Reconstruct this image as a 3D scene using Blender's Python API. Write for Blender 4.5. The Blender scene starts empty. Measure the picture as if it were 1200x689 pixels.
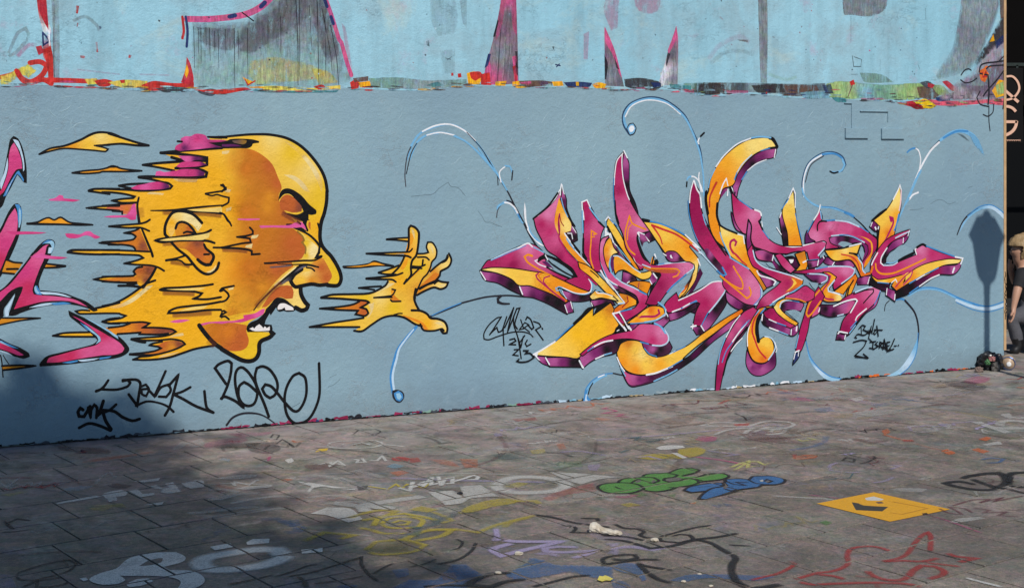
import bpy, bmesh, math, random
import numpy as np
from mathutils import Vector, Matrix, noise
from mathutils.geometry import delaunay_2d_cdt

# ------------------------------------------------------------------ camera
scene = bpy.context.scene
COL = scene.collection
CAM_H = 1.75
cam_data = bpy.data.cameras.new('camera')
cam = bpy.data.objects.new('camera', cam_data)
COL.objects.link(cam)
cam.location = (0, 0, CAM_H)
cam.rotation_euler = (math.radians(90), 0, 0)
cam_data.sensor_width = 36.0
cam_data.lens = 1684 * 36 / 1200
cam_data.shift_y = -164.5 / 1200
cam_data.clip_start = 0.1
cam_data.clip_end = 500
scene.camera = cam
scene.render.resolution_x, scene.render.resolution_y = 1024, 587

# ------------------------------------------------------------------ light
SUN_EL = math.radians(42)
SUN_H = Vector((0.281, -0.960, 0)).normalized()
SUN_VEC = Vector((SUN_H.x * math.cos(SUN_EL), SUN_H.y * math.cos(SUN_EL), math.sin(SUN_EL)))
world = bpy.data.worlds.new('World')
scene.world = world
world.use_nodes = True
wn = world.node_tree.nodes
bg = wn['Background']
sky = wn.new('ShaderNodeTexSky')
sky.sky_type = 'NISHITA'
sky.sun_disc = False
sky.sun_elevation = SUN_EL
sky.sun_rotation = math.atan2(SUN_H.x, SUN_H.y)
world.node_tree.links.new(sky.outputs[0], bg.inputs[0])
sky.air_density = 1.0
sky.dust_density = 0.0
sky.ozone_density = 4.0
bg.inputs[1].default_value = 0.068
sun_data = bpy.data.lights.new('sun', 'SUN')
sun_data.energy = 3.65
sun_data.angle = math.radians(0.42)
sun_data.color = (1.0, 0.95, 0.88)
sun = bpy.data.objects.new('sun', sun_data)
COL.objects.link(sun)
sun.rotation_euler = SUN_VEC.to_track_quat('Z', 'Y').to_euler()
vs = scene.view_settings
vs.view_transform = 'Standard'
vs.look = 'None'
vs.exposure = 0.0
vs.gamma = 1.0
scene.cycles.transparent_max_bounces = 48
scene.cycles.max_bounces = 6

# ------------------------------------------------------------------ colours (sRGB, as paint)
C = {}
for line in """upc 158 206 224;upc2 148 198 217;upg 160 198 198;gr1 148 166 174;gr2 128 136 144;gr3 104 100 112;gr4 72 78 88
pk 205 90 140;pk2 225 100 120;red 200 50 45;rd2 190 45 60;brd 150 20 35;rd3 200 45 50;nv 40 55 105;bk 16 15 18;dk 38 38 46;dg 70 72 80
wh 236 238 243;wh2 238 232 230;wb 190 215 235;bl 70 140 200;cb 120 180 220;ltb 130 180 205;ltb2 150 195 222
yel 225 205 90;ylo 246 178 26;ylb 245 205 30;yly 236 192 36;ylm 248 196 60;ylp 248 214 120;ylw 252 228 160;yog 242 160 34;yog2 232 140 32
yor 216 124 34;yo2 222 142 34;ydr 196 98 42;ydd 140 72 50;ydk 214 138 30;yd2 150 110 40;ydk2 190 130 30
teal 70 140 150;grn1 130 165 150;grn2 160 190 120;grn3 120 165 140;brn 110 85 75;drk 62 58 60;pur 100 80 110;pur2 95 30 90;org 225 110 45;pkw 235 200 205
pk3 226 92 160;pk4 212 62 128;pk5 222 92 146;pkr 200 44 92;gw2 190 187 181;gwh 226 224 218;fp 150 44 84;fp2 128 30 66;wallc 138 167 181;crk 100 120 130;pug 172 158 172;bln 40 70 105
mg 176 28 90;mg2 192 46 106;mg3 148 14 76;mp 220 122 168;mp2 206 84 136;pu1 176 84 146;pu2 122 34 100;pu3 74 14 62
yp 252 222 126;ym 250 202 76;yl2 248 188 30;yo 246 170 40;or 240 146 24;or2 228 112 26;or3 206 124 30
gw 204 202 197;gd 110 104 100;ygr 196 176 60;lav 178 164 200;bgd 62 108 160;gbr 150 120 110;bkg 30 28 30;gng 86 142 66;blg 58 108 160;ysq 226 164 30;aro 62 58 50
rdg 172 58 56;mrg 112 52 62;yls 200 196 120;tlg 70 104 110;tan 180 160 120""".replace('\n', ';').split(';'):
    t = line.split()
    C[t[0]] = tuple(int(v) for v in t[1:])


def lin(c):
    c = c / 255.0
    return c / 12.92 if c <= 0.04045 else ((c + 0.055) / 1.055) ** 2.4


PAINT_K = 0.92
LIN = {k: tuple(lin(x) * PAINT_K for x in v) for k, v in C.items()}


# ------------------------------------------------------------------ object helpers
def tag(o, label=None, cat=None, group=None, kind=None):
    if label: o['label'] = label
    if cat: o['category'] = cat
    if group: o['group'] = group
    if kind: o['kind'] = kind
    return o


def empty(name, loc=(0, 0, 0), rz=0.0, parent=None):
    o = bpy.data.objects.new(name, None)
    COL.objects.link(o)
    o.location = loc
    o.rotation_euler = (0, 0, rz)
    o.parent = parent
    return o


def meshobj(name, verts, faces, mat, parent=None, smooth=False):
    me = bpy.data.meshes.new(name)
    me.from_pydata([tuple(v) for v in verts], [], faces)
    me.update()
    if mat: me.materials.append(mat)
    if smooth:
        me.polygons.foreach_set('use_smooth', [True] * len(me.polygons))
    o = bpy.data.objects.new(name, me)
    COL.objects.link(o)
    o.parent = parent
    return o


def bmobj(name, bm, mat, parent=None, smooth=False):
    me = bpy.data.meshes.new(name)
    bm.normal_update()
    bm.to_mesh(me)
    bm.free()
    if mat: me.materials.append(mat)
    if smooth:
        me.polygons.foreach_set('use_smooth', [True] * len(me.polygons))
    o = bpy.data.objects.new(name, me)
    COL.objects.link(o)
    o.parent = parent
    return o


def add_box(bm, x0, x1, y0, y1, z0, z1, bev=0.0):
    r = bmesh.ops.create_cube(bm, size=1)
    vs_ = r['verts']
    for v in vs_:
        v.co = Vector(((x0 + x1) / 2 + v.co.x * (x1 - x0), (y0 + y1) / 2 + v.co.y * (y1 - y0), (z0 + z1) / 2 + v.co.z * (z1 - z0)))
    if bev > 0:
        es = list({e for v in vs_ for e in v.link_edges})
        bmesh.ops.bevel(bm, geom=es, offset=bev, segments=2, profile=0.6, affect='EDGES')
    return vs_


def add_lathe(bm, prof, n=24, center=(0, 0, 0), mat=None):
    """prof: list of (radius, z)"""
    rings = []
    c = Vector(center)
    for r, z in prof:
        ring = []
        for i in range(n):
            a = 2 * math.pi * i / n
            v = Vector((r * math.cos(a), r * math.sin(a), z))
            if mat: v = mat @ v
            ring.append(bm.verts.new(v + c))
        rings.append(ring)
    for k in range(len(rings) - 1):
        for i in range(n):
            bm.faces.new((rings[k][i], rings[k][(i + 1) % n], rings[k + 1][(i + 1) % n], rings[k + 1][i]))
    bm.faces.new(list(reversed(rings[0])))
    bm.faces.new(rings[-1])


def add_bar(bm, a, b, w, h=None):
    """rectangular bar between two points"""
    a, b = Vector(a), Vector(b)
    h = h or w
    d = (b - a)
    L = d.length
    q = d.to_track_quat('Z', 'Y').to_matrix().to_4x4()
    q.translation = (a + b) / 2
    r = bmesh.ops.create_cube(bm, size=1)
    for v in r['verts']:
        v.co = q @ Vector((v.co.x * w, v.co.y * h, v.co.z * L))


# ------------------------------------------------------------------ materials
def new_mat(name):
    m = bpy.data.materials.new(name)
    m.use_nodes = True
    nt = m.node_tree
    return m, nt, nt.nodes, nt.links, nt.nodes['Principled BSDF']


def math_node(nt, op, a, b=None, clamp=False):
    n = nt.nodes.new('ShaderNodeMath')
    n.operation = op
    n.use_clamp = clamp
    for i, v in enumerate((a, b)):
        if v is None: continue
        if isinstance(v, (int, float)): n.inputs[i].default_value = v
        else: nt.links.new(v, n.inputs[i])
    return n.outputs[0]


def mix_col(nt, fac, a, b, mode='MIX'):
    n = nt.nodes.new('ShaderNodeMix')
    n.data_type = 'RGBA'
    n.blend_type = mode
    for sock, v in ((n.inputs[0], fac), (n.inputs[6], a), (n.inputs[7], b)):
        if isinstance(v, (int, float)): sock.default_value = v
        elif isinstance(v, tuple): sock.default_value = v + (1,) if len(v) == 3 else v
        else: nt.links.new(v, sock)
    return n.outputs[2]


def noise_tex(nt, vec, scale, detail=4, rough=0.55, dist=0.0):
    n = nt.nodes.new('ShaderNodeTexNoise')
    n.inputs['Scale'].default_value = scale
    n.inputs['Detail'].default_value = detail
    n.inputs['Roughness'].default_value = rough
    n.inputs['Distortion'].default_value = dist
    if vec is not None: nt.links.new(vec, n.inputs['Vector'])
    return n


def ramp(nt, fac, stops):
    n = nt.nodes.new('ShaderNodeValToRGB')
    el = n.color_ramp.elements
    while len(el) < len(stops): el.new(0.5)
    for e, (p, c) in zip(el, stops):
        e.position = p
        e.color = (c, c, c, 1) if isinstance(c, (int, float)) else tuple(c) + (1,)
    nt.links.new(fac, n.inputs[0])
    return n.outputs[0]


def mapping(nt, vec, scale=(1, 1, 1), rot=(0, 0, 0), loc=(0, 0, 0)):
    n = nt.nodes.new('ShaderNodeMapping')
    n.inputs['Scale'].default_value = scale
    n.inputs['Rotation'].default_value = rot
    n.inputs['Location'].default_value = loc
    nt.links.new(vec, n.inputs['Vector'])
    return n.outputs[0]


def wall_relief(nt):
    """bump shared by the bare coat and all paint on the wall: roller stipple, plaster ridges, flakes"""
    geo = nt.nodes.new('ShaderNodeNewGeometry')
    pos = geo.outputs['Position']
    fine = noise_tex(nt, pos, 95, 3, 0.6)
    mid = noise_tex(nt, pos, 22, 5, 0.6, 0.3)
    n3 = noise_tex(nt, mapping(nt, pos, (1, 1, 1.7), (0, 0.5, 0)), 5.5, 7, 0.70, 0.3)
    ridge = math_node(nt, 'ABSOLUTE', math_node(nt, 'SUBTRACT', n3.outputs[0], 0.5))
    ridge = ramp(nt, ridge, [(0.0, 1.0), (0.014, 0.0), (1.0, 0.0)])
    patch = ramp(nt, noise_tex(nt, pos, 2.6, 3, 0.6).outputs[0], [(0.52, 0.0), (0.64, 1.0)])
    ridge = math_node(nt, 'MULTIPLY', ridge, patch)
    h = math_node(nt, 'ADD', math_node(nt, 'MULTIPLY', fine.outputs[0], 0.30), math_node(nt, 'MULTIPLY', mid.outputs[0], 0.75))
    h = math_node(nt, 'ADD', h, math_node(nt, 'MULTIPLY', ridge, 0.20))
    b = nt.nodes.new('ShaderNodeBump')
    b.inputs['Strength'].default_value = 0.75
    b.inputs['Distance'].default_value = 0.010
    nt.links.new(h, b.inputs['Height'])
    return pos, b.outputs[0], mid.outputs[0], ridge


# wall base coat
M_WALL, nt, nd, lk, bs = new_mat('blue_grey_wall_paint')
pos, nrm, midv, ridgev = wall_relief(nt)
sepw = nd.new('ShaderNodeSeparateXYZ')
lk.new(pos, sepw.inputs[0])
big = noise_tex(nt, pos, 0.9, 4, 0.55)
streak = noise_tex(nt, mapping(nt, pos, (3, 3, 0.5)), 3.0, 4, 0.6)
wc = LIN['wallc']
dark = (wc[0] * 0.83, wc[1] * 0.85, wc[2] * 0.90)
lite = (wc[0] * 1.10, wc[1] * 1.10, wc[2] * 1.07)
c1 = mix_col(nt, ramp(nt, big.outputs[0], [(0.3, 0.0), (0.7, 1.0)]), dark, lite)
c1 = mix_col(nt, math_node(nt, 'MULTIPLY', ramp(nt, streak.outputs[0], [(0.45, 0.0), (0.75, 1.0)]), 0.22), c1, tuple(v * 0.85 for v in wc))
roll = noise_tex(nt, mapping(nt, pos, (4.2, 4.2, 0.7), loc=(1, 5, 2)), 1.0, 3, 0.5)
c1 = mix_col(nt, math_node(nt, 'MULTIPLY', ramp(nt, roll.outputs[0], [(0.50, 0.0), (0.60, 1.0)]), 0.20), c1, (wc[0] * 0.92, wc[1] * 0.96, wc[2] * 1.03))
scuff = noise_tex(nt, pos, 6.5, 8, 0.74, 0.4)
c1 = mix_col(nt, math_node(nt, 'MULTIPLY', ramp(nt, scuff.outputs[0], [(0.60, 0.0), (0.74, 1.0)]), 0.28), c1, (0.45, 0.52, 0.55))
grime = ramp(nt, math_node(nt, 'ADD', sepw.outputs['Z'], math_node(nt, 'MULTIPLY', scuff.outputs[0], 0.35)), [(0.14, 1.0), (0.42, 0.0)])
c1 = mix_col(nt, math_node(nt, 'MULTIPLY', grime, 0.35), c1, (0.10, 0.10, 0.10))
c1 = mix_col(nt, math_node(nt, 'MULTIPLY', ridgev, 0.30), c1, (0.62, 0.66, 0.68))
lk.new(c1, bs.inputs['Base Color'])
bs.inputs['Roughness'].default_value = 0.62
bs.inputs['Specular IOR Level'].default_value = 0.3
lk.new(nrm, bs.inputs['Normal'])


def make_wall_paint(name, upper=False):
    m, nt, nd, lk, bs = new_mat(name)
    pos, nrm, midv, ridgev = wall_relief(nt)
    at = nd.new('ShaderNodeAttribute')
    at.attribute_name = 'Col'
    spray = noise_tex(nt, pos, 14, 5, 0.62)
    val = ramp(nt, spray.outputs[0], [(0.3, 0.95), (0.7, 1.04)])
    col = mix_col(nt, 1.0, at.outputs['Color'], val, 'MULTIPLY')
    alpha = at.outputs['Alpha']
    if upper:
        st = noise_tex(nt, mapping(nt, pos, (26, 26, 1.6)), 1.0, 5, 0.7)
        v2 = ramp(nt, st.outputs[0], [(0.25, 0.78), (0.55, 1.0), (0.8, 1.12)])
        col = mix_col(nt, 0.55, col, mix_col(nt, 1.0, col, v2, 'MULTIPLY'))
        blot = noise_tex(nt, pos, 3.4, 6, 0.66)
        col = mix_col(nt, math_node(nt, 'MULTIPLY', ramp(nt, blot.outputs[0], [(0.55, 0.0), (0.72, 1.0)]), 0.30), col, LIN['gr1'])
        scr = noise_tex(nt, mapping(nt, pos, (75, 75, 13)), 1.0, 5, 0.75)
        col = mix_col(nt, 0.8, col, mix_col(nt, 1.0, col, ramp(nt, scr.outputs[0], [(0.32, 0.45), (0.5, 1.0), (0.68, 1.5)]), 'MULTIPLY'))
        hue = noise_tex(nt, pos, 16, 6, 0.75)
        hv = nt.nodes.new('ShaderNodeVectorMath')
        hv.operation = 'MULTIPLY_ADD'
        lk.new(hue.outputs['Color'], hv.inputs[0])
        hv.inputs[1].default_value = (2.6, 2.6, 2.6)
        hv.inputs[2].default_value = (-0.3, -0.3, -0.3)
        hm = nt.nodes.new('ShaderNodeVectorMath')
        hm.operation = 'MAXIMUM'
        lk.new(hv.outputs[0], hm.inputs[0])
        hm.inputs[1].default_value = (0.2, 0.2, 0.2)
        col = mix_col(nt, 0.4, col, mix_col(nt, 1.0, col, hm.outputs[0], 'MULTIPLY'))
        wear = noise_tex(nt, mapping(nt, pos, (18, 18, 6)), 1.0, 6, 0.75)
        wv = ramp(nt, wear.outputs[0], [(0.36, 0.25), (0.50, 1.0)])
        # the more transparent a layer is, the more it is worn off
        full = ramp(nt, alpha, [(0.86, 0.0), (0.98, 1.0)])
        alpha = math_node(nt, 'MULTIPLY', alpha, math_node(nt, 'MAXIMUM', wv, math_node(nt, 'MULTIPLY', full, 0.85)))
    else:
        chip = noise_tex(nt, pos, 42, 5, 0.7)
        cv = ramp(nt, chip.outputs[0], [(0.245, 0.0), (0.28, 1.0)])
        alpha = math_node(nt, 'MULTIPLY', alpha, cv)
    lk.new(col, bs.inputs['Base Color'])
    lk.new(alpha, bs.inputs['Alpha'])
    bs.inputs['Roughness'].default_value = 0.55
    bs.inputs['Specular IOR Level'].default_value = 0.18
    lk.new(nrm, bs.inputs['Normal'])
    return m


M_PAINT = make_wall_paint('spray_paint_on_wall')
M_UPPER = make_wall_paint('old_paint_on_wall', True)
M_COAT, nt, nd, lk, bs = new_mat('old_pale_blue_coat')
pos, nrm, midv, ridgev = wall_relief(nt)
at = nd.new('ShaderNodeAttribute')
at.attribute_name = 'Col'
st = noise_tex(nt, mapping(nt, pos, (9, 9, 1.4)), 1.0, 5, 0.65)
col = mix_col(nt, 1.0, at.outputs['Color'], ramp(nt, st.outputs[0], [(0.28, 0.80), (0.5, 0.98), (0.72, 1.08)]), 'MULTIPLY')
bl_ = noise_tex(nt, pos, 2.3, 7, 0.68, 0.4)
col = mix_col(nt, math_node(nt, 'MULTIPLY', ramp(nt, bl_.outputs[0], [(0.47, 0.0), (0.66, 1.0)]), 0.50), col, LIN['gr1'])
bl3 = noise_tex(nt, mapping(nt, pos, (1, 1, 1), loc=(7, 3, 1)), 3.1, 6, 0.7)
col = mix_col(nt, math_node(nt, 'MULTIPLY', ramp(nt, bl3.outputs[0], [(0.60, 0.0), (0.74, 1.0)]), 0.30), col, LIN['pk'])
bl4 = noise_tex(nt, mapping(nt, pos, (1, 1, 1.3), loc=(17, 13, 5)), 1.9, 7, 0.7, 0.8)
col = mix_col(nt, math_node(nt, 'MULTIPLY', ramp(nt, bl4.outputs[0], [(0.54, 0.0), (0.70, 1.0)]), 0.35), col, (0.55, 0.60, 0.48))
sp = noise_tex(nt, mapping(nt, pos, (1, 1, 0.6), loc=(2, 9, 4)), 26, 4, 0.7)
col = mix_col(nt, math_node(nt, 'MULTIPLY', ramp(nt, sp.outputs[0], [(0.70, 0.0), (0.73, 1.0)]), 0.7), col, LIN['gr4'])
lk.new(col, bs.inputs['Base Color'])
bs.inputs['Roughness'].default_value = 0.6
bs.inputs['Specular IOR Level'].default_value = 0.3
lk.new(nrm, bs.inputs['Normal'])

# paving layout: a axis along the rows, n axis across them
AX_A = Vector((0.8007, 0.5993, 0))
AX_N = Vector((0.5993, -0.8007, 0))
PITCH = 0.387
ROW0 = -5.616
SHIFT = 0.65
JOINT = 0.0048


def joint_mask(nt, pos, half):
    def dot(axis):
        n = nt.nodes.new('ShaderNodeVectorMath')
        n.operation = 'DOT_PRODUCT'
        nt.links.new(pos, n.inputs[0])
        n.inputs[1].default_value = axis
        return n.outputs['Value']
    nn = math_node(nt, 'DIVIDE', math_node(nt, 'SUBTRACT', dot(AX_N), ROW0), PITCH)
    row = math_node(nt, 'FLOOR', nn)
    fn = math_node(nt, 'FRACT', nn)
    aa = math_node(nt, 'SUBTRACT', math_node(nt, 'DIVIDE', dot(AX_A), PITCH), math_node(nt, 'MULTIPLY', row, SHIFT))
    fa = math_node(nt, 'FRACT', aa)
    en = math_node(nt, 'MINIMUM', fn, math_node(nt, 'SUBTRACT', 1.0, fn))
    ea = math_node(nt, 'MINIMUM', fa, math_node(nt, 'SUBTRACT', 1.0, fa))
    e = math_node(nt, 'MINIMUM', en, ea)
    return math_node(nt, 'GREATER_THAN', e, half / PITCH)


def paving_colour(nt, pos, rnd=None):
    base = noise_tex(nt, pos, 1.3, 5, 0.6)
    c = ramp(nt, base.outputs[0], [(0.30, (0.124, 0.104, 0.088)), (0.52, (0.174, 0.146, 0.122)), (0.72, (0.236, 0.194, 0.161))])
    if rnd is not None:
        c = mix_col(nt, 1.0, c, ramp(nt, rnd, [(0.0, 0.80), (1.0, 1.16)]), 'MULTIPLY')
    # aggregate grain
    g = noise_tex(nt, pos, 210, 2, 0.7)
    c = mix_col(nt, 1.0, c, ramp(nt, g.outputs[0], [(0.30, 0.55), (0.5, 1.0), (0.72, 1.6)]), 'MULTIPLY')
    wd = nt.nodes.new('ShaderNodeVectorMath')
    wd.operation = 'DOT_PRODUCT'
    nt.links.new(pos, wd.inputs[0])
    wd.inputs[1].default_value = (0.417411, -0.908718, 0)
    wdist = math_node(nt, 'ADD', wd.outputs['Value'], 9.0327)
    near = ramp(nt, math_node(nt, 'DIVIDE', wdist, 7.0, True), [(0.10, 1.0), (0.42, 0.62), (0.68, 0.30)])
    # trodden-in remains of many layers of paint: soft patches of several colours, more of it towards the wall
    sep = nt.nodes.new('ShaderNodeSeparateXYZ')
    nt.links.new(pos, sep.inputs[0])
    for k, (colr, sc, lo, hi, amt) in enumerate((
            ((0.30, 0.22, 0.20), 1.7, 0.50, 0.70, 0.55), ((0.20, 0.27, 0.26), 2.1, 0.52, 0.70, 0.5), ((0.36, 0.33, 0.30), 2.7, 0.54, 0.70, 0.6),
            ((0.32, 0.24, 0.10), 3.0, 0.58, 0.72, 0.5), ((0.24, 0.15, 0.15), 2.4, 0.56, 0.70, 0.5), ((0.17, 0.20, 0.29), 2.6, 0.57, 0.72, 0.5),
            ((0.06, 0.055, 0.055), 3.4, 0.54, 0.72, 0.6), ((0.42, 0.40, 0.38), 5.5, 0.60, 0.72, 0.5))):
        mp = mapping(nt, pos, (1, 1.35, 1), (0, 0, 0.35 * k), (13.1 * k, 5.7 * k, 0))
        n = noise_tex(nt, mp, sc, 7, 0.68, 0.9)
        f = ramp(nt, n.outputs[0], [(lo, 0.0), (hi, 1.0)])
        c = mix_col(nt, math_node(nt, 'MULTIPLY', math_node(nt, 'MULTIPLY', f, amt * 1.15), near), c, colr)
    for sc, amt, con in ((1.5, 0.6, 3.0), (5.0, 0.8, 3.2), (14.0, 0.85, 3.8), (45.0, 0.85, 3.6)):
        n = noise_tex(nt, mapping(nt, pos, (1, 1, 1), (0, 0, sc), (sc, 2 * sc, 0)), sc, 8, 0.70, 0.5)
        st_ = nt.nodes.new('ShaderNodeVectorMath')
        st_.operation = 'MULTIPLY_ADD'
        tone = nt.nodes.new('ShaderNodeMix')
        tone.data_type = 'RGBA'
        tone.inputs[0].default_value = 0.26
        nt.links.new(n.outputs[0], tone.inputs[6])
        nt.links.new(n.outputs['Color'], tone.inputs[7])
        nt.links.new(tone.outputs[2], st_.inputs[0])
        st_.inputs[1].default_value = (con * 0.9, con * 0.84, con * 0.86)
        st_.inputs[2].default_value = (1 - con * 0.45, 1 - con * 0.42, 1 - con * 0.43)
        mx = nt.nodes.new('ShaderNodeVectorMath')
        mx.operation = 'MAXIMUM'
        nt.links.new(st_.outputs[0], mx.inputs[0])
        mx.inputs[1].default_value = (0.25, 0.25, 0.25)
        c = mix_col(nt, math_node(nt, 'MULTIPLY', near, amt) if sc < 30 else amt * 0.8, c, mix_col(nt, 1.0, c, mx.outputs[0], 'MULTIPLY'))
    # overspray builds up pale on the slabs along the wall
    over = ramp(nt, math_node(nt, 'DIVIDE', wdist, 3.0, True), [(0.0, 1.0), (0.25, 0.75), (0.75, 0.0)])
    on = noise_tex(nt, mapping(nt, pos, (1.6, 1.6, 1), (0, 0, 0.4)), 3.2, 7, 0.7, 0.6)
    ov = math_node(nt, 'MULTIPLY', over, ramp(nt, on.outputs[0], [(0.36, 0.0), (0.62, 0.8)]))
    oc = mix_col(nt, ramp(nt, noise_tex(nt, pos, 1.9, 4, 0.6).outputs[0], [(0.4, 0.0), (0.6, 1.0)]), (0.36, 0.28, 0.27), (0.33, 0.33, 0.30))
    c = mix_col(nt, ov, c, oc)
    # specks, gum and grime
    v = nt.nodes.new('ShaderNodeTexVoronoi')
    v.inputs['Scale'].default_value = 7.0
    nt.links.new(pos, v.inputs['Vector'])
    dots = ramp(nt, v.outputs['Distance'], [(0.055, 1.0), (0.075, 0.0)])
    c = mix_col(nt, math_node(nt, 'MULTIPLY', dots, 0.45), c, (0.05, 0.045, 0.042))
    v2 = nt.nodes.new('ShaderNodeTexVoronoi')
    v2.inputs['Scale'].default_value = 11.0
    nt.links.new(mapping(nt, pos, loc=(3.3, 1.7, 0)), v2.inputs['Vector'])
    dots2 = ramp(nt, v2.outputs['Distance'], [(0.04, 1.0), (0.055, 0.0)])
    c = mix_col(nt, math_node(nt, 'MULTIPLY', dots2, 0.5), c, (0.42, 0.40, 0.37))
    return c, g


def make_paving(name, use_obj):
    m, nt, nd, lk, bs = new_mat(name)
    geo = nd.new('ShaderNodeNewGeometry')
    pos = geo.outputs['Position']
    rnd = nd.new('ShaderNodeObjectInfo').outputs['Random'] if use_obj else None
    c, g = paving_colour(nt, pos, rnd)
    lk.new(c, bs.inputs['Base Color'])
    bs.inputs['Roughness'].default_value = 0.78
    b = nd.new('ShaderNodeBump')
    b.inputs['Strength'].default_value = 0.5
    b.inputs['Distance'].default_value = 0.004
    h = math_node(nt, 'ADD', math_node(nt, 'MULTIPLY', g.outputs[0], 0.6), noise_tex(nt, pos, 30, 5, 0.6).outputs[0])
    lk.new(h, b.inputs['Height'])
    lk.new(b.outputs[0], bs.inputs['Normal'])
    return m


M_SLAB = make_paving('paving_slab_stone', True)
M_SLABS = make_paving('paving_stone_far', False)
M_BED, nt, nd, lk, bs = new_mat('joint_grit')
geo = nd.new('ShaderNodeNewGeometry')
nz = noise_tex(nt, geo.outputs['Position'], 40, 4, 0.6)
lk.new(mix_col(nt, nz.outputs[0], (0.014, 0.013, 0.012), (0.03, 0.027, 0.025)), bs.inputs['Base Color'])
bs.inputs['Roughness'].default_value = 0.95


def make_ground_paint(name, joints=True, wear=True):
    m, nt, nd, lk, bs = new_mat(name)
    geo = nd.new('ShaderNodeNewGeometry')
    pos = geo.outputs['Position']
    at = nd.new('ShaderNodeAttribute')
    at.attribute_name = 'Col'
    g = noise_tex(nt, pos, 150, 3, 0.7)
    col = mix_col(nt, 1.0, at.outputs['Color'], ramp(nt, g.outputs[0], [(0.3, 0.78), (0.7, 1.15)]), 'MULTIPLY')
    a = at.outputs['Alpha']
    if wear:
        w1 = noise_tex(nt, pos, 70, 5, 0.75)
        w2 = noise_tex(nt, pos, 6, 5, 0.65, 0.6)
        w = math_node(nt, 'ADD', math_node(nt, 'MULTIPLY', w1.outputs[0], 0.55), math_node(nt, 'MULTIPLY', w2.outputs[0], 0.45))
        # thin coats break up first
        cov = math_node(nt, 'MULTIPLY', math_node(nt, 'SUBTRACT', w, 0.35), 6.5, True)
        keep = math_node(nt, 'MULTIPLY', a, 0.55)
        cov = math_node(nt, 'ADD', math_node(nt, 'MULTIPLY', cov, math_node(nt, 'SUBTRACT', 1.0, keep)), keep)
        grit = ramp(nt, noise_tex(nt, pos, 240, 2, 0.6).outputs[0], [(0.36, 0.55), (0.50, 1.0)])
        a = math_node(nt, 'MULTIPLY', math_node(nt, 'MULTIPLY', a, cov), grit)
    if joints:
        a = math_node(nt, 'MULTIPLY', a, joint_mask(nt, pos, JOINT * 1.25))
    lk.new(col, bs.inputs['Base Color'])
    lk.new(a, bs.inputs['Alpha'])
    bs.inputs['Roughness'].default_value = 0.7
    b = nd.new('ShaderNodeBump')
    b.inputs['Strength'].default_value = 0.4
    b.inputs['Distance'].default_value = 0.003
    lk.new(g.outputs[0], b.inputs['Height'])
    lk.new(b.outputs[0], bs.inputs['Normal'])
    return m


M_GPAINT = make_ground_paint('worn_paint_on_paving')
M_SQUARE = make_ground_paint('yellow_square_paint', False, False)


def simple(name, col, rough=0.6, metal=0.0, nscale=0, namt=0.3, bump=0.0, spec=0.5):
    m, nt, nd, lk, bs = new_mat(name)
    bs.inputs['Specular IOR Level'].default_value = spec
    bs.inputs['Roughness'].default_value = rough
    bs.inputs['Metallic'].default_value = metal
    if nscale:
        tc = nd.new('ShaderNodeTexCoord')
        n = noise_tex(nt, tc.outputs['Object'], nscale, 4, 0.6)
        lk.new(mix_col(nt, n.outputs[0], tuple(c * (1 - namt) for c in col), tuple(min(1, c * (1 + namt)) for c in col)), bs.inputs['Base Color'])
        if bump:
            b = nd.new('ShaderNodeBump')
            b.inputs['Strength'].default_value = bump
            b.inputs['Distance'].default_value = 0.01
            lk.new(n.outputs[0], b.inputs['Height'])
            lk.new(b.outputs[0], bs.inputs['Normal'])
    else:
        bs.inputs['Base Color'].default_value = col + (1,)
    return m


# ------------------------------------------------------------------ paint geometry
def smooth_path(P, closed, step):
    """Catmull-Rom through the points, sharp at strong turns"""
    n = len(P)
    if n < 3 and not closed:
        return [(p[0], p[1], i) for i, p in enumerate(P)]
    V = [Vector(p) for p in P]
    corner = [False] * n
    for i in range(n):
        if not closed and i in (0, n - 1):
            corner[i] = True
            continue
        a = V[i] - V[i - 1]
        b = V[(i + 1) % n] - V[i]
        if a.length < 1e-6 or b.length < 1e-6 or a.angle(b) > math.radians(58):
            corner[i] = True
    out = []
    for i in range(n if closed else n - 1):
        p1, p2 = V[i], V[(i + 1) % n]
        j = (i + 1) % n
        L = (p2 - p1).length
        p0 = V[i - 1] if not corner[i] else p1 - (p2 - p1) * 0.6
        p3 = V[(j + 1) % n] if not corner[j] else p2 + (p2 - p1) * 0.6
        t1 = (p2 - p0) * 0.5
        t2 = (p3 - p1) * 0.5
        if t1.length > L * 1.1: t1 = t1.normalized() * L * 1.1
        if t2.length > L * 1.1: t2 = t2.normalized() * L * 1.1
        k = max(1, min(10, int(L / step)))
        for s in range(k):
            t = s / k
            h1 = 2 * t ** 3 - 3 * t ** 2 + 1
            h2 = -2 * t ** 3 + 3 * t ** 2
            h3 = t ** 3 - 2 * t ** 2 + t
            h4 = t ** 3 - t ** 2
            p = p1 * h1 + p2 * h2 + t1 * h3 + t2 * h4
            out.append((p.x, p.y, i + t))
    if not closed:
        out.append((V[-1].x, V[-1].y, n - 1))
    return out


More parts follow.
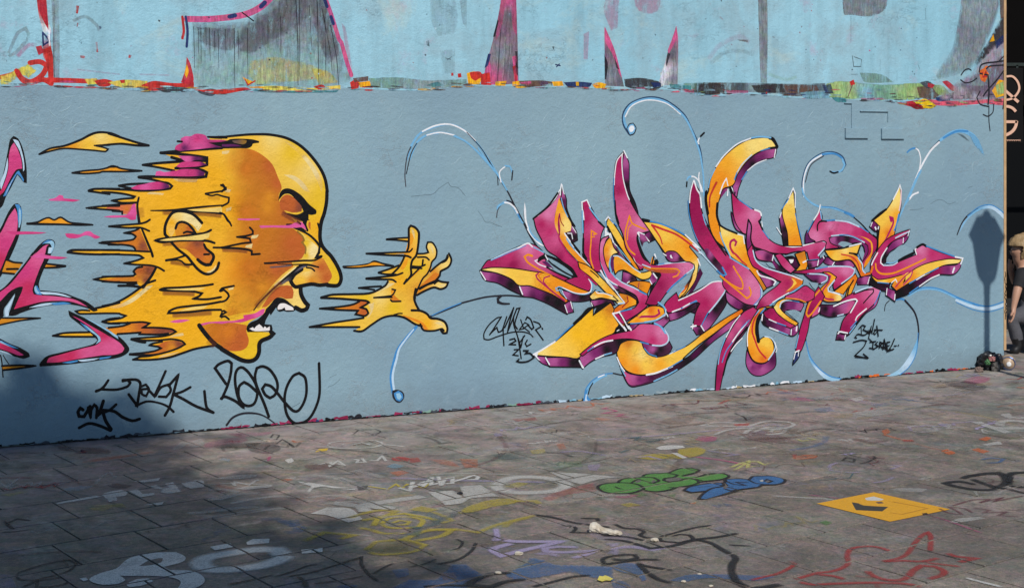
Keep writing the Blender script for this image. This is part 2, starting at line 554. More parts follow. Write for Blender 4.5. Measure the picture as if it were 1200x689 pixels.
def ribbon(path, widths, npts, closed, cap=True):
    """path (x, y, param) -> verts, tris"""
    n = len(path)
    W = []
    for p in path:
        f = p[2] / max(1, (npts - 1 if not closed else npts)) * (len(widths) - 1)
        i = min(int(f), len(widths) - 1)
        j = min(i + 1, len(widths) - 1)
        W.append((widths[i] + (widths[j] - widths[i]) * (f - i)) * 0.5)
    V, T = [], []
    P = [Vector(p[:2]) for p in path]
    for i in range(n):
        a = P[i] - P[i - 1] if (i > 0 or closed) else P[1] - P[0]
        b = P[(i + 1) % n] - P[i] if (i < n - 1 or closed) else P[i] - P[i - 1]
        a = a.normalized() if a.length > 1e-9 else b.normalized()
        b = b.normalized() if b.length > 1e-9 else a
        t = (a + b)
        if t.length < 0.2: t = a
        t.normalize()
        nrm = Vector((-t.y, t.x))
        c = max(0.55, abs(nrm.dot(Vector((-a.y, a.x)))))
        V.append(P[i] + nrm * W[i] / c)
        V.append(P[i] - nrm * W[i] / c)
    m = n if closed else n - 1
    for i in range(m):
        j = (i + 1) % n
        T.append((2 * i, 2 * i + 1, 2 * j + 1))
        T.append((2 * i, 2 * j + 1, 2 * j))
    # joints: small discs at sharp bends keep strokes round
    if cap:
        ends = [] if closed else [0, n - 1]
        for i in range(n):
            if 0 < i < n - 1 and (P[i] - P[i - 1]).length > 1e-9 and (P[i + 1] - P[i]).length > 1e-9 and (P[i] - P[i - 1]).angle(P[i + 1] - P[i]) > 0.9:
                ends.append(i)
        for i in ends:
            b0 = len(V)
            V.append(P[i])
            for s in range(8):
                an = math.pi * 2 * s / 8
                V.append(P[i] + Vector((math.cos(an), math.sin(an))) * W[i])
            for s in range(8):
                T.append((b0, b0 + 1 + s, b0 + 1 + (s + 1) % 8))
    return V, T


def soft_ribbon(path, widths, npts, rgba, core=0.45):
    """stroke that fades out towards its edges, as a spray line does"""
    wide = [w * 1.25 for w in widths]
    Vo, _ = ribbon(path, wide, npts, False, False)
    Vi, _ = ribbon(path, [w * core for w in wide], npts, False, False)
    n = len(path)
    V, T, Cc = [], [], []
    for i in range(n):
        e = 0.0 if i in (0, n - 1) else 1.0
        V += [Vo[2 * i], Vi[2 * i], Vi[2 * i + 1], Vo[2 * i + 1]]
        Cc += [rgba[:3] + (0.0,), rgba[:3] + (rgba[3] * max(e, 0.35),), rgba[:3] + (rgba[3] * max(e, 0.35),), rgba[:3] + (0.0,)]
    for i in range(n - 1):
        a, b = 4 * i, 4 * i + 4
        for k in range(3):
            T.append((a + k, a + k + 1, b + k + 1))
            T.append((a + k, b + k + 1, b + k))
    return V, T, Cc


def inside_fill(poly, pts):
    """triangulate a closed outline with extra interior points"""
    n = len(poly)
    coords = [Vector(p) for p in poly] + [Vector(p) for p in pts]
    r = delaunay_2d_cdt(coords, [], [list(range(n))], 1, 1e-6)
    return r[0], r[2]


class Layering:
    """stacks coats of paint: each new coat lies just above whatever it overlaps"""
    def __init__(self, step, cell):
        self.g = {}
        self.step = step
        self.cell = cell

    def level(self, V, T):
        cells = set()
        c = self.cell
        for t in T:
            xs = [V[i][0] for i in t]
            ys = [V[i][1] for i in t]
            for i in range(int(math.floor(min(xs) / c)), int(math.floor(max(xs) / c)) + 1):
                for j in range(int(math.floor(min(ys) / c)), int(math.floor(max(ys) / c)) + 1):
                    cells.add((i, j))
        lv = max((self.g.get(k, 0) for k in cells), default=0) + 1
        for k in cells: self.g[k] = lv
        return lv * self.step


def parse_colour(s):
    if '*' in s:
        n, a = s.split('*')
        return LIN[n] + (float(a),)
    return LIN[s] + (1.0,)


class PaintMesh:
    def __init__(self):
        self.v, self.f, self.c = [], [], []

    def add(self, pts, tris, off, col, drift=0.0):
        b = len(self.v)
        n = max(1, len(pts) - 1)
        for i, p in enumerate(pts):
            self.v.append((p[0], p[1], off + drift * i / n))
            self.c.append(col[i] if isinstance(col, list) else col)
        for t in tris:
            if len(t) == 3: self.f.append((b + t[0], b + t[1], b + t[2]))

    def build(self, name, mat, parent, place):
        vs_ = [place(*p) for p in self.v]
        me = bpy.data.meshes.new(name)
        me.from_pydata(vs_, [], self.f)
        ca = me.color_attributes.new('Col', 'FLOAT_COLOR', 'POINT')
        ca.data.foreach_set('color', [x for c in self.c for x in c])
        me.materials.append(mat)
        me.update()
        o = bpy.data.objects.new(name, me)
        COL.objects.link(o)
        o.parent = parent
        return o


def gradient(ctl, pts):
    xs = np.array([(c[0], c[1]) for c in ctl])
    cs = np.array([c[2] for c in ctl])
    P = np.array([(p[0], p[1]) for p in pts])
    d2 = ((P[:, None, :] - xs[None]) ** 2).sum(2) + 1e-6
    w = d2 ** -1.05
    w /= w.sum(1, keepdims=True)
    return [tuple(r) for r in (w @ cs)]


def build_paint(text, root, place, lay, matfor, step, outline_w, soft=False):
    part = None
    pname = plabel = None
    subs = []

    def flush():
        if pname is None: return
        built = []
        for sname, prims in subs:
            if not prims: continue
            pm = PaintMesh()
            for kind, colour, pts, ws in prims:
                if kind == 'S':
                    path = smooth_path(pts, False, step)
                    if colour[3] < 0.999 or soft:
                        V, T, cl = soft_ribbon(path, [w / 1000 for w in ws], len(pts), colour)
                        pm.add(V, T, lay.level(V, T), cl, lay.step * 0.6)
                    else:
                        V, T = ribbon(path, [w / 1000 for w in ws], len(pts), False)
                        pm.add(V, T, lay.level(V, T), colour, lay.step * 0.6)
                else:
                    path = smooth_path(pts, True, step)
                    poly = [p[:2] for p in path]
                    if '+' in kind:
                        V, T = ribbon(path, [outline_w], len(pts), True)
                        pm.add(V, T, lay.level(V, T), LIN['bk'] + (1.0,))
                    inner = []
                    feather = '~' in kind or (kind[0] == 'F' and colour[3] < 0.999)
                    if kind[0] == 'G' or feather:
                        a = np.array(poly)
                        x0, y0 = a.min(0)
                        x1, y1 = a.max(0)
                        st = max(0.012, math.sqrt((x1 - x0) * (y1 - y0)) / 34)
                        if feather: st = max(0.004, min(x1 - x0, y1 - y0) / (14 if soft else 9))
                        y = y0 + st / 2
                        k = 0
                        while y < y1:
                            x = x0 + st * (0.25 if k % 2 else 0.75)
                            while x < x1:
                                inner.append((x, y))
                                x += st
                            y += st
                            k += 1
                    V, T = inside_fill(poly, inner)
                    cl = colour
                    if kind[0] == 'G': cl = gradient(colour, V)
                    if feather:
                        edge = {}
                        for t in T:
                            for q in range(len(t)):
                                k = tuple(sorted((t[q], t[(q + 1) % len(t)])))
                                edge[k] = edge.get(k, 0) + 1
                        rim = {v for k, c in edge.items() if c == 1 for v in k}
                        base = cl if isinstance(cl, list) else [cl] * len(V)
                        cl = [c[:3] + ((0.5 if soft and c[3] > 0.6 else 0.12) * c[3] if i in rim else c[3],) for i, c in enumerate(base)]
                    pm.add(V, T, lay.level(V, T), cl)
            built.append((sname, pm))
        mat = matfor(pname, '')
        if len(built) == 1 and built[0][0] == 'paint':
            o = built[0][1].build(pname, mat, root, place)
        else:
            o = None
            rest = []
            for sname, pm in built:
                if sname == 'paint' and o is None:
                    o = pm.build(pname, mat, root, place)
                else:
                    rest.append((sname, pm))
            if o is None:
                o = empty(pname, parent=root)
            for sname, pm in rest:
                pm.build(sname, matfor(pname, sname), o, place)
        o['label'] = plabel

    for line in text.strip().split('\n'):
        if line.startswith('P '):
            flush()
            pname, plabel = line[2:].split('|')
            subs = []
        elif line.startswith('U '):
            subs.append((line[2:], []))
        else:
            head, pts = line.split(':')
            v = [int(x) / 1000 for x in pts.split()]
            pts = list(zip(v[0::2], v[1::2]))
            kind, rest = head.split(' ', 1)
            ws = None
            if kind == 'S':
                c, w = rest.split(';')
                colour = parse_colour(c)
                ws = [float(x) for x in w.split(',')]
            elif kind[0] == 'F':
                colour = parse_colour(rest)
            else:
                colour = []
                for s in rest.split('/'):
                    x, y, c = s.split()
                    colour.append((int(x) / 1000, int(y) / 1000, parse_colour(c)))
            subs[-1][1].append((kind, colour, pts, ws))
    flush()


# traced paint, wall metres x1000: along the wall, height
WALL_PAINT = """P upper_mural_remains|faded letters and drips of an older mural on the upper wall
U base_coat
G 161 2619 upc/2718 2592 upc/4020 2640 upc2/5998 2712 upc/7114 2844 upc2/161 2329 upc2:-621 4113 7818 5118 7818 2141 7678 2153 7408 2135 7114 2131 6970 2100 6713 2153 6268 2164 5944 2174 5733 2171 5550 2183 5269 2195 5018 2174 4723 2196 4535 2214 4252 2202 4020 2210 3395 2212 3009 2209 2718 2174 2474 2170 2117 2178 1985 2161 1551 2146 1312 2127 1258 2112 1168 2133 938 2135 713 2141 492 2156 194 2159 0 2150 -621 2143
U faded_letter
G~ 1294 2505 gr1*0.55/1551 2550 gr2*0.9/1832 2634 gr2*0.95/1294 2307 upg*0.5/1551 2222 upg*0.8/1928 2286 upg*0.6/2024 2530 gr2*0.95:1136 2589 1367 2583 1495 2603 1606 2698 1662 2792 1995 2808 2053 2624 2127 2449 2196 2227 2117 2197 2102 2174 1738 2156 1458 2162 1141 2160
F yel*0.35:1514 2340 1662 2371 1813 2348 1928 2323 2024 2269 1966 2231 1738 2208 1551 2186 1495 2257
F yel*0.45:1909 2304 2024 2288 2102 2215 1966 2194
F gr3*0.5:1422 2491 1495 2584 1662 2682 1738 2777 1909 2785 1889 2636 1775 2540 1644 2462 1514 2385 1440 2401
F gr3*0.45:1889 2784 1995 2789 2063 2587 2117 2402 2024 2325 1947 2527
F gr3*0.4:1168 2545 1403 2545 1458 2456 1367 2399 1186 2447
U faded_letter
S pk;38,43.4:1106 2591 1258 2597 1422 2621 1514 2649 1597 2701 1672 2783
S red;16:1079 2604 1088 2515 1079 2470
S nv;16:1100 2605 1111 2516 1106 2418
S nv;27.1:1376 2616 1413 2626
S nv;27.3:1579 2688 1606 2716
S pk;28:2005 2771 2053 2643 2102 2495 2117 2477 2156 2347 2186 2264
S nv;22.3:1997 2771 2020 2707
S nv;22.3:2047 2643 2063 2597
S bk;8.2:1458 2646 1532 2595
U drip
S dk;4.3,2.7:1150 2544 1156 2285
S dk;4.3,2.1:1177 2540 1181 2375
S dk;4.3,2.1:1195 2537 1197 2313
S dk;4.3,2.2:1226 2542 1229 2431
S dk;4.3,2.2:1249 2539 1254 2333
S dk;4.3,2.2:1280 2522 1282 2396
S dk;4.3,2.2:1303 2532 1309 2289
S dk;4.3,2.2:1349 2534 1349 2380
S dk;4.9,2.7:1407 2545 1411 2165
S dk;4.3,2.2:1431 2528 1436 2347
S dk;4.4,2.2:1492 2548 1495 2185
S dk;6.6,3.3:1808 2781 1823 2468 1825 2191
S dk;5.5,2.8:1832 2782 1836 2487 1832 2247
S dk;6.7,3.3:1951 2787 1959 2472 1964 2185
S dk;4.5,2.8:2005 2641 2012 2251
S dk;4.4,2.8:1899 2711 1918 2415
S dk;5.6,3.4:2043 2587 2082 2383 2102 2178
S dk;4.5,2.8:1985 2696 2043 2400 2053 2289
S dk;4.4,2.2:1709 2629 1711 2391
S dk;3.8,2.2:1625 2571 1627 2425
U old_letter_edge
G 243 2622 red/276 2504 wh/284 2367 red/276 2452 ltb:207 2689 260 2692 268 2572 292 2487 289 2418 299 2333 302 2168 276 2167 268 2280 243 2348 246 2468 219 2587
F rd2:207 2689 263 2692 273 2555 279 2487 243 2554 223 2605
F red:243 2374 289 2393 302 2333 306 2164 279 2164 268 2280
S dk*0.6;10.3:309 2642 306 2402 312 2178
F gr1*0.55:292 2693 334 2695 342 2420 339 2179 312 2178
S nv;10.3:243 2477 246 2400 284 2427 243 2477
S wh;7.7:279 2521 283 2401
S red;30.7:170 2292 227 2300 268 2277 243 2225 194 2186 145 2178 113 2208 93 2242
F rd2:202 2390 235 2399 251 2357 219 2339
S red;25.4:0 2202 48 2215 97 2233
F yel*0.9:0 2214 48 2227 105 2259 161 2286 210 2245 161 2201 113 2222 64 2173 0 2155
S red;31.1,25.9:268 2191 425 2191 559 2187 627 2181
S red;30.7:97 2239 121 2200 178 2176 243 2194 292 2171
F yel*0.9:484 2203 559 2210 576 2166 509 2162
F red:543 2192 602 2205 653 2194 636 2164 576 2158
F yel*0.9:619 2185 730 2204 868 2199 842 2163 713 2152
F red:696 2200 726 2204 726 2183 704 2181
F red:825 2171 903 2199 1008 2189 1097 2194 1129 2231 1150 2196 1150 2160 1008 2143 868 2140
F rd2:1070 2194 1097 2275 1106 2355 1129 2311 1150 2213 1132 2177
F ylo:1093 2248 1106 2311 1118 2266 1106 2221
F gr4:912 2152 1008 2166 1097 2162 1079 2141 973 2130
F gr4:1168 2142 1258 2158 1312 2148 1267 2112 1195 2125
F red:1150 2151 1294 2152 1477 2170 1514 2158 1403 2137 1294 2123
F ylo:1458 2238 1495 2221 1541 2204 1495 2185
S red;8.2:1477 2220 1495 2185 1541 2213
F yel:1560 2177 1662 2184 1909 2178 2111 2197 2111 2169 1928 2160 1625 2154
F red:1928 2184 1985 2198 2014 2180 1966 2166
F teal*0.8:1495 2155 1738 2153 2102 2167 2082 2150 1644 2140
U old_spatter
F red*0.8:438 2648 455 2645 448 2597 435 2599
F red*0.6:442 2544 450 2541 447 2519 440 2518
F red*0.6:551 2427 563 2431 568 2366 556 2366
F red*0.7:750 2359 769 2355 761 2335 747 2338
F nv*0.9:571 2527 585 2529 588 2512 576 2509
F nv*0.5:464 2424 470 2424 472 2416 465 2415
F wh*0.8:268 2469 279 2466 276 2418
F red*0.5:459 2346 492 2343 485 2326 462 2329
F red*0.6:1070 2483 1088 2487 1088 2462 1074 2461
S pk*0.5;10.4:442 2259 696 2235
S pk*0.5;10.6:816 2238 991 2237
S gr1*0.45;20.4:48 2343 97 2463 145 2499 161 2448 97 2361 48 2326
S gr1*0.4;20.8:417 2552 492 2581 559 2531 576 2497
S pk*0.35;25.6:97 2327 161 2397 210 2399
U faded_letter
G 3330 2812 pk/3330 2693 gr3/3265 2416 gr2/3351 2340 gr3/3200 2257 pk*0.9:3132 2217 3147 2334 3200 2512 3248 2710 3276 2848 3380 2853 3390 2577 3399 2232
F pk:3136 2276 3179 2384 3190 2336 3168 2218
F pk*0.55:3343 2852 3380 2853 3386 2558 3351 2635
F pk*0.5:3233 2631 3265 2828 3308 2830 3265 2593 3222 2513
F nv:3141 2334 3168 2433 3190 2433 3168 2355
F dk:3205 2551 3239 2670 3248 2661 3222 2552
F pk:3351 2418 3384 2429 3395 2242 3369 2237
F red*0.8:3351 2349 3377 2360 3390 2252 3373 2245
F dk*0.8:3373 2458 3393 2459 3393 2281 3377 2320
S dk*0.7;5.9:3265 2612 3243 2317 3239 2219
S dk*0.7;5.9:3308 2653 3286 2240
S dk*0.7;5.9:3330 2615 3325 2240
S wh*0.35;8.8:3297 2555 3276 2239
S wh*0.3;8.8:3347 2576 3319 2260
U faded_letter
G 4101 2602 pk/4136 2481 gr3/4147 2298 gr2/4217 2259 gr3:4073 2652 4124 2542 4177 2421 4217 2289 4233 2228 4078 2232
F pk:4078 2652 4159 2482 4217 2289 4194 2320 4136 2461 4085 2541
F dk*0.8:4073 2459 4101 2389 4089 2277 4076 2276
F dk*0.7:4147 2461 4194 2350 4170 2360
S wh*0.35;7.3:4112 2480 4124 2257
U faded_letter
G 4660 2642 pk/4631 2475 gr3/4571 2349 wh*0.8/4643 2288 gr2:4670 2680 4685 2560 4680 2248 4512 2244 4559 2369 4607 2516
F pk:4668 2680 4675 2601 4607 2474 4595 2495 4631 2579
F dk*0.7:4595 2484 4619 2475 4588 2381 4579 2401
F wh*0.8:4555 2369 4588 2381 4583 2287 4547 2245 4535 2286
S dk*0.6;6.2:4651 2559 4636 2267
F pk*0.28:4089 2866 4194 2871 4182 2646 4124 2623 4066 2763
F pk*0.3:4310 2876 4547 2887 4512 2782 4416 2757 4334 2795
F pk*0.25:3906 2595 3952 2617 3940 2415 3906 2414
F pk*0.25:2117 2608 2147 2572 2196 2292 2156 2385
F gr1*0.22:2738 2804 2925 2813 2946 2678 2925 2561 2800 2538 2749 2632
F gr1*0.2:2811 2442 2925 2464 2925 2290 2842 2288
F gr1*0.3:2957 2795 3009 2797 3009 2603 2978 2641
F dk*0.6:2714 2506 2734 2512 2738 2468 2718 2477
S dk*0.8;8.1:2852 2395 2894 2386
S dk*0.8;8.1:2863 2381 2900 2406
S nv;9.6:3686 2372 3721 2365
S nv;8.4:3692 2356 3715 2377
F red:2894 2293 2909 2298 2913 2278 2896 2274
F red:2942 2291 2967 2295 2971 2268 2946 2264
F dk*0.6:3655 2497 3677 2501 3672 2471
U seam_remains
F red:2176 2217 2215 2236 2245 2218 2235 2180 2186 2170
F ylo:2235 2218 2314 2229 2324 2192 2245 2184
F brn*0.8:2196 2245 2304 2261 2304 2229 2205 2217
G~ 2414 2222 grn1*0.7/2718 2228 gr1*0.8/2967 2233 grn1*0.6:2304 2248 2514 2258 2718 2243 3009 2257 3009 2211 2718 2186 2474 2181 2324 2186
F teal*0.7:2718 2213 2800 2233 2842 2211 2780 2195
F ylo:3009 2296 3073 2309 3115 2265 3104 2220 3020 2222
F red:3030 2302 3104 2310 3132 2279 3073 2245 3041 2264
F red:3111 2291 3179 2306 3190 2218 3115 2220
F ylo:3222 2242 3308 2250 3297 2216 3222 2215
F ylo:3351 2245 3417 2254 3406 2218 3351 2217
F brn:3399 2252 3570 2259 3659 2251 3659 2223 3438 2215
F pk*0.8:3438 2247 3493 2254 3500 2228 3449 2223
F pur*0.9:3548 2251 3615 2254 3637 2227 3570 2222
F ylo:3655 2253 3737 2257 3748 2225 3670 2220
F nv:3748 2249 3861 2256 3975 2250 3952 2221 3793 2214
F ylo*0.9:3843 2255 3870 2256 3870 2225 3847 2225
F ylo:3975 2242 4032 2255 4089 2244 4078 2215 3998 2214
F drk*0.85:4233 2284 4369 2295 4512 2275 4559 2245 4512 2215 4299 2215 4240 2229
F nv*0.8:4452 2264 4535 2261 4559 2233 4476 2227
F wh*0.7:4531 2338 4571 2349 4583 2246 4540 2234
F teal*0.7:4607 2256 4723 2253 4723 2217 4631 2222
G~ 4870 2230 drk*0.9/5043 2234 brn*0.8/5218 2248 gr4*0.8/5473 2242 drk*0.9/5865 2249 gr4*0.6/4772 2249 grn1*0.8/5345 2261 gr1*0.6/5733 2268 brn*0.7:4723 2265 4919 2273 5218 2279 5473 2280 5785 2280 5998 2291 6025 2208 5733 2182 5550 2200 5319 2207 5118 2203 5018 2180 4870 2184 4723 2211
F drk*0.85:4845 2251 4993 2271 5093 2256 5080 2203 4944 2179 4857 2199
F drk*0.85:5319 2260 5602 2277 5628 2212 5473 2203 5370 2208
F brn*0.7:5602 2266 5918 2272 5944 2229 5680 2202
F pk*0.6:4723 2228 4821 2219 4821 2192 4723 2196
F pk*0.5:5093 2218 5294 2221 5294 2200 5118 2193
F teal:4723 2248 4796 2246 4791 2212 4723 2217
F ltb*0.6:5759 2215 5998 2230 6051 2176 5812 2166
G~ 6078 2253 grn2/6241 2212 grn2/6544 2240 grn3/6826 2245 grn2/6378 2215 ltb:5998 2285 6159 2310 6544 2289 6912 2310 6998 2271 6941 2190 6713 2171 6378 2181 6214 2168 6051 2198
F grn1*0.6:6323 2380 6544 2369 6657 2309 6378 2303
F red:6227 2305 6268 2323 6282 2286 6241 2274
S brn;9.9:6255 2279 6214 2190
F nv*0.6:5971 2273 6051 2286 6078 2209 5998 2208
F teal*0.9:6051 2187 6187 2178 6200 2145 6105 2148
F pk*0.5:6323 2180 6544 2184 6600 2169 6378 2166
F brn*0.8:6883 2280 7056 2295 7173 2251 7056 2181 6912 2190
F gr4*0.8:6912 2314 6998 2328 7071 2295 6998 2266
F rd2:7143 2324 7202 2332 7305 2265 7246 2252
F grn2*0.7:7027 2294 7143 2296 7231 2229 7114 2216
F rd2:6998 2312 7071 2299 7042 2272 6998 2282
G 6826 2143 rd2/6912 2133 brd/7114 2159 pk2/7709 2179 pk2:6685 2148 6826 2166 6998 2180 7290 2173 7648 2195 7818 2204 7818 2141 7588 2152 7290 2134 7056 2131 6941 2102 6826 2121
F ylb:6869 2155 6970 2184 7085 2131 7027 2107 6926 2115
F brd:6798 2136 6912 2144 6955 2116 6883 2101
G~ 7349 2231 drk/7588 2282 pur/7114 2182 nv:7056 2192 7290 2249 7588 2305 7709 2354 7739 2261 7588 2194 7290 2180 7114 2163
F pug*0.85:7114 2227 7290 2322 7468 2430 7633 2655 7769 2846 7818 2895 7818 2193 7408 2163 7114 2177
F pur*0.45:7290 2299 7588 2444 7818 2591 7818 2204 7648 2195 7468 2233
F gr1*0.6:7349 2300 7558 2397 7678 2423 7588 2305
F ylo:7663 2260 7739 2355 7800 2344 7806 2228 7709 2203
F grn2*0.9:7693 2307 7785 2344 7800 2239 7724 2226
F org:7528 2420 7588 2449 7633 2394 7588 2328 7543 2351
F red:7552 2409 7603 2422 7612 2371 7564 2363
U faded_letter
G~ 5421 2776 gr2/5421 2519 gr2/5427 2348 gr1*0.8:5378 2946 5465 2950 5468 2585 5463 2280 5401 2279 5391 2583
S dk*0.35;6.4:5416 2926 5421 2305
S dk*0.3;6.4:5447 2928 5452 2327
U faded_letter
F gr2*0.95:6151 2982 6600 3002 6586 2901 6517 2842 6378 2814 6268 2821 6173 2817
S gr1*0.6;13.2:6241 2813 6241 2610
S dk*0.5;5.3:6165 2960 6168 2824
U faded_letter
G~ 7558 2931 gr1/7408 2694 gr2/7202 2458 gr1*0.8/7648 2865 gr2:7349 3037 7745 3055 7724 2891 7618 2678 7468 2453 7290 2380 7056 2329 7114 2433 7231 2573 7290 2736
F drk*0.85:7769 2869 7818 2895 7818 2684 7678 2598 7468 2430 7498 2512 7633 2678
F nv*0.8:7693 2657 7818 2754 7818 2684 7709 2599
F brn*0.8:7739 3032 7818 3035 7818 2895 7754 2846
F ylo*0.8:7633 2655 7678 2726 7693 2668
S gr1*0.2;31.7:4956 2411 5093 2499 5243 2514 5319 2495
S pk*0.12;38.1:4944 2442 5043 2550 5218 2620 5307 2580
S grn2*0.15;25.9:5473 2349 5628 2310 5733 2333
S dk*0.7;6:6255 2511 6268 2423 6337 2425 6345 2480 6268 2500
S dk*0.6;6:6525 2485 6525 2396
S dk*0.6;6:6475 2368 6475 2332
S dk*0.6;6.1:6690 2400 6690 2321
S dk*0.7;8:6241 2362 6309 2364
S dk*0.7;6.8:6898 2461 6918 2416
S dk*0.7;6.8:6975 2906 6978 2815
S dk*0.6;6.3:4796 2448 4870 2450
S dk*0.6;6.4:5319 2527 5327 2474
S red*0.6;9.5:5043 2761 5073 2741
S brn*0.7;9.7:5511 2629 5537 2622
F brn*0.5:5193 2597 5294 2601 5294 2579 5218 2588
P spray_tag|dark looping tag over the orange smear at the wall's right corner
U tag_line
S dk;11:7339 2382 7377 2422 7419 2433 7444 2423
S dk;11.1:7335 2343 7385 2320 7453 2332 7503 2360
S dk;13.9:7529 2412 7546 2465 7605 2486 7690 2495 7794 2509
S dk;13.9:7537 2400 7571 2394 7622 2388
S org;13.9:7571 2387 7596 2453 7648 2457
S dk;12.6:7605 2440 7639 2461 7794 2474
S dk;9.8:7742 2510 7794 2551
S dk;13.9:7794 2432 7708 2344 7622 2270 7571 2217
S dk;16.7:7622 2375 7631 2257 7622 2152
S dk;11.1:7537 2255 7503 2203 7537 2151 7622 2132
S dk;9.8:7682 2153 7673 2087 7622 2053 7571 2066
S dk;8.4:7631 2139 7631 2021 7643 1935
S dk;9.8:7785 2405 7797 2260 7780 2115
P flying_streak|large yellow flame streak above the smaller one, left of the painted head
U paint
G 575 1858 ylp/399 1791 yog/516 1797 ylm/711 1834 ylm:223 1745 284 1781 370 1796 458 1830 516 1861 552 1875 593 1877 647 1870 694 1853 592 1876 628 1873 711 1846 802 1816 871 1799 802 1799 711 1809 652 1806 592 1800 635 1800 546 1798 599 1785 626 1776 611 1762 546 1768 458 1775 370 1780 284 1763
S bk;11.5,15.6,13.6,15.6:223 1745 284 1779 370 1796 458 1830 516 1861 552 1875 593 1879 647 1872 694 1853 628 1871 711 1845 802 1816 871 1799
S bk;15.6,10.4,10.4:871 1799 802 1799 711 1809 652 1806 592 1800 635 1802 546 1798 599 1786 626 1776 611 1762 546 1768 458 1775 370 1780 295 1766 226 1745
P flying_streak|thin yellow streak just below the large flame streak
U paint
F yog:414 1632 487 1645 575 1651 623 1663 653 1672 694 1663 652 1672 711 1656 829 1642 741 1638 592 1639 575 1633 487 1627
S bk;11.5:414 1632 487 1644 575 1651 623 1662 653 1672 682 1668 628 1666 658 1673 711 1655 829 1642 741 1638 592 1639 575 1633 487 1627 414 1632
P flying_streak|twin-humped yellow streak above the pink squiggle
U paint
F yog:155 1330 215 1339 272 1362 313 1349 347 1363 399 1335 534 1316 399 1321 226 1326
S bk;11.3,10.3,11.3,11.3,15.5:155 1330 215 1339 249 1356 278 1363 310 1349 347 1364 399 1333 469 1323 534 1315 458 1315 341 1322 226 1326 155 1330
P pink_splash|pink dash with a small peak above the twin-humped streak
U paint
G 295 1472 pk3/429 1467 pk4:275 1474 313 1481 341 1500 359 1495 365 1478 411 1474 461 1467 423 1458 370 1462 284 1466
P pink_splash|pink squiggle below the twin-humped streak
U paint
G 399 1254 pk4/505 1269 pk3/564 1237 pk4:373 1266 411 1265 458 1259 493 1276 522 1275 540 1259 581 1240 552 1230 516 1248 487 1251 446 1237 399 1237 379 1248
P pink_letter|narrow pink arrow-shaped spike at the wall's left edge
U paint
F bk:-34 1547 0 1571 22 1648 45 1772 56 1831 76 1854 101 1840 124 1796 141 1730 151 1653 152 1572 135 1576 113 1605 98 1623 62 1546 34 1493 11 1434 -34 1406
F wb:73 1834 101 1826 121 1772 135 1707 138 1653 131 1641 127 1701 110 1766 84 1814
F wb:0 1571 25 1642 42 1725 45 1677 34 1618 6 1535
F bl:96 1641 107 1647 135 1593 132 1579 115 1611 96 1629 62 1564 34 1499 17 1494 50 1564
F wh:84 1618 56 1561 28 1499 50 1553
G 84 1790 pk5/90 1725 pk4/34 1570 pk4/11 1517 pkr:79 1814 101 1772 121 1707 125 1659 93 1653 62 1606 22 1523 0 1500 -34 1429 -34 1488 -34 1494 11 1541 45 1647 50 1736 62 1790
P pink_letter|broad pink stroke at the left edge, crossed by a pink dash
U paint
F bk:-34 1228 11 1322 45 1398 79 1448 101 1452 118 1433 125 1385 118 1308 101 1237 73 1166 50 1114 22 1055 0 1014 -34 998
F bl:84 1448 107 1445 123 1409 121 1349 110 1308 101 1350 98 1409
F ltb2:107 1427 117 1409 119 1349 111 1308 104 1308 107 1368
G 79 1410 pk5/67 1309 pk5/34 1215 pk4/0 1103 pkr:84 1424 96 1392 100 1338 93 1279 67 1214 45 1167 34 1138 0 1056 -34 1022 -34 1217 11 1292 50 1375
G 113 1275 pk4/249 1272 pk4:34 1286 113 1284 169 1282 266 1275 226 1268 141 1267 67 1267
P pink_letter|short pink spear tip at the left edge, lowest of the pink strokes
U paint
F bk:-34 667 0 651 56 618 113 591 164 555 169 534 135 524 84 539 28 563 -34 584
F ltb2:0 639 50 612 84 590 62 597 0 624
F bl:-6 645 50 615 107 585 62 597
F wb:0 582 45 565 73 543 34 560 0 574
G 34 598 pkr/113 558 pk4:-34 643 34 610 84 581 135 546 107 544 56 567 0 591 -34 602
S bk;7.6:3 553 11 505 17 422
S bk;5.1:17 552 34 521 50 497
P flying_streak|orange streak crossing behind the broad pink stroke
U paint
F ydk:34 1111 73 1101 124 1093 113 1070 84 1032 11 1044
S bk;12.2:45 1115 79 1101 124 1096
S bk;12.2:11 1041 79 1032
S bk;13.2:39 1062 101 1061
F ydk:258 1086 318 1075 373 1069 318 1064 249 1062
S bk;11.3,15.5:266 1086 318 1078 373 1069
S bk;11.3,15.5:255 1062 318 1063 373 1069
P flying_streak|orange spike at the wall's left edge beside the pink letter's foot
U paint
F ydk:-34 773 84 763 158 764 229 761 141 753 56 742 -34 726
S bk;10.2:-34 776 34 771 113 768 169 766 229 761 169 757 113 752 45 741 -34 726
P flying_streak|dark orange spike at the lower left edge under the spear tip
U paint
F ydk:11 490 101 486 201 477 113 466 17 463
S bk;12.2:11 488 113 486 201 477 113 468 17 463
P painted_head|bald yellow screaming head in profile with flaming back and neck
U paint
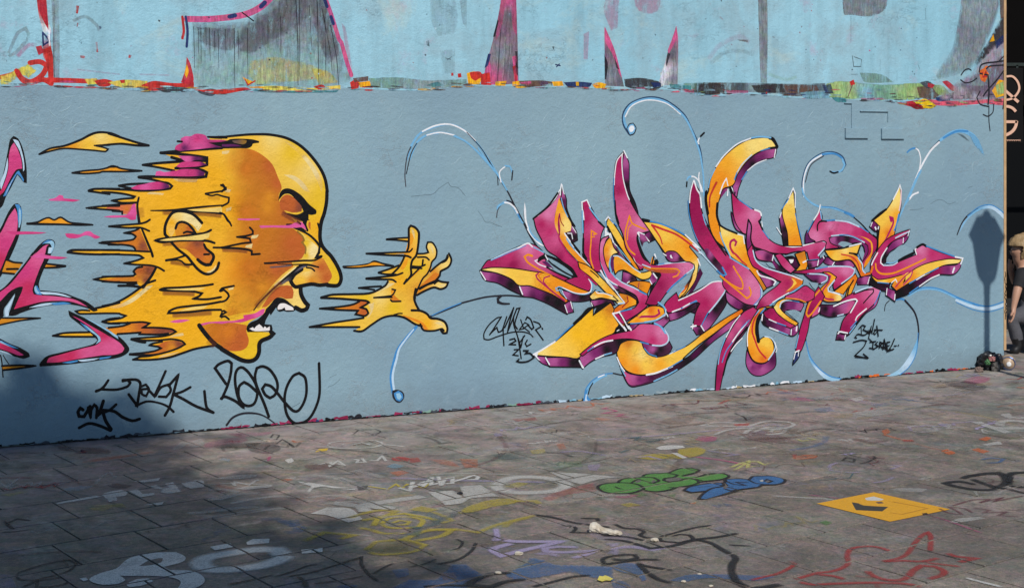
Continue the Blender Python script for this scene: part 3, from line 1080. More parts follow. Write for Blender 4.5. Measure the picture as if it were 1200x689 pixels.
G 1520 1818 ylm/1782 1755 yly/1915 1625 ylp/1982 1527 yly/1948 1398 yly/1982 1268 ylo/1265 1597 ylo/1077 1474 ylo/1077 976 ylo/1015 636 ylo/1540 482 yly/1424 995 yog/2083 966 yly/1835 807 ylp/772 833 ylo/772 766 ylo/1139 661 ylo/1392 1407 ylo/1598 587 yly/1650 1850 ylp:1328 1849 1411 1857 1501 1868 1605 1869 1676 1863 1749 1846 1815 1815 1875 1769 1935 1705 1982 1637 2009 1571 2019 1501 2019 1508 2016 1436 2002 1365 1982 1307 1972 1249 1972 1190 1989 1144 2022 1104 2043 1084 2083 1024 2110 965 2114 919 2090 884 2036 886 1968 893 1915 900 1841 890 1841 871 1848 832 1868 792 1888 766 1881 747 1848 735 1808 756 1742 804 1689 816 1637 764 1605 727 1507 674 1488 644 1491 613 1637 604 1657 594 1637 572 1585 553 1569 531 1567 480 1549 443 1514 429 1462 436 1405 464 1328 513 1322 520 1281 538 1227 534 1152 523 1077 502 1003 482 929 474 856 474 778 480 856 497 757 515 832 517 905 525 948 540 875 563 954 581 820 591 766 606 844 610 954 614 1015 627 929 627 814 635 826 646 682 643 694 640 552 633 301 652 370 664 516 662 694 653 628 684 711 692 753 702 711 713 652 713 694 705 635 711 593 722 635 737 694 742 604 725 699 738 735 752 699 764 694 768 605 773 458 775 434 793 564 809 694 830 670 838 741 871 820 923 796 948 711 958 592 966 635 964 540 983 605 993 694 996 711 995 778 996 790 1008 779 1023 799 1044 832 1052 790 1063 723 1074 790 1088 838 1104 814 1121 711 1129 592 1136 575 1134 388 1153 411 1163 516 1161 694 1156 784 1153 790 1158 772 1177 711 1190 628 1190 694 1190 575 1204 623 1212 694 1210 592 1209 711 1212 778 1220 793 1238 772 1254 723 1261 790 1275 814 1288 741 1293 631 1304 711 1310 811 1315 799 1373 714 1378 711 1393 592 1404 635 1404 499 1418 575 1426 694 1427 711 1439 790 1444 711 1447 649 1461 711 1470 778 1475 787 1484 729 1500 652 1510 592 1512 635 1498 511 1524 592 1533 741 1526 832 1520 923 1524 985 1537 954 1569 881 1585 811 1601 893 1607 1028 1643 835 1679 954 1692 1077 1698 1015 1726 945 1754 1046 1764 1233 1776 1252 1849
U cheek_shade
G 1540 1761 yor/1637 1671 ydr/1689 1556 ydr/1488 1659 yor/1424 1704 yor*0.35/1366 1597 yor*0/1366 1344 yor*0/1488 1374 yor/1618 1403 yo2/1749 1401 ydr/1637 1467 yo2/1520 1214 yor/1782 1169 ydr/1861 1180 ydr/1835 1103 ydr/1520 1023 yor/1424 837 yor*0.3/1366 871 yor*0/1683 1005 ydr/1585 894 yo2/1392 737 yor*0.5/1354 1029 yor*0/1411 1179 yor*0.2/1354 1783 yor*0/1328 1723 yor*0/1328 1660 yor*0/1328 1597 yor*0/1328 1534 yor*0/1328 1471 yor*0/1328 1408 yor*0/1328 1345 yor*0/1328 1282 yor*0/1328 1219 yor*0/1328 1156 yor*0/1328 1093 yor*0/1328 1030 yor*0/1328 967 yor*0/1328 904 yor*0/1328 841 yor*0/1328 778 yor*0/1328 715 yor*0:1354 1783 1456 1781 1501 1779 1553 1761 1611 1723 1657 1675 1689 1604 1716 1530 1696 1479 1716 1402 1782 1336 1821 1284 1861 1251 1782 1272 1868 1206 1861 1177 1878 1141 1875 1115 1848 1071 1782 1047 1795 1021 1716 966 1637 885 1572 811 1520 744 1456 734 1392 724 1328 715 1328 841 1328 1030 1328 1345 1328 1660
U jaw_shade
G 1265 623 yor*0.75/1366 618 yor/1456 582 ydr/1424 520 ydr/1202 664 yor*0.3:1193 668 1265 677 1366 681 1488 656 1485 618 1501 560 1488 517 1449 497 1392 497 1347 512 1315 545 1265 579 1221 626
U neck_shade
G 844 695 ydr/741 669 yog2/954 652 ydd/1009 643 ydd/652 667 yog2:610 685 711 692 772 710 832 707 878 702 862 684 832 674 929 669 1009 655 1034 639 978 626 929 627 814 635 826 646 682 643
G 893 562 yor/954 565 ydr/1059 559 ydd/893 513 yor/1015 531 yo2:875 563 929 563 978 582 1040 582 1090 561 1052 541 978 520 917 505 850 497 772 514 844 516 905 525 948 540
G 790 1429 yor/741 1405 yor/766 1386 pk4:652 1437 790 1444 799 1373 714 1380 711 1393 604 1407
G 796 1269 yor/772 1232 yor/832 1182 ydd/790 1195 yor:814 1288 832 1249 875 1144 790 1153 772 1177 711 1190 628 1190 694 1198 592 1205 711 1211 781 1220 796 1238 772 1254 726 1261 793 1276
G 820 1034 ydr/796 974 yor/875 1026 ydd/850 965 ydd/652 979 yor/814 942 ylo:796 992 790 1008 779 1023 799 1044 844 1055 920 1043 887 989 838 926 817 930 796 948 711 958 592 966 575 976 694 990 711 990 778 991
U highlight
G 1848 1755 ylw*0/1881 1703 ylw*0.9/1935 1632 ylw*0.9/1968 1554 ylw*0.2:1729 1832 1808 1793 1888 1722 1955 1631 1989 1553 1982 1501 1948 1580 1901 1664 1835 1742 1768 1800
G 1795 1600 ylw*0.8/1861 1535 ylw*0.7/1901 1496 ylw*0.2:1729 1613 1795 1607 1855 1567 1908 1496 1868 1509 1808 1568
G 772 846 ylw*0.9/850 904 ylw*0.8/664 807 ylw*0.3:628 809 711 830 784 870 862 928 899 933 844 886 772 833 682 800
F ylw*0.7:881 1511 966 1503 960 1491 856 1499
F ylw*0.5:1015 1596 1177 1589 1164 1570 1052 1574
F ylw*0.7:1328 1764 1379 1770 1366 1748 1328 1745
F ylw*0.6:1354 1527 1389 1521 1379 1502 1347 1505
F ylw*0.6:1354 1401 1392 1413 1385 1388 1354 1379
F ylw*0.8:1520 1227 1566 1232 1553 1210 1514 1205
F ylw*0.8:1482 1164 1527 1176 1520 1144 1475 1152
F ylw*0.9:1366 893 1405 904 1401 888 1373 883
F ylw*0.7:1040 623 1083 630 1090 611 991 604
F ylw*0.6:954 497 1028 508 1071 515 1015 494 929 480
U eye
G 1881 1167 yly/1935 1139 ylw/1915 1101 ylw/1881 1089 yly:1808 1259 1861 1225 1915 1179 1958 1139 1962 1087 1955 1106 1928 1068 1888 1060 1848 1067 1871 1109 1878 1134 1861 1180 1865 1206 1835 1239
S bk;8.9,14.4,17.7:1795 1269 1841 1251 1895 1224 1941 1184 1972 1145
S bk;14.5,18.9,16.7:1972 1164 1965 1113 1965 1106 1945 1074 1982 1080
S yd2;11.1:1821 1245 1855 1212 1865 1186 1851 1174 1875 1141 1873 1102
U eyebrow
F bk:1693 1447 1703 1492 1722 1517 1755 1525 1795 1513 1848 1477 1901 1418 1948 1379 1945 1356 1915 1350 1895 1354 1895 1321 1905 1315 1888 1315 1881 1289 1895 1250 1888 1241 1861 1283 1855 1309 1808 1323 1775 1343 1722 1366 1755 1366 1808 1355 1841 1361 1861 1374 1841 1413 1808 1445 1768 1465 1795 1468 1768 1488 1735 1488 1716 1472
G 1742 1453 ydr/1782 1414 ydr/1835 1400 ydd:1722 1472 1749 1485 1782 1475 1821 1439 1848 1406 1848 1374 1795 1368 1749 1379 1709 1389 1703 1440
F ydr:1895 1308 1908 1302 1908 1256 1895 1270
S bk;11:1749 1292 1788 1291
U eye_flare
G 1585 1283 pk3/1716 1283 pk3/1835 1290 pk3:1569 1289 1650 1288 1768 1288 1808 1304 1848 1309 1868 1283 1881 1251 1848 1271 1782 1269 1650 1275 1579 1273
S pk3;7.6,12,7.6:1433 1332 1501 1329 1569 1330
S bk;11.1:1821 1310 1841 1293
F bk:1808 1268 1848 1271 1868 1257 1888 1244 1868 1244 1841 1258
U nose_shade
G 1982 1008 ydr/2016 942 ydr/1881 979 ylp/1848 929 ylm/1915 926 yo2/1948 1061 yo2:1962 1067 1995 1066 2029 1007 2053 947 2022 903 1948 909 1881 905 1815 895 1792 911 1801 943 1841 974 1915 991 1881 1011
S bk;24.4,24.4,27.7:2022 896 1968 893 1915 902 1848 893 1808 888 1785 909 1775 931 1801 969 1848 1000
G 1828 1026 gr3/1782 970 bk/1716 908 gr3*0.8:1689 909 1755 964 1835 1023 1901 1024 1848 1003 1795 969 1775 931 1755 926 1716 905
S bk;7.7,14.3,16.5,13.2:1533 749 1572 799 1650 872 1729 940 1795 992 1848 1026 1895 1027 1941 1016
S ylw;8.8:1670 903 1729 952 1808 1014
S bk;7.7,13.2,11:1601 1049 1676 1050 1782 1053 1861 1056 1935 1056 1982 1076
S bk;13.2,6.6:1605 1047 1650 1045 1689 1047
S bk;5.5,8.8,11.1:1689 1040 1782 1033 1881 1030 1962 1010
S gr3*0.7;11:1637 1020 1716 1023 1782 1028
S bk;11.1:1881 1011 1915 1004 1935 987
F ydr:1689 890 1749 900 1782 893 1795 853 1788 815 1742 814 1716 825 1676 820 1618 771 1585 766 1637 841
U mouth
F bk:1676 820 1716 821 1749 804 1782 774 1808 756 1848 738 1841 729 1808 740 1795 731 1749 730 1729 737 1703 732 1686 743 1680 762 1644 712 1637 726 1611 682 1605 657 1650 651 1657 622 1644 610 1598 609 1494 612 1485 631 1488 650 1514 674 1559 691 1605 733 1611 752 1637 777
U tooth
F wh2:1689 762 1703 783 1735 785 1755 775 1792 754 1795 738 1742 740 1735 760 1716 748 1689 746
U tooth
F wh2:1504 633 1527 642 1536 632 1549 647 1569 659 1585 645 1595 631 1605 644 1618 631 1637 642 1638 614 1540 616
U lip_smear
G 1360 685 pk3/1488 701 pk4/1572 729 pk3:1328 689 1405 689 1469 702 1465 721 1540 730 1585 753 1605 756 1598 727 1559 704 1507 690 1456 677 1366 678 1328 674 1265 680 1196 668 1186 678 1240 688
G 1059 704 pk3:1000 702 1040 711 1096 712 1127 706 1077 695 1034 694
U outline
S bk;12.7,17.8,21.6,25.5,25.5,25.5:1240 1854 1328 1854 1411 1862 1501 1870 1605 1872 1676 1865 1749 1848 1815 1816 1875 1771 1935 1706 1982 1638 2009 1573 2021 1501 2019 1508 2016 1436 2002 1365 1982 1307 1973 1249 1973 1190 1989 1144 2022 1104 2043 1084 2083 1024 2110 965 2114 919 2090 886 2022 890
S bk;12.8:1958 1294 1968 1255 1975 1203
S bk;28:1841 884 1845 839 1868 792 1891 766 1881 743 1848 734 1808 755
S bk;27.5:1644 607 1660 593 1637 572 1585 553 1569 531 1567 480 1549 443 1514 427 1462 434 1405 464 1328 513 1322 520 1271 560 1221 619 1184 671
S bk;13.5,14.7,12.3:1277 538 1227 534 1152 523 1077 502 1003 482 929 474 856 474 775 480
S bk;12.2:775 480 820 494 875 496 978 514 1052 535 1096 557 1077 577 1015 593 929 591 820 597 766 606
S bk;15.8,12.2:757 514 832 505 893 502 929 505
S bk;12.2:757 516 832 518 905 525 948 540 929 551 875 563 893 572 954 581
S bk;15.8:766 606 820 588 850 583
S bk;12.2:766 609 844 611 954 614 1009 624 1039 638 1015 655 929 669 832 674 856 685 878 699 832 709 747 709 652 711
S bk;12.1:628 684 711 690 753 702 741 712
S bk;12.1:682 643 820 645 814 635 929 627 991 630
S bk;12:694 742 592 725 699 737 735 752 699 764 694 768 605 773 458 777 434 793 469 798 516 793
S bk;13.1:301 652 370 665 516 662
S bk;13.1:301 652 370 643 546 633
S bk;13.2:694 740 635 737 593 722 635 711 694 707 628 711
S bk;14.5:552 806 611 816 694 834 592 817 664 831 741 868 820 920 856 944 911 963
S bk;15.8,18.3:917 1043 887 989 838 923
S bk;15.7:688 938 760 935 832 923
S bk;13.3:741 944 796 948 772 956
S bk;12:694 962 635 964 540 983 605 994 694 997
S bk;13.3:592 969 711 958 796 955
S bk;13.3:592 997 711 995 778 996 790 1005 779 1023 799 1044 832 1049
S bk;13.3,12.1,13.3,12.1:966 1020 929 1043 881 1057 790 1065 723 1074 790 1088 838 1104 814 1121 711 1129 592 1136
S bk;16.7,13.1:388 1153 411 1164 516 1162 694 1157
S bk;15.6,12:388 1153 458 1142 575 1134 694 1133
S bk;12.1:592 1159 711 1154 875 1142
S bk;12.1,18.2:811 1478 802 1428 808 1367 814 1324
S bk;12.2,15.8,15.8:829 1286 856 1218 887 1143 896 1112
S bk;12.1:790 1158 775 1177 711 1190 628 1192 694 1190 575 1204 623 1210 694 1210 592 1209 711 1212 778 1220 793 1238 772 1254 723 1261 790 1275 814 1290
S bk;13.3,12.1,12.1:878 1340 856 1326 814 1316 711 1310 631 1304 741 1293 820 1292 875 1270
S bk;12:694 1427 575 1426 499 1418 635 1405 694 1399 652 1397 711 1393 711 1378
S bk;12.1:592 1430 711 1439 790 1444
S bk;13.3:796 1447 711 1447 649 1461 711 1470 778 1475 787 1484 729 1500 652 1511 592 1514 635 1501 575 1511 511 1521
S bk;14.4:511 1524 546 1533 694 1532
S bk;14.6:592 1534 741 1526 832 1519 923 1522 1003 1531 1015 1546 991 1565 954 1572 881 1591 811 1601
S bk;18.4:811 1604 862 1606 985 1604 1171 1598 1227 1604 1233 1629 1202 1645 1139 1656 1037 1658
S bk;14.5:691 1552 760 1561 881 1563
S bk;14.5:691 1552 760 1535 844 1520
S bk;13.4:835 1679 923 1665 1028 1643
S bk;14.6,18.3:835 1679 923 1689 1077 1700
S bk;18.4:1012 1726 1108 1698 1171 1679
S bk;18.5:945 1754 1046 1748 1171 1733 1233 1723 1233 1704 1171 1704 1139 1701
S bk;18.5:1233 1704 1233 1679 1202 1670 1108 1664 1037 1658
S bk;16,20.9:945 1754 1015 1761 1139 1772 1328 1786
U hair_flame
G 1171 1836 pk4/1108 1842 pk3/1177 1798 pk3/1090 1786 pur2/1052 1798 pk4/1296 1799 pur2/1296 1833 pk4:1031 1776 1040 1798 1077 1817 1068 1842 1096 1857 1133 1858 1158 1872 1196 1872 1227 1861 1240 1839 1328 1836 1366 1830 1443 1802 1366 1796 1328 1789 1265 1786 1139 1772 1065 1766
F pk3*0.7:1139 1792 1177 1811 1208 1805 1221 1783
G 1108 1717 pk3/1171 1717 pur2/1221 1717 bk:1052 1735 1139 1733 1227 1723 1227 1707 1164 1708 1108 1695
G 1077 1680 pk4/1171 1683 pk4/1215 1682 pur2:1040 1670 1077 1695 1152 1698 1202 1695 1233 1679 1171 1668 1065 1662
G 954 1624 pk3/1046 1630 pk4/1139 1630 pk4/1202 1623 pur2:911 1612 917 1637 942 1642 966 1634 1040 1643 1077 1652 1171 1649 1221 1629 1215 1610 1108 1606
G 844 1548 pk3/923 1557 pk4/985 1544 pur2/790 1539 pk4:763 1536 796 1552 844 1560 893 1572 942 1572 991 1556 1003 1540 954 1528 850 1525 784 1528
G 766 1386 pk3/766 1349 pk4/652 1364 pk3:772 1435 790 1441 796 1386 793 1343 766 1340 729 1356 652 1356 598 1363 652 1370 729 1371 757 1392
F bk:1230 1858 1328 1862 1328 1862 1366 1859 1363 1843 1328 1843 1328 1841 1252 1846
F bk:1240 1817 1328 1824 1366 1833 1379 1840 1430 1844 1520 1840 1569 1828 1566 1818 1527 1812 1520 1796 1494 1783 1424 1783 1328 1781 1328 1777 1202 1772 1328 1789
G 1411 1827 brn/1488 1828 yd2:1392 1830 1456 1837 1488 1831 1482 1815 1456 1808 1405 1818
F pur2:1328 1808 1405 1808 1456 1796 1366 1792 1328 1794
S bk;12.3:1049 1826 1077 1824
U smoke_shade
S ydd*0.5;32.2:954 1383 1108 1380 1233 1369 1328 1357
S ydd*0.5;32:954 884 1077 876 1158 867
S ydd*0.5;32.1:1015 742 1139 742 1265 746
S ydd*0.5;26.7:1003 1072 1077 1060 1127 1040
S ydd*0.45;26.7:954 1185 1077 1188 1202 1184
S ydd*0.5;27.1:1328 1140 1424 1134 1494 1126
S ydd*0.5;26.9:1240 1475 1315 1465
S ydd*0.6;36.9:823 1416 829 1354
S ydd*0.6;43.1:1240 575 1284 534
S ydd*0.5;32.1:1052 1586 1171 1582
S ydd*0.4;38.3:1546 768 1618 841 1716 921
S ydd*0.5;33.1:1716 1370 1782 1330 1841 1303
U ear
G 1015 1320 ylo/1108 1355 ylw/1171 1310 ylw/1046 1363 ylp:1009 1227 985 1277 985 1333 1009 1376 1059 1387 1121 1374 1177 1329 1202 1297 1177 1260 1139 1305 1077 1325 1040 1294 1028 1257
G 1077 1287 yo2/1121 1268 ydr/1052 1263 yo2:1034 1270 1046 1307 1077 1322 1121 1305 1152 1267 1139 1236 1040 1226
S bk;18.4:1202 1313 1164 1354 1127 1377 1071 1390 1022 1382 991 1345 972 1296 972 1246 991 1227
S bk;16:1037 1282 1049 1313 1077 1322 1114 1308 1146 1273 1164 1242
S bk;13.5:1087 1253 1108 1260 1158 1249
S bk;14.8,18.5,14.8:1259 1268 1221 1250 1164 1242 1046 1227 954 1219 914 1210 954 1200 1046 1207 1171 1204 1240 1199 1281 1185
F ylp:936 1210 985 1220 1108 1230 1202 1241 1252 1252 1246 1221 1202 1206 1077 1209 985 1206
G 1171 1185 ydd/1139 1148 ydr/1202 1122 ydr/1233 1089 yor/1077 1194 yo2:1015 1195 1171 1198 1215 1193 1215 1159 1265 1114 1271 1088 1252 1051 1215 1052 1177 1082 1139 1117 1102 1150 1052 1163
S bk;16,18.5:1009 1199 1052 1151 1108 1106 1139 1067 1177 1022 1221 993 1259 994 1296 1021 1309 1059
S bk;14.8,18.6,21,18.6:1215 1178 1227 1152 1271 1113 1274 1088 1255 1051 1227 1049 1196 1065 1174 1085
S bk;13.6:1215 1115 1246 1115
F ylw*0.9:1221 1002 1265 1019 1296 1056 1284 1019 1252 998
U slash_mark
S bk;7.4,13.5,14.7,9.8:884 1396 954 1395 1028 1397 1139 1408 1233 1416 1328 1422
S bk;12.3,13.6:1077 1399 1139 1386 1233 1381 1328 1369
F ylp:1108 1398 1202 1402 1328 1411 1328 1414 1328 1376 1265 1381 1171 1387
S bk;8.7,13.7:1224 1497 1296 1506 1328 1512 1354 1521 1354 1534 1354 1527 1334 1553
S bk;9.9,13.7:1224 1494 1265 1484 1296 1490 1341 1477 1373 1470 1369 1439 1341 1423 1328 1417
S bk;10,16.2,10:1315 1377 1341 1364 1366 1325 1379 1312 1389 1290
S bk;12.4:1224 1497 1265 1503 1328 1512
S bk;13.7:1322 1550 1341 1540 1347 1527 1328 1509
S bk;12.5:1274 1157 1328 1156 1392 1167 1456 1178 1514 1183 1507 1208 1456 1216 1424 1220 1482 1225 1527 1236 1527 1255 1507 1278
S bk;13.8:1328 1153 1424 1148 1488 1139 1520 1128 1520 1106 1572 1108
S bk;14.7:939 903 966 912 1077 913 1202 918 1271 925
S bk;14.8:948 900 1046 893 1139 886 1202 871 1183 853 1146 839 1233 832 1322 842
F ylp:978 905 1139 906 1227 905 1177 891 1046 897
S bk;13.7:1319 879 1341 887 1366 864 1373 845 1354 821 1328 812
S bk;13.7:1315 882 1328 897 1405 910
S bk;14.8:1322 813 1233 801 1139 795 1046 787 997 768 991 756 1046 756 1139 758 1233 764 1322 762
F ylp:1052 765 1139 786 1240 791 1202 774
S bk;13.7:1328 740 1319 721 1328 715
S bk;12.4:1328 752 1341 755 1354 745 1328 730
S bk;12.4:1328 718 1347 720 1373 700
S bk;15.9,12.3,13.5:978 1085 1028 1093 1071 1104 1096 1112
S bk;12.3,9.8,13.5:978 1085 1046 1086 1077 1075 1096 1056 1139 1055
P pink_letter|large pink letter with a hooked foot, left of the painted neck
U paint
F bk:-34 921 22 954 84 1023 152 1110 186 1163 181 1151 226 1204 266 1232 295 1232 314 1214 310 1184 295 1148 301 1166 278 1112 244 1042 221 971 226 929 295 920 370 905 434 878 499 848 567 793 540 786 505 808 434 830 365 839 284 836 198 822 113 796 90 785 50 784 34 800 -34 720
F ltb2:266 1227 295 1226 310 1208 307 1178 292 1148 278 1148 295 1184 284 1208 249 1209
F bl:255 1221 272 1230 295 1226 266 1215 238 1204
F wb:278 1184 301 1184 287 1148 272 1149
F bl:209 959 232 916 238 901 209 905 195 930
F wb:226 920 295 914 353 902 411 879 394 880 318 898 244 904
F ltb2:195 948 203 959 212 929 226 914 215 908 198 924
F wb:164 827 226 845 284 851 353 851 284 839 215 830
F bl:284 848 365 852 411 840 318 836
G 249 1185 pk5/226 1126 pk5/141 1039 pk4/158 949 pkr/113 844 pkr/341 876 pk5/34 895 pk4:266 1191 278 1202 249 1194 209 1156 192 1145 113 1040 50 965 -34 898 -34 844 0 872 56 929 107 954 130 953 124 927 101 874 79 822 158 842 238 859 318 862 399 855 475 828 505 817 452 853 399 873 313 889 226 899 192 906 184 930 198 983 226 1060 249 1113
F wallc:22 777 22 824 45 859 84 916 84 905 62 834 50 799 45 776
F wb:31 782 28 824 50 858 84 910 81 899 56 834 48 811 50 787 39 779
G 244 1137 pk3/365 1122 pk4:238 1153 249 1143 295 1133 388 1121 341 1112 255 1119 169 1131
P pink_letter|pink elbow-shaped stroke pointing down left below the painted neck
U paint
F bk:391 801 434 778 516 735 605 682 694 622 658 655 717 603 753 552 747 528 711 505 652 493 592 494 635 494 516 483 399 475 226 471 223 486 266 531 341 548 458 571 534 588 564 611 516 662 434 733 399 765
F ltb2:475 758 546 721 623 672 694 622 682 629 688 611 652 637 635 653 552 709
F ltb2:469 713 516 671 558 636 569 611 552 587 581 604 578 629 528 677 487 709
F bl:458 726 487 706 522 668 505 675
F wb:446 497 516 500 575 502 540 491 469 486
F bl:353 487 446 497 446 488 399 481
F bl:575 504 647 509 635 501 575 492
G 429 757 pk4/605 645 pkr/623 565 pk5/682 574 pk5/399 517 pkr/516 529 pk5:414 767 458 744 528 698 611 645 664 606 628 638 699 585 723 553 711 530 664 517 592 518 575 516 458 505 341 491 266 492 278 519 353 538 469 565 552 581 584 604 575 635 516 693 446 744
P painted_hand|clawing yellow hand with spiky speed trails beside the head
U paint
G 2622 1214 ylm/2574 989 yly/2526 900 ylo/2383 798 ylp/2690 985 yly/2749 1129 ylp/2289 794 yly/2478 723 yly/2719 603 ylo/2827 606 ylp/2103 633 ylm/2768 946 yo2/2847 998 ylp/2671 832 yo2/2817 863 ylp/2574 1097 yog:2593 1264 2632 1254 2661 1213 2651 1149 2642 1086 2651 1077 2729 1079 2715 1120 2724 1152 2759 1147 2788 1100 2783 1055 2749 1010 2754 983 2729 929 2749 955 2808 1008 2857 1034 2876 1070 2896 1042 2886 997 2827 953 2808 908 2768 882 2798 890 2872 878 2857 842 2808 835 2768 850 2690 821 2647 800 2637 769 2651 715 2700 690 2744 651 2817 630 2862 586 2867 540 2842 537 2808 553 2700 558 2681 595 2632 602 2574 641 2497 668 2421 667 2345 630 2261 576 2205 584 2242 604 2103 614 1901 624 2057 644 2195 660 2289 677 2308 703 2289 731 2242 733 2289 758 2308 775 2233 785 2103 797 1979 815 2103 832 2289 825 2383 852 2431 877 2450 895 2421 914 2289 923 2383 929 2469 948 2374 955 2459 983 2517 1009 2545 1053 2555 1080 2421 1079 2289 1089 2421 1092 2565 1093 2584 1169 2431 1180 2589 1187
U shade
G 2214 743 yor/2270 750 ydr/2270 705 ydr/2057 741 yog:1970 741 2103 744 2223 765 2270 781 2308 770 2270 750 2242 729 2289 722 2303 695 2270 678 2214 694 2233 716 2103 726
G 2402 798 yor/2497 794 yor/2478 831 yog:2341 796 2469 800 2459 840 2488 839 2478 822 2497 794 2536 765 2469 768 2459 786
F yog:2555 881 2613 942 2671 985 2700 1003 2651 950
F yor:2651 805 2671 858 2729 911 2778 945 2808 935 2768 882 2710 866 2671 840
F yog2:2536 675 2632 643 2690 613 2729 566 2700 563 2671 605 2574 650
F yog:2526 981 2565 1043 2584 1052 2574 1007 2545 971
F yog:2589 1124 2598 1223 2622 1195 2613 1150
U highlight
F ylw*0.8:2440 886 2497 888 2431 851 2327 819 2383 852
F ylw*0.7:2298 757 2345 764 2336 711 2308 668 2289 660 2317 712
F ylw*0.7:2603 1250 2627 1232 2632 1168 2622 1186
F ylw*0.8:2739 1133 2759 1119 2768 1064 2754 1092
F ylw*0.8:2768 609 2817 616 2852 569 2817 589
F ylw*0.8:2788 854 2857 874 2847 847
U outline
S bk;16.4:2589 1187 2589 1250 2603 1266 2637 1251 2661 1213 2656 1140 2642 1068 2613 1033 2603 988 2603 933 2555 881 2574 907
S bk;15.1:2661 1222 2656 1131
S bk;12.6:2555 881 2613 933 2671 985
S bk;12.5:2431 1180 2478 1184 2589 1187
S bk;12.5:2431 1178 2497 1173 2584 1162
S bk;15.1:2589 1187 2586 1124 2574 1093
S bk;11.3,15:2613 1112 2593 1092 2478 1091 2289 1089 2421 1076 2574 1065 2603 1053
S bk;15:2560 1070 2545 1035 2517 991 2469 947
S bk;12.6:2647 1077 2700 1077 2729 1084 2715 1120 2724 1152 2759 1148 2788 1100 2783 1050 2754 1019 2744 983 2719 938 2690 912 2661 859 2637 805 2632 769
S bk;12.6:2651 1054 2710 1052 2734 1033
S bk;13.9:2690 1035 2685 994
S bk;12.6:2613 995 2671 990 2705 1002
S bk;12.6:2613 983 2681 978
S bk;13.6:2130 1008 2214 1009 2308 1020 2345 1036 2402 1019 2478 1001 2383 1008 2289 1002 2195 999 2135 1003
F yog:2149 1005 2289 1014 2345 1030 2421 1007 2327 1010 2242 1003
S bk;13.7:2374 961 2459 985 2517 1004
S bk;12.5:2374 959 2421 949 2497 944
S bk;15,12.5:2289 925 2383 930 2497 939 2545 953
S bk;15,12.5:2289 923 2383 916 2469 911 2497 894
S bk;13.7:2237 864 2308 868 2393 869
S bk;12.4:2237 864 2308 854 2345 848
S bk;14.9:2440 899 2421 872 2345 835 2289 824 2195 825 2057 827 1979 813
S bk;14.8:1979 810 2103 800 2223 786 2289 777 2308 765
S bk;13.6:2233 785 2289 778 2308 766 2280 749 2247 735 2289 722 2303 695 2280 678 2214 692 2233 716 2103 726 1970 741 2103 746 2195 757 2242 776
S bk;13.6:2270 665 2195 657 2057 644 1901 624 2103 614 2242 607
S bk;15:2205 584 2261 579 2327 618 2402 659 2478 670 2555 654 2632 607 2681 591
S bk;10:2483 676 2517 683 2541 682
S bk;13.9:2671 605 2695 563 2768 555 2827 565 2842 551
S bk;16.5:2608 700 2671 694 2719 671 2744 642 2798 633 2847 610 2867 568 2862 536 2837 535 2817 561
S bk;16.4:2637 842 2627 779 2642 733 2661 701
S bk;11.2:2469 847 2493 841 2483 821 2464 804 2341 796 2469 793
S bk;11.3:2459 777 2469 766 2531 764
S bk;15.2:2666 840 2719 866 2768 882 2812 926 2817 953 2876 983 2896 1028 2878 1072
S bk;14:2744 956 2788 991 2827 1017 2857 1034 2867 1061
S bk;12.7:2827 1012 2857 1025 2872 1052
S bk;15.2:2647 800 2700 825 2768 847 2817 834 2857 847 2872 876 2827 882 2798 890 2773 873
S bk;12.6:2642 837 2729 874 2798 899
P painted_curl|double-lined curl arching left of the lettering
U paint
S cb;12.7:2575 1710 2626 1834 2667 1882 2759 1925 2884 1947 2988 1907 3094 1811 3179 1699 3243 1601
S cb;11.6:2595 1710 2652 1829 2718 1873 2811 1891 2915 1872 3030 1810 3158 1690 3233 1611
S dg;6.9,9.1:2567 1529 2561 1615 2579 1739 2626 1834
S dk;7.1:2571 1615 2605 1748 2652 1829
S cb;14.3,13.1:2605 1802 2667 1882 2759 1925
S wh;10.8:2687 1898 2780 1937 2884 1947 2988 1907 3073 1836
S dk;6.1,9.8,14.7:3009 1894 3115 1787 3179 1693 3243 1591 3253 1574 3317 1484 3370 1387 3431 1282 3484 1184 3546 1092
S cb;13.1:2646 1825 2718 1873 2800 1887
S wh;9.6:2718 1873 2811 1891 2915 1874
S cb;12.1:2915 1868 3009 1826 3115 1738 3211 1640 3279 1546 3309 1498
S cb;9.1:3094 1787 3168 1690 3222 1631
S wh;8.5:3265 1552 3254 1621 3297 1660
S cb;12.2:3297 1664 3334 1660 3351 1620
S dk;9.8:3354 1630 3347 1567
S dk;6.1:3239 1591 3243 1532
P painted_curl|small pale curl hooked on the stem left of the lettering
U paint
S cb;13:3238 1368 3272 1405 3309 1415 3347 1393 3385 1338 3423 1275
S dg;7.1:3232 1310 3241 1361 3268 1399
S cb;15.9:3238 1382 3272 1405 3309 1415
S wh;12.2:3294 1412 3332 1404 3370 1373 3393 1331
S bl;9.8:3393 1331 3423 1275
S dk;9.8:3309 1425 3339 1415 3362 1394
S cb;11.1:3408 1296 3431 1268
F wh:3444 1412 3455 1365 3461 1281 3492 1205 3546 1141 3607 1098 3561 1113 3500 1170 3457 1240 3440 1330
F dk:3434 1365 3442 1296 3469 1226 3454 1240
F cb:3469 1274 3500 1198 3546 1155 3584 1119 3530 1148 3484 1205
P painted_curl|tall curl with a round white bulb rising above the lettering
U paint
S bln;18.6,18,14.3,9.9:4275 1891 4229 1963 4233 2045 4299 2113 4440 2154 4583 2132 4728 2040 4796 1936 4870 1790 4894 1645 4911 1440
S cb;19.3,18,15.5,12.9:4280 1902 4238 1973 4243 2039 4303 2105 4440 2144 4583 2121 4723 2030 4796 1926 4865 1769 4885 1682 4901 1572 4904 1440
S wh;10.3,7.7:4243 2014 4299 2092 4428 2135 4583 2113 4704 2036
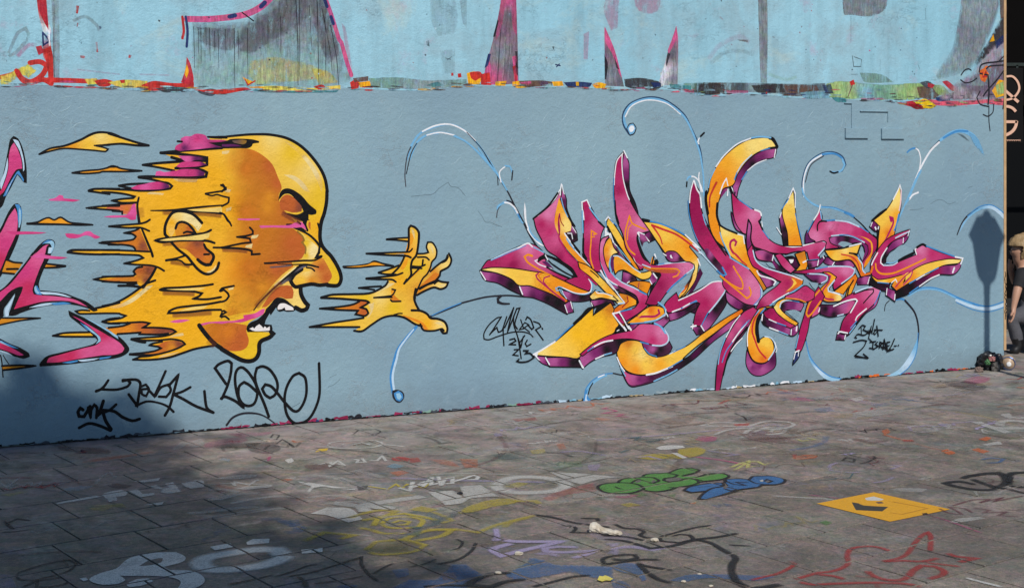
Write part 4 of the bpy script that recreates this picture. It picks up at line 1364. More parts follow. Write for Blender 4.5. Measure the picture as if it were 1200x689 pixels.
F dk:4252 1928 4275 1963 4310 1970 4336 1933 4317 1888 4280 1875
F cb:4259 1928 4280 1957 4308 1963 4329 1933 4313 1896 4282 1885
F wh:4271 1928 4287 1949 4310 1949 4320 1929 4303 1906 4282 1904
S wh;10.4:4860 1821 4853 1836 4864 1861
S bk;15.1:4877 1876 4907 1901
S wh;10.4:4787 1580 4817 1580 4851 1558 4877 1513 4894 1469
S cb;14.3:4761 1558 4774 1576 4791 1581
S bk;12.5:4756 1507 4759 1540
S wh;9.1:4864 1609 4860 1572 4868 1528 4881 1469
P painted_curl|thin spiral curl above the lettering's right half
U paint
S bln;19.7:5791 1444 5791 1552 5843 1672 5966 1746 6078 1755 6159 1722 6189 1664 6154 1616
S cb;15.8:5798 1422 5798 1552 5851 1672 5971 1741 6078 1748 6154 1715 6181 1664 6154 1620 6105 1605 6051 1608
S wh;12.2:5798 1422 5798 1552 5851 1672 5971 1741
S bl;13.6:5971 1741 6078 1748 6154 1715 6181 1664
S dg;9.1:5812 1531 5865 1661 5984 1731
S cb;16.4:6159 1704 6181 1660 6154 1620 6105 1605
S bk;13.2:6119 1607 6078 1599 6043 1612
S cb;14.9,16.3,12.2:5784 1483 5801 1430 5856 1380 5940 1343 6061 1329 6184 1294
S bl;20.6:6184 1294 6232 1278 6270 1258
S bl;6.8:5968 1342 6071 1335 6146 1314 6222 1290
S bk;9.3,14.6:6270 1254 6346 1198 6433 1119 6481 1079
P painted_curl|forked blue curl at the right, below the two raised plates
U paint
S cb;19.1:6812 1409 6883 1544 6926 1635 7027 1771 7129 1858 7231 1913 7349 1932
S dk;11.4:7027 1782 7173 1890 7319 1943
S wh;16.9:6841 1477 6926 1635 7027 1771 7114 1839
S cb;21.1:6812 1409 6883 1544 6926 1612
S cb;24.3,28.6,35.7,42.9:7129 1858 7231 1913 7349 1932 7453 1898 7513 1841
S bl;17.1:7158 1874 7290 1927 7408 1928
F cb*0.8:7408 1928 7498 1887 7558 1806 7588 1725 7543 1760 7468 1829
F dk*0.4:7290 1913 7364 1898 7438 1840 7408 1852
S wh;11.3:6912 1612 6926 1703 6906 1771 6878 1789
S bl;14:6792 1759 6826 1782 6869 1793
S cb;14:6877 1547 6827 1452 6767 1343 6708 1234
S wh;14:6812 1385 6847 1421 6902 1440
S cb;11.2:6777 1350 6812 1389
F bl:6718 1257 6708 1218 6688 1187 6639 1094 6669 1203 6698 1250
P painted_curl|pale blue arc curl running to the wall's right edge
U paint
S dk;10,14.3,14.3:7298 1094 7344 1181 7406 1245 7500 1291 7552 1303
G 7498 1288 cb/7709 1261 wb:7319 1107 7364 1193 7498 1292 7633 1327 7724 1303 7806 1231 7806 1194 7733 1256 7648 1297 7528 1287 7408 1215
S bl;8.6:7408 1243 7528 1315 7663 1327 7806 1255
P painted_curl|long blue curl sweeping under the lettering to the right edge
U paint
S cb;28.4,21.2:6807 632 6897 668 7017 675 7139 651 7293 588 7448 525
S bl;9.9:6807 644 6907 676 7027 681 7139 659 7293 596 7448 538 7552 497
S wb;21.6,25.3,28.8:7290 568 7438 515 7588 485 7709 492 7806 515
S bl;10.1:7290 591 7438 545 7618 505 7806 539
S bl;7.2:7290 552 7468 484 7633 460 7806 492
P painted_curl|large round curl enclosing the small slogan, low at the right
U paint
S dk;8.3:6567 516 6578 564 6614 594
S bl;16.8:6657 597 6755 597 6841 519
S dk;18.3,16.9,14:6770 588 6869 484 6906 346 6889 211
G 6883 234 cb/6798 81 wb/6657 4 ltb2:6901 301 6878 167 6812 69 6713 7 6586 0 6713 52 6812 148 6869 235
S bl;8.4:6901 324 6883 171 6812 62 6719 5
S dk;9.5:5825 489 5817 337 5851 204
G 5865 182 cb/5944 89 wb/6078 15 ltb2:5817 337 5851 215 5918 124 6011 52 6146 15 6119 -14 5998 20 5904 103 5843 194
S bl;9.5:5820 315 5854 204 5931 112 6038 40 6146 11
S wh;9.6:6051 -16 6323 -12 6600 -8
P painted_curl|curl dropping from the painted hand's thumb to a round bulb
U paint
S dk;12.1:2744 653 2847 688 2966 728 2967 732 3136 764 3265 772 3226 769 3317 770 3415 759 3515 747 3607 722
S bl;7.2:2754 659 2847 695 2966 734
S bl;21.3,26,29.5:2642 587 2574 519 2517 450 2494 392 2466 270 2480 155 2478 163
S wb;9.5,14.2,15.4:2622 571 2569 511 2521 448 2502 382 2474 270 2486 159
F dk:2470 172 2504 177 2545 159 2557 124 2534 91 2504 91 2474 126
F bl:2482 154 2514 169 2542 148 2549 117 2526 97 2502 105 2488 129
F ltb2:2498 151 2524 153 2538 125 2522 107 2506 116
S dk;15.9,20.8,12.2:3268 769 3241 751 3245 727 3279 715 3328 712
P painted_curl|short blue curl dropping to the ground under the lettering's left foot
U paint
S bl;8.8:3916 55 3928 89 3976 139 4056 176 4145 181
S dk;10.1:4145 181 4193 168 4230 160
S cb;18.9:3930 54 3944 88 3984 124 4040 156 4088 171
S wh;8.8:4024 161 4072 175
S dk;10:3944 46 3956 87 3980 121
F bl:3902 -16 3918 64 3940 82 3934 43 3963 0 3956 -36 3918 -33
F wb:3913 -17 3924 47 3934 47 3931 12 3947 -9 3943 -31
P wildstyle_lettering|interlocking magenta and yellow wildstyle letters with purple shadows
U wing
G+ 3159 912 pu1/3264 887 pu3/3339 843 bk/3204 893 pu2:3111 944 3148 936 3264 918 3355 877 3400 841 3423 771 3339 809 3241 861 3148 885
G+ 3438 812 pu1/3546 773 pu2/3515 747 pu3/3623 735 bk/3701 704 bk:3404 834 3484 827 3577 793 3670 754 3755 701 3763 666 3771 624 3701 662 3615 707 3515 747 3431 767
G+ 3771 673 pu1/3795 665 pu2:3755 687 3803 713 3822 635 3779 627
G+ 3779 771 pu1/3826 755 pu3/3897 738 bk:3740 786 3826 765 3921 751 3961 763 3953 714 3889 706 3795 714 3763 736
G+ 3317 1037 mg2/3469 1094 mp/3204 992 mg/3546 1051 mp2/3740 870 mg/3355 981 mg3:3122 961 3163 1011 3189 1017 3469 1119 3588 1056 3623 951 3779 876 3937 814 3905 801 3779 841 3670 894 3515 927 3355 953 3204 965
G+ 3204 958 yp/3355 925 ym/3469 880 ym/3584 876 yo/3701 837 or/3858 795 or/3740 730 or2/3623 805 or:3122 955 3204 963 3355 952 3515 925 3577 916 3638 900 3740 855 3842 809 3921 793 3953 806 3969 777 3921 758 3826 769 3724 808 3693 816 3724 759 3779 714 3763 705 3670 761 3577 800 3484 834 3400 841 3347 884 3241 929
S or;15.5,14.3,10.7:3503 1037 3469 1047 3444 1033 3469 994 3546 947 3654 893
S mg;10.7:3553 919 3532 902 3546 874 3623 812 3701 753 3755 715
S mg;9.6:3638 893 3596 882 3588 855 3638 801 3701 753
S or2;8.3:3577 914 3550 901 3577 862
S wh;7.4:3577 1021 3524 1003 3561 975 3654 943
F bk:3550 1023 3598 1049 3623 1007 3588 1011 3546 988
F pur2:3577 994 3615 996 3670 942 3623 961
S bk;12:3615 955 3701 910 3850 845
S wb;9.2:3193 1020 3317 1071 3408 1102
S wh;10.2:3393 1095 3469 1126 3503 1102
S bl;5.5:3189 1015 3317 1061 3454 1110
S cb;9.3:3515 1097 3592 1060
S wh;8.2:3111 941 3148 885
S wh;9.2:3406 827 3429 774
S wh;6.5:3757 684 3777 630
S wh;6.6:3804 706 3818 657
U letter_stroke
G+ 3740 1458 pu1/3748 1416 pu3/3771 1339 bk/3803 1268 bk:3730 1504 3755 1458 3767 1423 3771 1360 3807 1275 3834 1239 3803 1261 3740 1360 3723 1430
G+ 3826 1225 pu1/3834 1162 bk/3795 1170 bk:3755 1188 3810 1245 3846 1197 3854 1140 3826 1127 3810 1134
G+ 3623 1327 mp/3670 1396 mp/3577 1258 mg/3638 1201 mg2/3685 1151 mp2/3779 1023 mg2/3858 915 mg/3921 842 mg/3716 1011 mg3:3519 1293 3623 1367 3693 1436 3728 1500 3724 1451 3701 1389 3677 1305 3693 1207 3740 1122 3763 1072 3842 993 3905 920 3953 869 3969 812 3945 778 3858 810 3763 855 3846 877 3795 945 3701 1025 3623 1076 3577 1154 3538 1224
G 3709 1375 yo/3693 1291 or/3763 1255 yp/3779 1219 yp/3732 1150 or/3779 1100 or/3858 1021 or/3977 904 yo:3712 1441 3732 1388 3763 1325 3807 1254 3803 1205 3755 1192 3779 1135 3795 1093 3779 1121 3842 1056 3937 962 4009 896 4017 860 3961 904 3889 967 3803 1047 3748 1111 3709 1179 3677 1256 3685 1340
S mg;10.8:3716 1325 3709 1291 3716 1221 3712 1151 3740 1108 3779 1051 3858 978
S brd;7.2:3716 1318 3728 1269 3748 1241
S mg3;8.4:3716 1318 3705 1256 3716 1179
S wh;7.5:3716 1493 3685 1438 3615 1369 3546 1315
S bk;14.3:3511 1296 3623 1379 3701 1472
S wh;9.4:3730 1535 3723 1493 3720 1458
S wh;6.5:3736 1528 3744 1486 3752 1465
S cb;6.5:3728 1437 3748 1367 3779 1303
S wh;9.4:3755 1188 3779 1156 3818 1106 3826 1092
S wh;6.6:3779 1188 3810 1187 3818 1148
S wh;5.7:3818 1232 3846 1190
S wh;7.5:3779 1135 3826 1081 3897 1009 4001 914
S cb;9.4:3771 1149 3834 1070
S bk;15.7:3810 1127 3858 1070 3937 986 4017 910
F wallc:3617 1028 3685 994 3763 939 3814 892 3748 926 3654 985 3627 1003
S bk;15.6,27.6,12:3607 1038 3701 1001 3803 938 3846 884 3810 887
S bk;9.6:3615 1014 3670 967 3755 915 3818 885
S wh;7.5:3604 1039 3623 1007
S cb;11.3,7.5:3917 892 3953 866 3973 826 3973 784 3945 760 3897 755 3826 769 3748 803 3709 815 3689 802
S wh;6.6:3945 863 3969 819 3961 770 3913 758 3834 768 3740 807
S cb;7.5:3685 809 3693 788 3732 793
S wb;6.5:3736 786 3748 758 3771 729
S mg;9.7:3874 929 3905 903
U letter_stroke
G+ 3928 1281 mg/4000 1245 mp2/3944 1069 mg/4008 990 mg/3928 1373 mg/4040 1223 mp2:3898 1403 3930 1414 3948 1387 3984 1330 3944 1376 3984 1309 4068 1226 4044 1173 4030 1088 4032 1003 4064 903 4000 919 4000 919 3960 963 3920 1021 3906 1106 3911 1247 3904 1373
S or;10.9:3984 934 3964 991 3958 1048 3964 1118 3968 1202 4008 1179 3984 1174
S or;8.5:3969 1157 3993 1159
S wh;9.4:3892 1402 3896 1331 3900 1345 3908 1282
S wh;9.4:3888 1405 3932 1421 3960 1366
S cb;10.4:3960 1359 3952 1366 4000 1308 4032 1269
S cb;9.4:3895 1345 3900 1190
S bk;15.7:3904 1148 3904 1049 3928 1006
S bk;13.4:4024 1265 4072 1225
U letter_stroke
G+ 4177 1084 pu1/4169 1063 bk:4112 1150 4177 1070 4283 960 4267 953 4185 1027
F wallc:4153 1110 4218 1040 4291 959 4226 1012
G+ 4112 1257 ym/4169 1170 ym/4242 1061 yo/4324 951 or:4104 1285 4145 1245 4201 1169 4250 1082 4316 980 4382 913 4332 922 4267 996 4201 1084 4137 1171 4095 1239
S wh;9.5:4080 1271 4103 1299 4145 1252
S cb;7.6:4082 1268 4088 1214
S bl;6.6:4120 1278 4177 1230
S bk;18.3:4096 1228 4145 1149 4218 1047 4283 953
S wh;6.7:4153 1106 4177 1084
S cb;5.8:4177 1084 4226 1033 4283 967
U letter_stroke
G+ 4258 875 pu1/4299 852 bk/4234 847 pu2:4218 826 4227 901 4299 877 4332 843 4267 821
G+ 4365 792 or3/4431 804 or/4398 755 or:4267 817 4332 829 4415 822 4456 810 4423 739 4365 770 4316 801
S mg3;6.2:4357 821 4349 778
G+ 4169 800 pu1/4185 778 bk/4267 753 bk:4080 870 4145 836 4267 796 4332 736 4340 678 4283 724 4201 763 4137 801
G+ 4242 718 or3/4283 681 or/4185 635 or2/4316 672 yo:4193 749 4267 731 4332 693 4332 664 4267 646 4201 620 4153 601 4128 616 4185 656 4226 676
S brd;8.6:4258 725 4267 688 4218 648
G+ 4056 1088 mp/4064 988 mp2/4137 865 mp2/4283 788 mp/4382 712 mg2/4382 662 mg/4267 596 mg/4365 735 mp2:4036 1074 4052 1137 4108 1159 4080 1129 4068 1066 4080 973 4112 901 4128 908 4161 857 4250 811 4365 756 4423 725 4423 660 4365 612 4250 553 4201 613 4316 636 4357 677 4332 729 4250 775 4169 814 4104 859 4064 917 4040 989
G+ 4112 1114 yo/4088 1065 or/4145 1050 yp/4088 987 or2/4104 958 yo:4120 1150 4145 1078 4179 1041 4137 1028 4112 979 4104 930 4080 987 4068 1066 4090 1122
S wh;9.5:4076 1165 4120 1178 4145 1114
S wb;9.6:4161 864 4218 826 4316 783 4382 748
S cb;10.5:4120 1000 4112 951 4128 901 4137 893 4161 864
S bl;11.5:4357 760 4415 732
S wh;8.5:4112 1171 4120 1150
F wh:4076 1222 4096 1214 4088 1193 4120 1178 4076 1165
F cb:4032 989 4096 852 4161 821 4185 802 4120 830
S wh;9.5:4040 918 4064 882 4104 823 4145 779
S wh;6.6:4080 867 4137 829 4177 806
U letter_stroke
G+ 4201 984 yo/4267 939 or/4332 894 yo/4242 925 yo/4365 871 ym/4439 876 ym/4201 934 or:4153 1014 4177 1020 4234 983 4299 931 4365 892 4398 888 4448 900 4460 882 4439 854 4382 845 4316 876 4234 918 4185 913 4161 892 4145 957
S wb;8.6:4145 1018 4185 1016 4242 979 4308 927 4365 892
S cb;11.4:4128 1014 4120 965 4128 915
F pur2:4128 1014 4145 1014 4149 928 4137 900 4120 958
G+ 3928 922 yo/4040 847 ym/4120 766 yo/4201 688 yp/3896 958 or:3865 980 3928 957 3984 920 4040 868 4080 831 4145 765 4226 683 4189 676 4104 745 4040 805 3960 878 3880 937
S mg;12.1:3880 923 3928 886 4008 820
S bk;8.5:3960 921 4000 891 4024 869
S wh;7.6:4044 918 4072 874 4137 801 4201 720 4234 683
S wb;11.4:4185 676 4234 679
G+ 3992 729 yp/4008 756 yo/4088 732 yo/4145 715 yp:3956 737 4000 776 4048 755 4120 739 4177 698 4112 713 4040 727 3976 717
S wh;6.6:4004 776 4012 760 4072 754 4137 733
S cb;6.6:4000 774 4032 776
G+ 3992 693 pu1/4032 684 pu2/4088 682 bk:3964 705 4040 709 4120 702 4153 672 4080 675 3992 665
S wh;6.6:3964 694 3976 669
S wh;7.7:4258 821 4275 831
F wallc:3880 1071 3880 1036 3896 1018
U letter_stroke
G+ 4242 1690 pu1/4246 1597 pu2/4254 1525 bk/4299 1410 bk:4230 1754 4268 1686 4272 1611 4276 1489 4320 1396 4345 1324 4308 1353 4234 1526 4218 1668
G+ 4185 1669 mg/4201 1490 mg/4226 1369 mp2/4242 1325 mp2/4365 1230 mp/4283 1096 mg2/4332 987 mg/4531 908 mg/4531 800 mg3/4464 680 mg3/4767 930 mp/4741 901 mp/4657 853 mg2/4573 907 mg2:4226 1756 4173 1697 4157 1597 4153 1491 4165 1327 4181 1262 4226 1169 4250 1075 4308 995 4365 914 4415 934 4531 887 4541 865 4448 731 4415 668 4498 657 4581 740 4640 796 4733 858 4810 914 4822 928 4775 957 4615 949 4489 939 4439 955 4382 1021 4345 1101 4340 1173 4439 1192 4365 1280 4316 1346 4267 1432 4226 1561 4214 1668
S or;12.3:4320 1023 4275 1060 4246 1118 4242 1190 4276 1302 4295 1253 4332 1231 4410 1202
S or;8.6:4258 1132 4267 1211 4291 1239
S or;11.2:4398 927 4464 918 4598 912 4674 907 4695 888 4674 860 4640 850
F or2*0.5:4365 950 4464 918 4615 913 4699 888 4615 877 4448 897
S wh;7.6:4222 1751 4173 1697 4155 1597 4151 1526
S wh;7.7:4216 1747 4214 1668 4226 1561 4258 1454 4275 1418
S wh;9.6:4230 1770 4258 1718
S bl;6.7:4149 1576 4145 1455 4161 1348
S bk;12.2:4157 1412 4165 1320 4173 1298 4189 1248
S wb;7.7:4382 949 4448 926
F wh:4308 1009 4332 965 4382 935 4349 950 4316 980
F bk:4340 1177 4357 1115 4398 1021 4452 953 4390 989 4353 1058 4332 1130
F wh:4336 1180 4349 1187 4386 1118 4365 1137 4345 1166
G+ 4423 1157 pu2/4464 1141 bk:4398 1161 4439 1185 4485 1130 4439 1112
S wh;8.6:4406 1150 4439 1115
S wh;7.7:4349 1184 4398 1165
G 4382 1143 pu1/4365 1108 bk:4357 1173 4398 1161 4431 1117 4398 1111 4382 1079 4365 1122
S bk;14.8:4398 1265 4448 1192 4514 1104 4564 1030
S wb;11.7,9.7:4514 945 4615 953 4733 958 4792 954 4821 935 4818 899
S bl;7.7:4498 946 4564 951
S wb;9.8:4818 935 4810 906 4733 858
S bl;11.6:4750 865 4640 789 4590 743
F bk:4464 896 4531 883 4541 865 4498 823 4448 738 4439 731 4456 803 4481 845
G 4481 852 pu2/4448 825 pu1:4460 889 4498 852 4506 830 4456 803 4448 839
S wh;10.6:4473 882 4502 848
S wh;8.6:4444 832 4460 806
F bk:4419 664 4498 653 4464 637 4439 641
U letter_stroke
G+ 4615 1014 pu2/4665 998 pu1/4699 983 bk:4573 1026 4598 1044 4665 1031 4741 967 4632 962 4590 986
G+ 4481 1235 ym/4573 1139 ym/4573 1074 yo/4699 1048 yo/4784 1009 or/4774 1062 or/4791 988 yo/4827 920 yp:4398 1254 4531 1234 4665 1180 4784 1112 4869 1036 4783 1091 4774 1062 4825 1009 4855 968 4851 921 4825 819 4740 720 4682 689 4699 728 4767 791 4810 870 4827 906 4822 935 4827 935 4784 958 4741 967 4665 1035 4598 1044 4573 1030 4498 1126 4448 1192
S rd3;16.2,12.5:4460 1232 4548 1201 4682 1151 4852 1037 4774 1091
S rd3;14.9,8.7:4460 1232 4498 1187 4531 1140 4548 1092
S wh;9.8:4741 1156 4869 1051 4808 1083 4894 1007 4860 1023
S bl;11.6:4439 1261 4531 1241 4665 1191 4733 1157
S bk;16:4382 1276 4439 1264
S wh;7.8:4556 1023 4581 1008
F wh:4611 1007 4623 1014 4636 985 4619 989
S bk;8.7:4682 685 4750 741 4784 812
G 4724 764 or2/4767 813 bk:4699 728 4750 792 4810 863 4792 812 4733 741
F pu3:4868 913 4894 868 4860 811 4808 739 4757 712 4825 812
S cb;8.7:4674 689 4686 721 4733 767
S wh;8.7:4674 693 4699 681
S wh;9.8:4851 976 4870 927
F or:4448 947 4464 1004 4477 990 4481 953
F bk:4477 946 4481 979 4506 985 4518 963 4514 945
S bk;11.1:4460 947 4477 1004
S wh;14.5,4.8:4485 1018 4498 989
U letter_stroke
G+ 4774 639 bk/4834 651 pu3:4723 615 4834 662 4873 649 4834 577 4774 595 4723 590
G+ 4937 587 pu2/4911 486 pu1/5050 656 bk/5006 599 bk:5080 721 5102 654 5058 582 4954 469 4894 432 4877 480 5006 636
G+ 4834 460 pu2/4817 472 pu1/4868 444 bk:4800 484 4877 480 4898 428 4843 420
G+ 4632 564 pu1/4699 583 pu3/4767 616 bk/4598 558 pu2:4590 588 4699 612 4835 668 4844 620 4699 553 4615 534
G+ 4615 652 mg/4699 648 mg/4808 696 mg2/4980 740 mp2/5050 774 mp/4911 647 mg/4843 518 mg3/4774 668 mg:4569 632 4577 661 4615 695 4665 730 4686 685 4750 704 4851 745 4980 795 5058 799 5093 776 5076 721 4998 636 4928 573 4877 484 4813 491 4834 577 4873 649 4834 662 4723 612 4640 600 4598 596
S wh;8.8:4686 679 4767 707 4869 747 4963 796 5015 805 5058 803
S wb;11.8:5058 803 5095 780 5089 736 5024 657 4946 580
S bl;7.9:4937 576 4881 487
S wh;9.7:4632 597 4708 619
S bl;10.8:4708 619 4835 670
S wh;9.8:4723 626 4783 653
S bl;7.8:4783 653 4843 665
S wh;12.7:4791 481 4834 486
S wh;8.8:4808 498 4804 466
S wh;9.8:4877 484 4903 446
U letter_stroke
G+ 5519 1763 pu1/5402 1725 pu2/5287 1651 pu3/5207 1570 pu2/5181 1496 pu1/5331 1666 bk:5548 1789 5524 1725 5420 1703 5331 1658 5260 1592 5207 1495 5190 1429 5137 1474 5154 1496 5163 1526 5207 1599 5278 1681 5376 1748 5474 1782
G+ 4808 1426 mg3/4808 1317 mg3/4877 1206 mg3/4963 1086 mg/5024 981 mg2/5111 905 mg/5207 864 mp2/5313 786 mp/5358 710 mp/5198 716 mg2/5093 772 mg/5287 646 mp2:4813 1536 4860 1470 4864 1440 4877 1338 4928 1227 5006 1107 5093 1009 5172 955 5278 899 5367 814 5411 730 5398 648 5340 614 5260 628 5154 688 5102 735 5067 788 5093 854 4989 960 4946 998 4851 1111 4800 1244 4783 1354 4787 1456
S or;12.7:5050 840 5128 786 5207 746 5238 741 5244 767 5229 812 5190 865 5159 911
S or;14:5045 844 5137 774 5216 716 5278 668 5304 682 5315 712 5300 750
G 4954 1013 pu1/4998 960 bk/4928 1014 pu3:4903 1044 4937 1050 5006 975 5076 899 5093 854 5063 858 5006 908 4928 992
S bl;12.8:5063 906 5095 854 5067 847 5015 886
S wb;8.8:5015 890 4928 970 4834 1060 4885 1015
S wh;8.8:4813 1551 4787 1470 4778 1390
S bl;6.8:4766 1405 4774 1310 4808 1192 4851 1104
S wh;11.7:4817 1551 4843 1484 4868 1448 4881 1352
S cb;9.8:4894 1301 4920 1227 4972 1167
S bk;11.4:4928 1219 5006 1100 5093 994
S wb;12:5207 939 5287 895 5367 814 5411 723 5398 648 5340 612 5278 620
S bl;8:5402 731 5398 671 5331 608 5242 633 5154 688
S wh;6.9:5154 681 5207 657
G+ 5137 682 pu1/5198 635 pu2/5260 602 bk:5093 721 5154 685 5260 625 5349 606 5278 587 5190 598 5111 653
S wallc;6.3:4868 1470 4870 1433
U letter_stroke
G 5084 1504 pu1/5067 1467 pu2/5024 1372 bk:5098 1556 5111 1504 5106 1467 5102 1474 5041 1401 5024 1328 5011 1387 5032 1431
G+ 5465 1838 yp/5331 1808 yp/5198 1770 ym/5093 1681 yo/5050 1571 or/4980 1498 or/4972 1351 or/4998 1203 or/5067 1083 or/4946 1425 yo:4928 1425 4946 1469 4963 1557 5015 1652 5093 1733 5207 1811 5331 1856 5474 1860 5542 1800 5456 1789 5349 1748 5260 1681 5190 1592 5154 1518 5067 1489 5032 1409 5011 1335 5024 1247 5067 1128 5128 1023 5154 963 5102 1038 5006 1114 4954 1219
S rd3*0.8;18.9,12.6:5015 1542 4980 1483 4953 1424 4950 1351
S bk;25.8:5483 1864 5515 1857 5551 1801
S bk;15.5:5551 1797 5474 1789
S wh;9.9:5313 1863 5190 1818 5076 1733 5006 1652
S cb;12:5322 1867 5402 1875 5492 1868
S cb;8.8:4998 1637 4954 1557 4941 1498
S bk;21.4:4924 1469 4920 1403 4937 1307
S wb;8.9:5322 1740 5242 1674 5190 1607
S bl;8:5402 1770 5483 1789
S bl;9.9:5190 1607 5168 1555
S wh;9:5537 1778 5524 1718
S wh;8:5456 1703 5367 1673 5287 1621
S bl;9.9:5278 1614 5234 1555
S wh;9.9:5098 1565 5067 1519 5041 1453
S wh;7.9:5098 1563 5111 1511
S wh;9.9:5111 1482 5106 1437
F bk:5119 1504 5154 1511 5172 1437 5181 1466 5137 1452 5128 1481
F wh:5137 1504 5154 1489 5159 1459
S bk;22.7,19:5019 1379 5015 1291 5041 1217
U letter_stroke
G+ 5093 1164 yp/5207 1109 ym/5225 1035 yo/5093 1112 ym/5278 974 or/5367 859 or/5429 759 or3:5041 1209 5093 1186 5181 1151 5247 1138 5260 1078 5287 988 5313 973 5367 896 5461 747 5429 722 5367 814 5278 907 5190 954 5111 1016 5058 1128
S mg;16.5,19.1,12.7:5174 1066 5185 1091 5165 1109 5137 1096 5130 1060 5154 1014 5181 999 5242 938
S rd3;10.2:5137 1045 5190 984 5278 914
S wh;8.9:5190 1151 5247 1138 5256 1078
S cb;9.9:5041 1165 5067 1098 5119 1008 5137 971
S cb;9.9:5128 978 5207 935 5296 887
S bk;15.2:5032 1224 5093 1190 5190 1154
U letter_stroke
G+ 5154 1274 pu2/5207 1199 pu1:5141 1311 5172 1251 5242 1161 5190 1184 5159 1237
F+ pur2:5278 1137 5322 1077 5349 1009 5322 980 5287 1048
G+ 5207 1347 mg2/5172 1407 mg/5331 1285 mp/5242 1250 mp2/5376 1195 mp2/5465 1073 mp2/5601 1024 mg/5681 1023 mg/5856 1041 mp2/5977 1061 mp2/5902 971 mg:5146 1452 5207 1399 5322 1334 5398 1310 5402 1269 5385 1240 5420 1171 5474 1103 5555 1059 5655 1042 5765 1046 5755 1040 5865 1060 5977 1076 6007 1056 5986 1015 5930 970 5944 939 5847 939 5828 1000 5736 1010 5627 991 5646 993 5510 1004 5402 1037 5322 1069 5278 1145 5242 1161 5190 1221 5163 1296
G 5291 1182 pu1/5287 1078 pu2:5291 1249 5318 1211 5309 1107 5322 1047 5331 980 5296 988 5278 1078 5278 1182
S bk;12.8:5291 1256 5278 1175 5271 1078 5296 981
S bk;12.8:5291 1256 5318 1207 5313 1107 5349 1046 5438 1006 5528 989
S bl;8:5207 1406 5322 1334
S wh;13:5349 1328 5398 1310 5407 1284
S bk;15.4:5402 1254 5385 1240 5420 1175
S wh;8:5411 1239 5416 1202
S bl;8:5420 1171 5474 1110
S wh;10.1:5619 1050 5692 1041 5774 1044 5764 1044 5884 1067 5968 1080
S wb;12.3:5968 1080 6007 1068 6000 1037 5930 970
G+ 5402 1000 pu1/5465 968 pu3/5385 978 mp2:5349 1016 5420 1022 5510 989 5501 937 5438 946 5376 963
G+ 5528 921 pu2/5582 897 bk:5510 959 5537 921 5628 857 5546 875 5510 914
G+ 5601 941 mg2/5673 886 mp2:5537 981 5582 987 5710 870 5673 845 5601 896
S wh;9:5515 982 5506 944
F wallc:5447 931 5501 926 5537 879 5474 904
G+ 5719 938 pu3/5673 962 bk:5628 963 5701 961 5747 891 5710 885
F wh:5655 947 5701 946 5692 923 5673 916
G+ 5764 975 or3/5791 899 or/5755 877 yo:5718 984 5801 1005 5824 905 5810 868 5718 852 5764 899
S wh;12.2:5787 921 5828 935
S bl;7.1:5828 935 5940 940
U letter_stroke
G+ 5278 1003 pu1/5510 786 pu3/5474 788 pu1:5371 866 5447 826 5533 793 5519 764 5456 743
G+ 5331 1002 mg2/5385 918 mg/5510 846 mg/5646 766 mg/5555 725 mg2/5465 661 mp2/5765 777 or/5402 596 mg3:5287 1018 5322 1062 5349 957 5420 902 5555 860 5692 825 5783 784 5774 754 5683 704 5564 656 5465 601 5411 551 5367 533 5349 568 5420 670 5537 740 5592 783 5546 800 5385 881 5331 912 5296 981
F or2:5683 818 5774 788 5770 754 5673 712 5619 699 5701 749 5719 779
F ym:5678 807 5715 786 5728 763 5673 724 5632 706 5687 746 5701 776
S wh;11.1:5367 870 5393 836 5456 818 5510 801 5537 785 5519 760
S wb;10:5331 1024 5358 949 5429 898 5564 856 5692 821
S wh;9.1:5692 821 5779 788
S cb;12.1:5779 746 5692 700 5564 653 5465 593
S wh;8.1:5655 694 5564 656 5510 629
U letter_stroke
G+ 5331 152 pu2/5420 131 pu1/5313 168 pu1/5510 201 pu3/5402 155 pu2:5282 274 5331 204 5402 177 5474 188 5533 267 5537 154 5474 105 5393 84 5322 107 5278 177
G+ 5592 595 bk/5692 598 pu2/5756 588 pu1/5681 600 pu2/5755 574 pu1:5564 611 5601 632 5692 625 5783 609 5791 595 5764 554 5627 572 5646 570 5601 549
F wallc:5619 556 5710 563 5774 534 5779 526 5737 475 5637 548
G+ 5510 501 mg/5601 474 mg/5673 455 mg2/5465 548 mg3:5447 564 5510 599 5546 567 5582 535 5692 470 5728 449 5673 429 5564 465 5447 512 5429 557
G+ 5564 619 yo/5537 590 yp/5564 544 ym/5673 478 yo:5519 591 5564 634 5655 653 5765 640 5655 638 5592 618 5573 581 5592 557 5655 509 5737 460 5719 445 5637 487 5555 544
G+ 5465 488 pu3/5601 429 pu2/5655 411 pu1/5438 482 bk:5420 550 5447 512 5564 461 5664 422 5673 372 5555 416 5465 451 5420 483
G+ 5692 401 pu2/5719 415 pu1:5673 421 5737 445 5737 399 5701 371 5673 372
S wh;8:5474 503 5546 473
S bl;8.1:5546 473 5628 446
S wh;12.1:5728 434 5724 404
S wh;10.1:5678 414 5675 376
S wh;10:5479 439 5564 408
S cb;8.1:5564 408 5646 377
S wh;11:5416 543 5411 498
S wb;10.1:5573 588 5587 625 5637 638 5692 636
S bl;12.1:5692 636 5747 622
G+ 5456 324 ym/5420 341 ym/5420 273 yo/5420 206 or2/5313 376 yo/5313 451 or/5322 264 or/5367 538 or3:5447 594 5367 523 5349 412 5376 339 5438 370 5497 344 5515 268 5465 196 5402 181 5331 211 5287 303 5287 415 5313 510 5385 582 5474 593 5510 591
S rd3;14.1:5376 560 5335 487 5324 420 5349 352 5385 275 5447 212
S bk;25.6,32:5402 544 5371 470 5371 396 5380 343
S wb;10:5438 376 5497 359 5533 304 5515 253 5470 199
S wh;7:5528 327 5546 274 5537 252
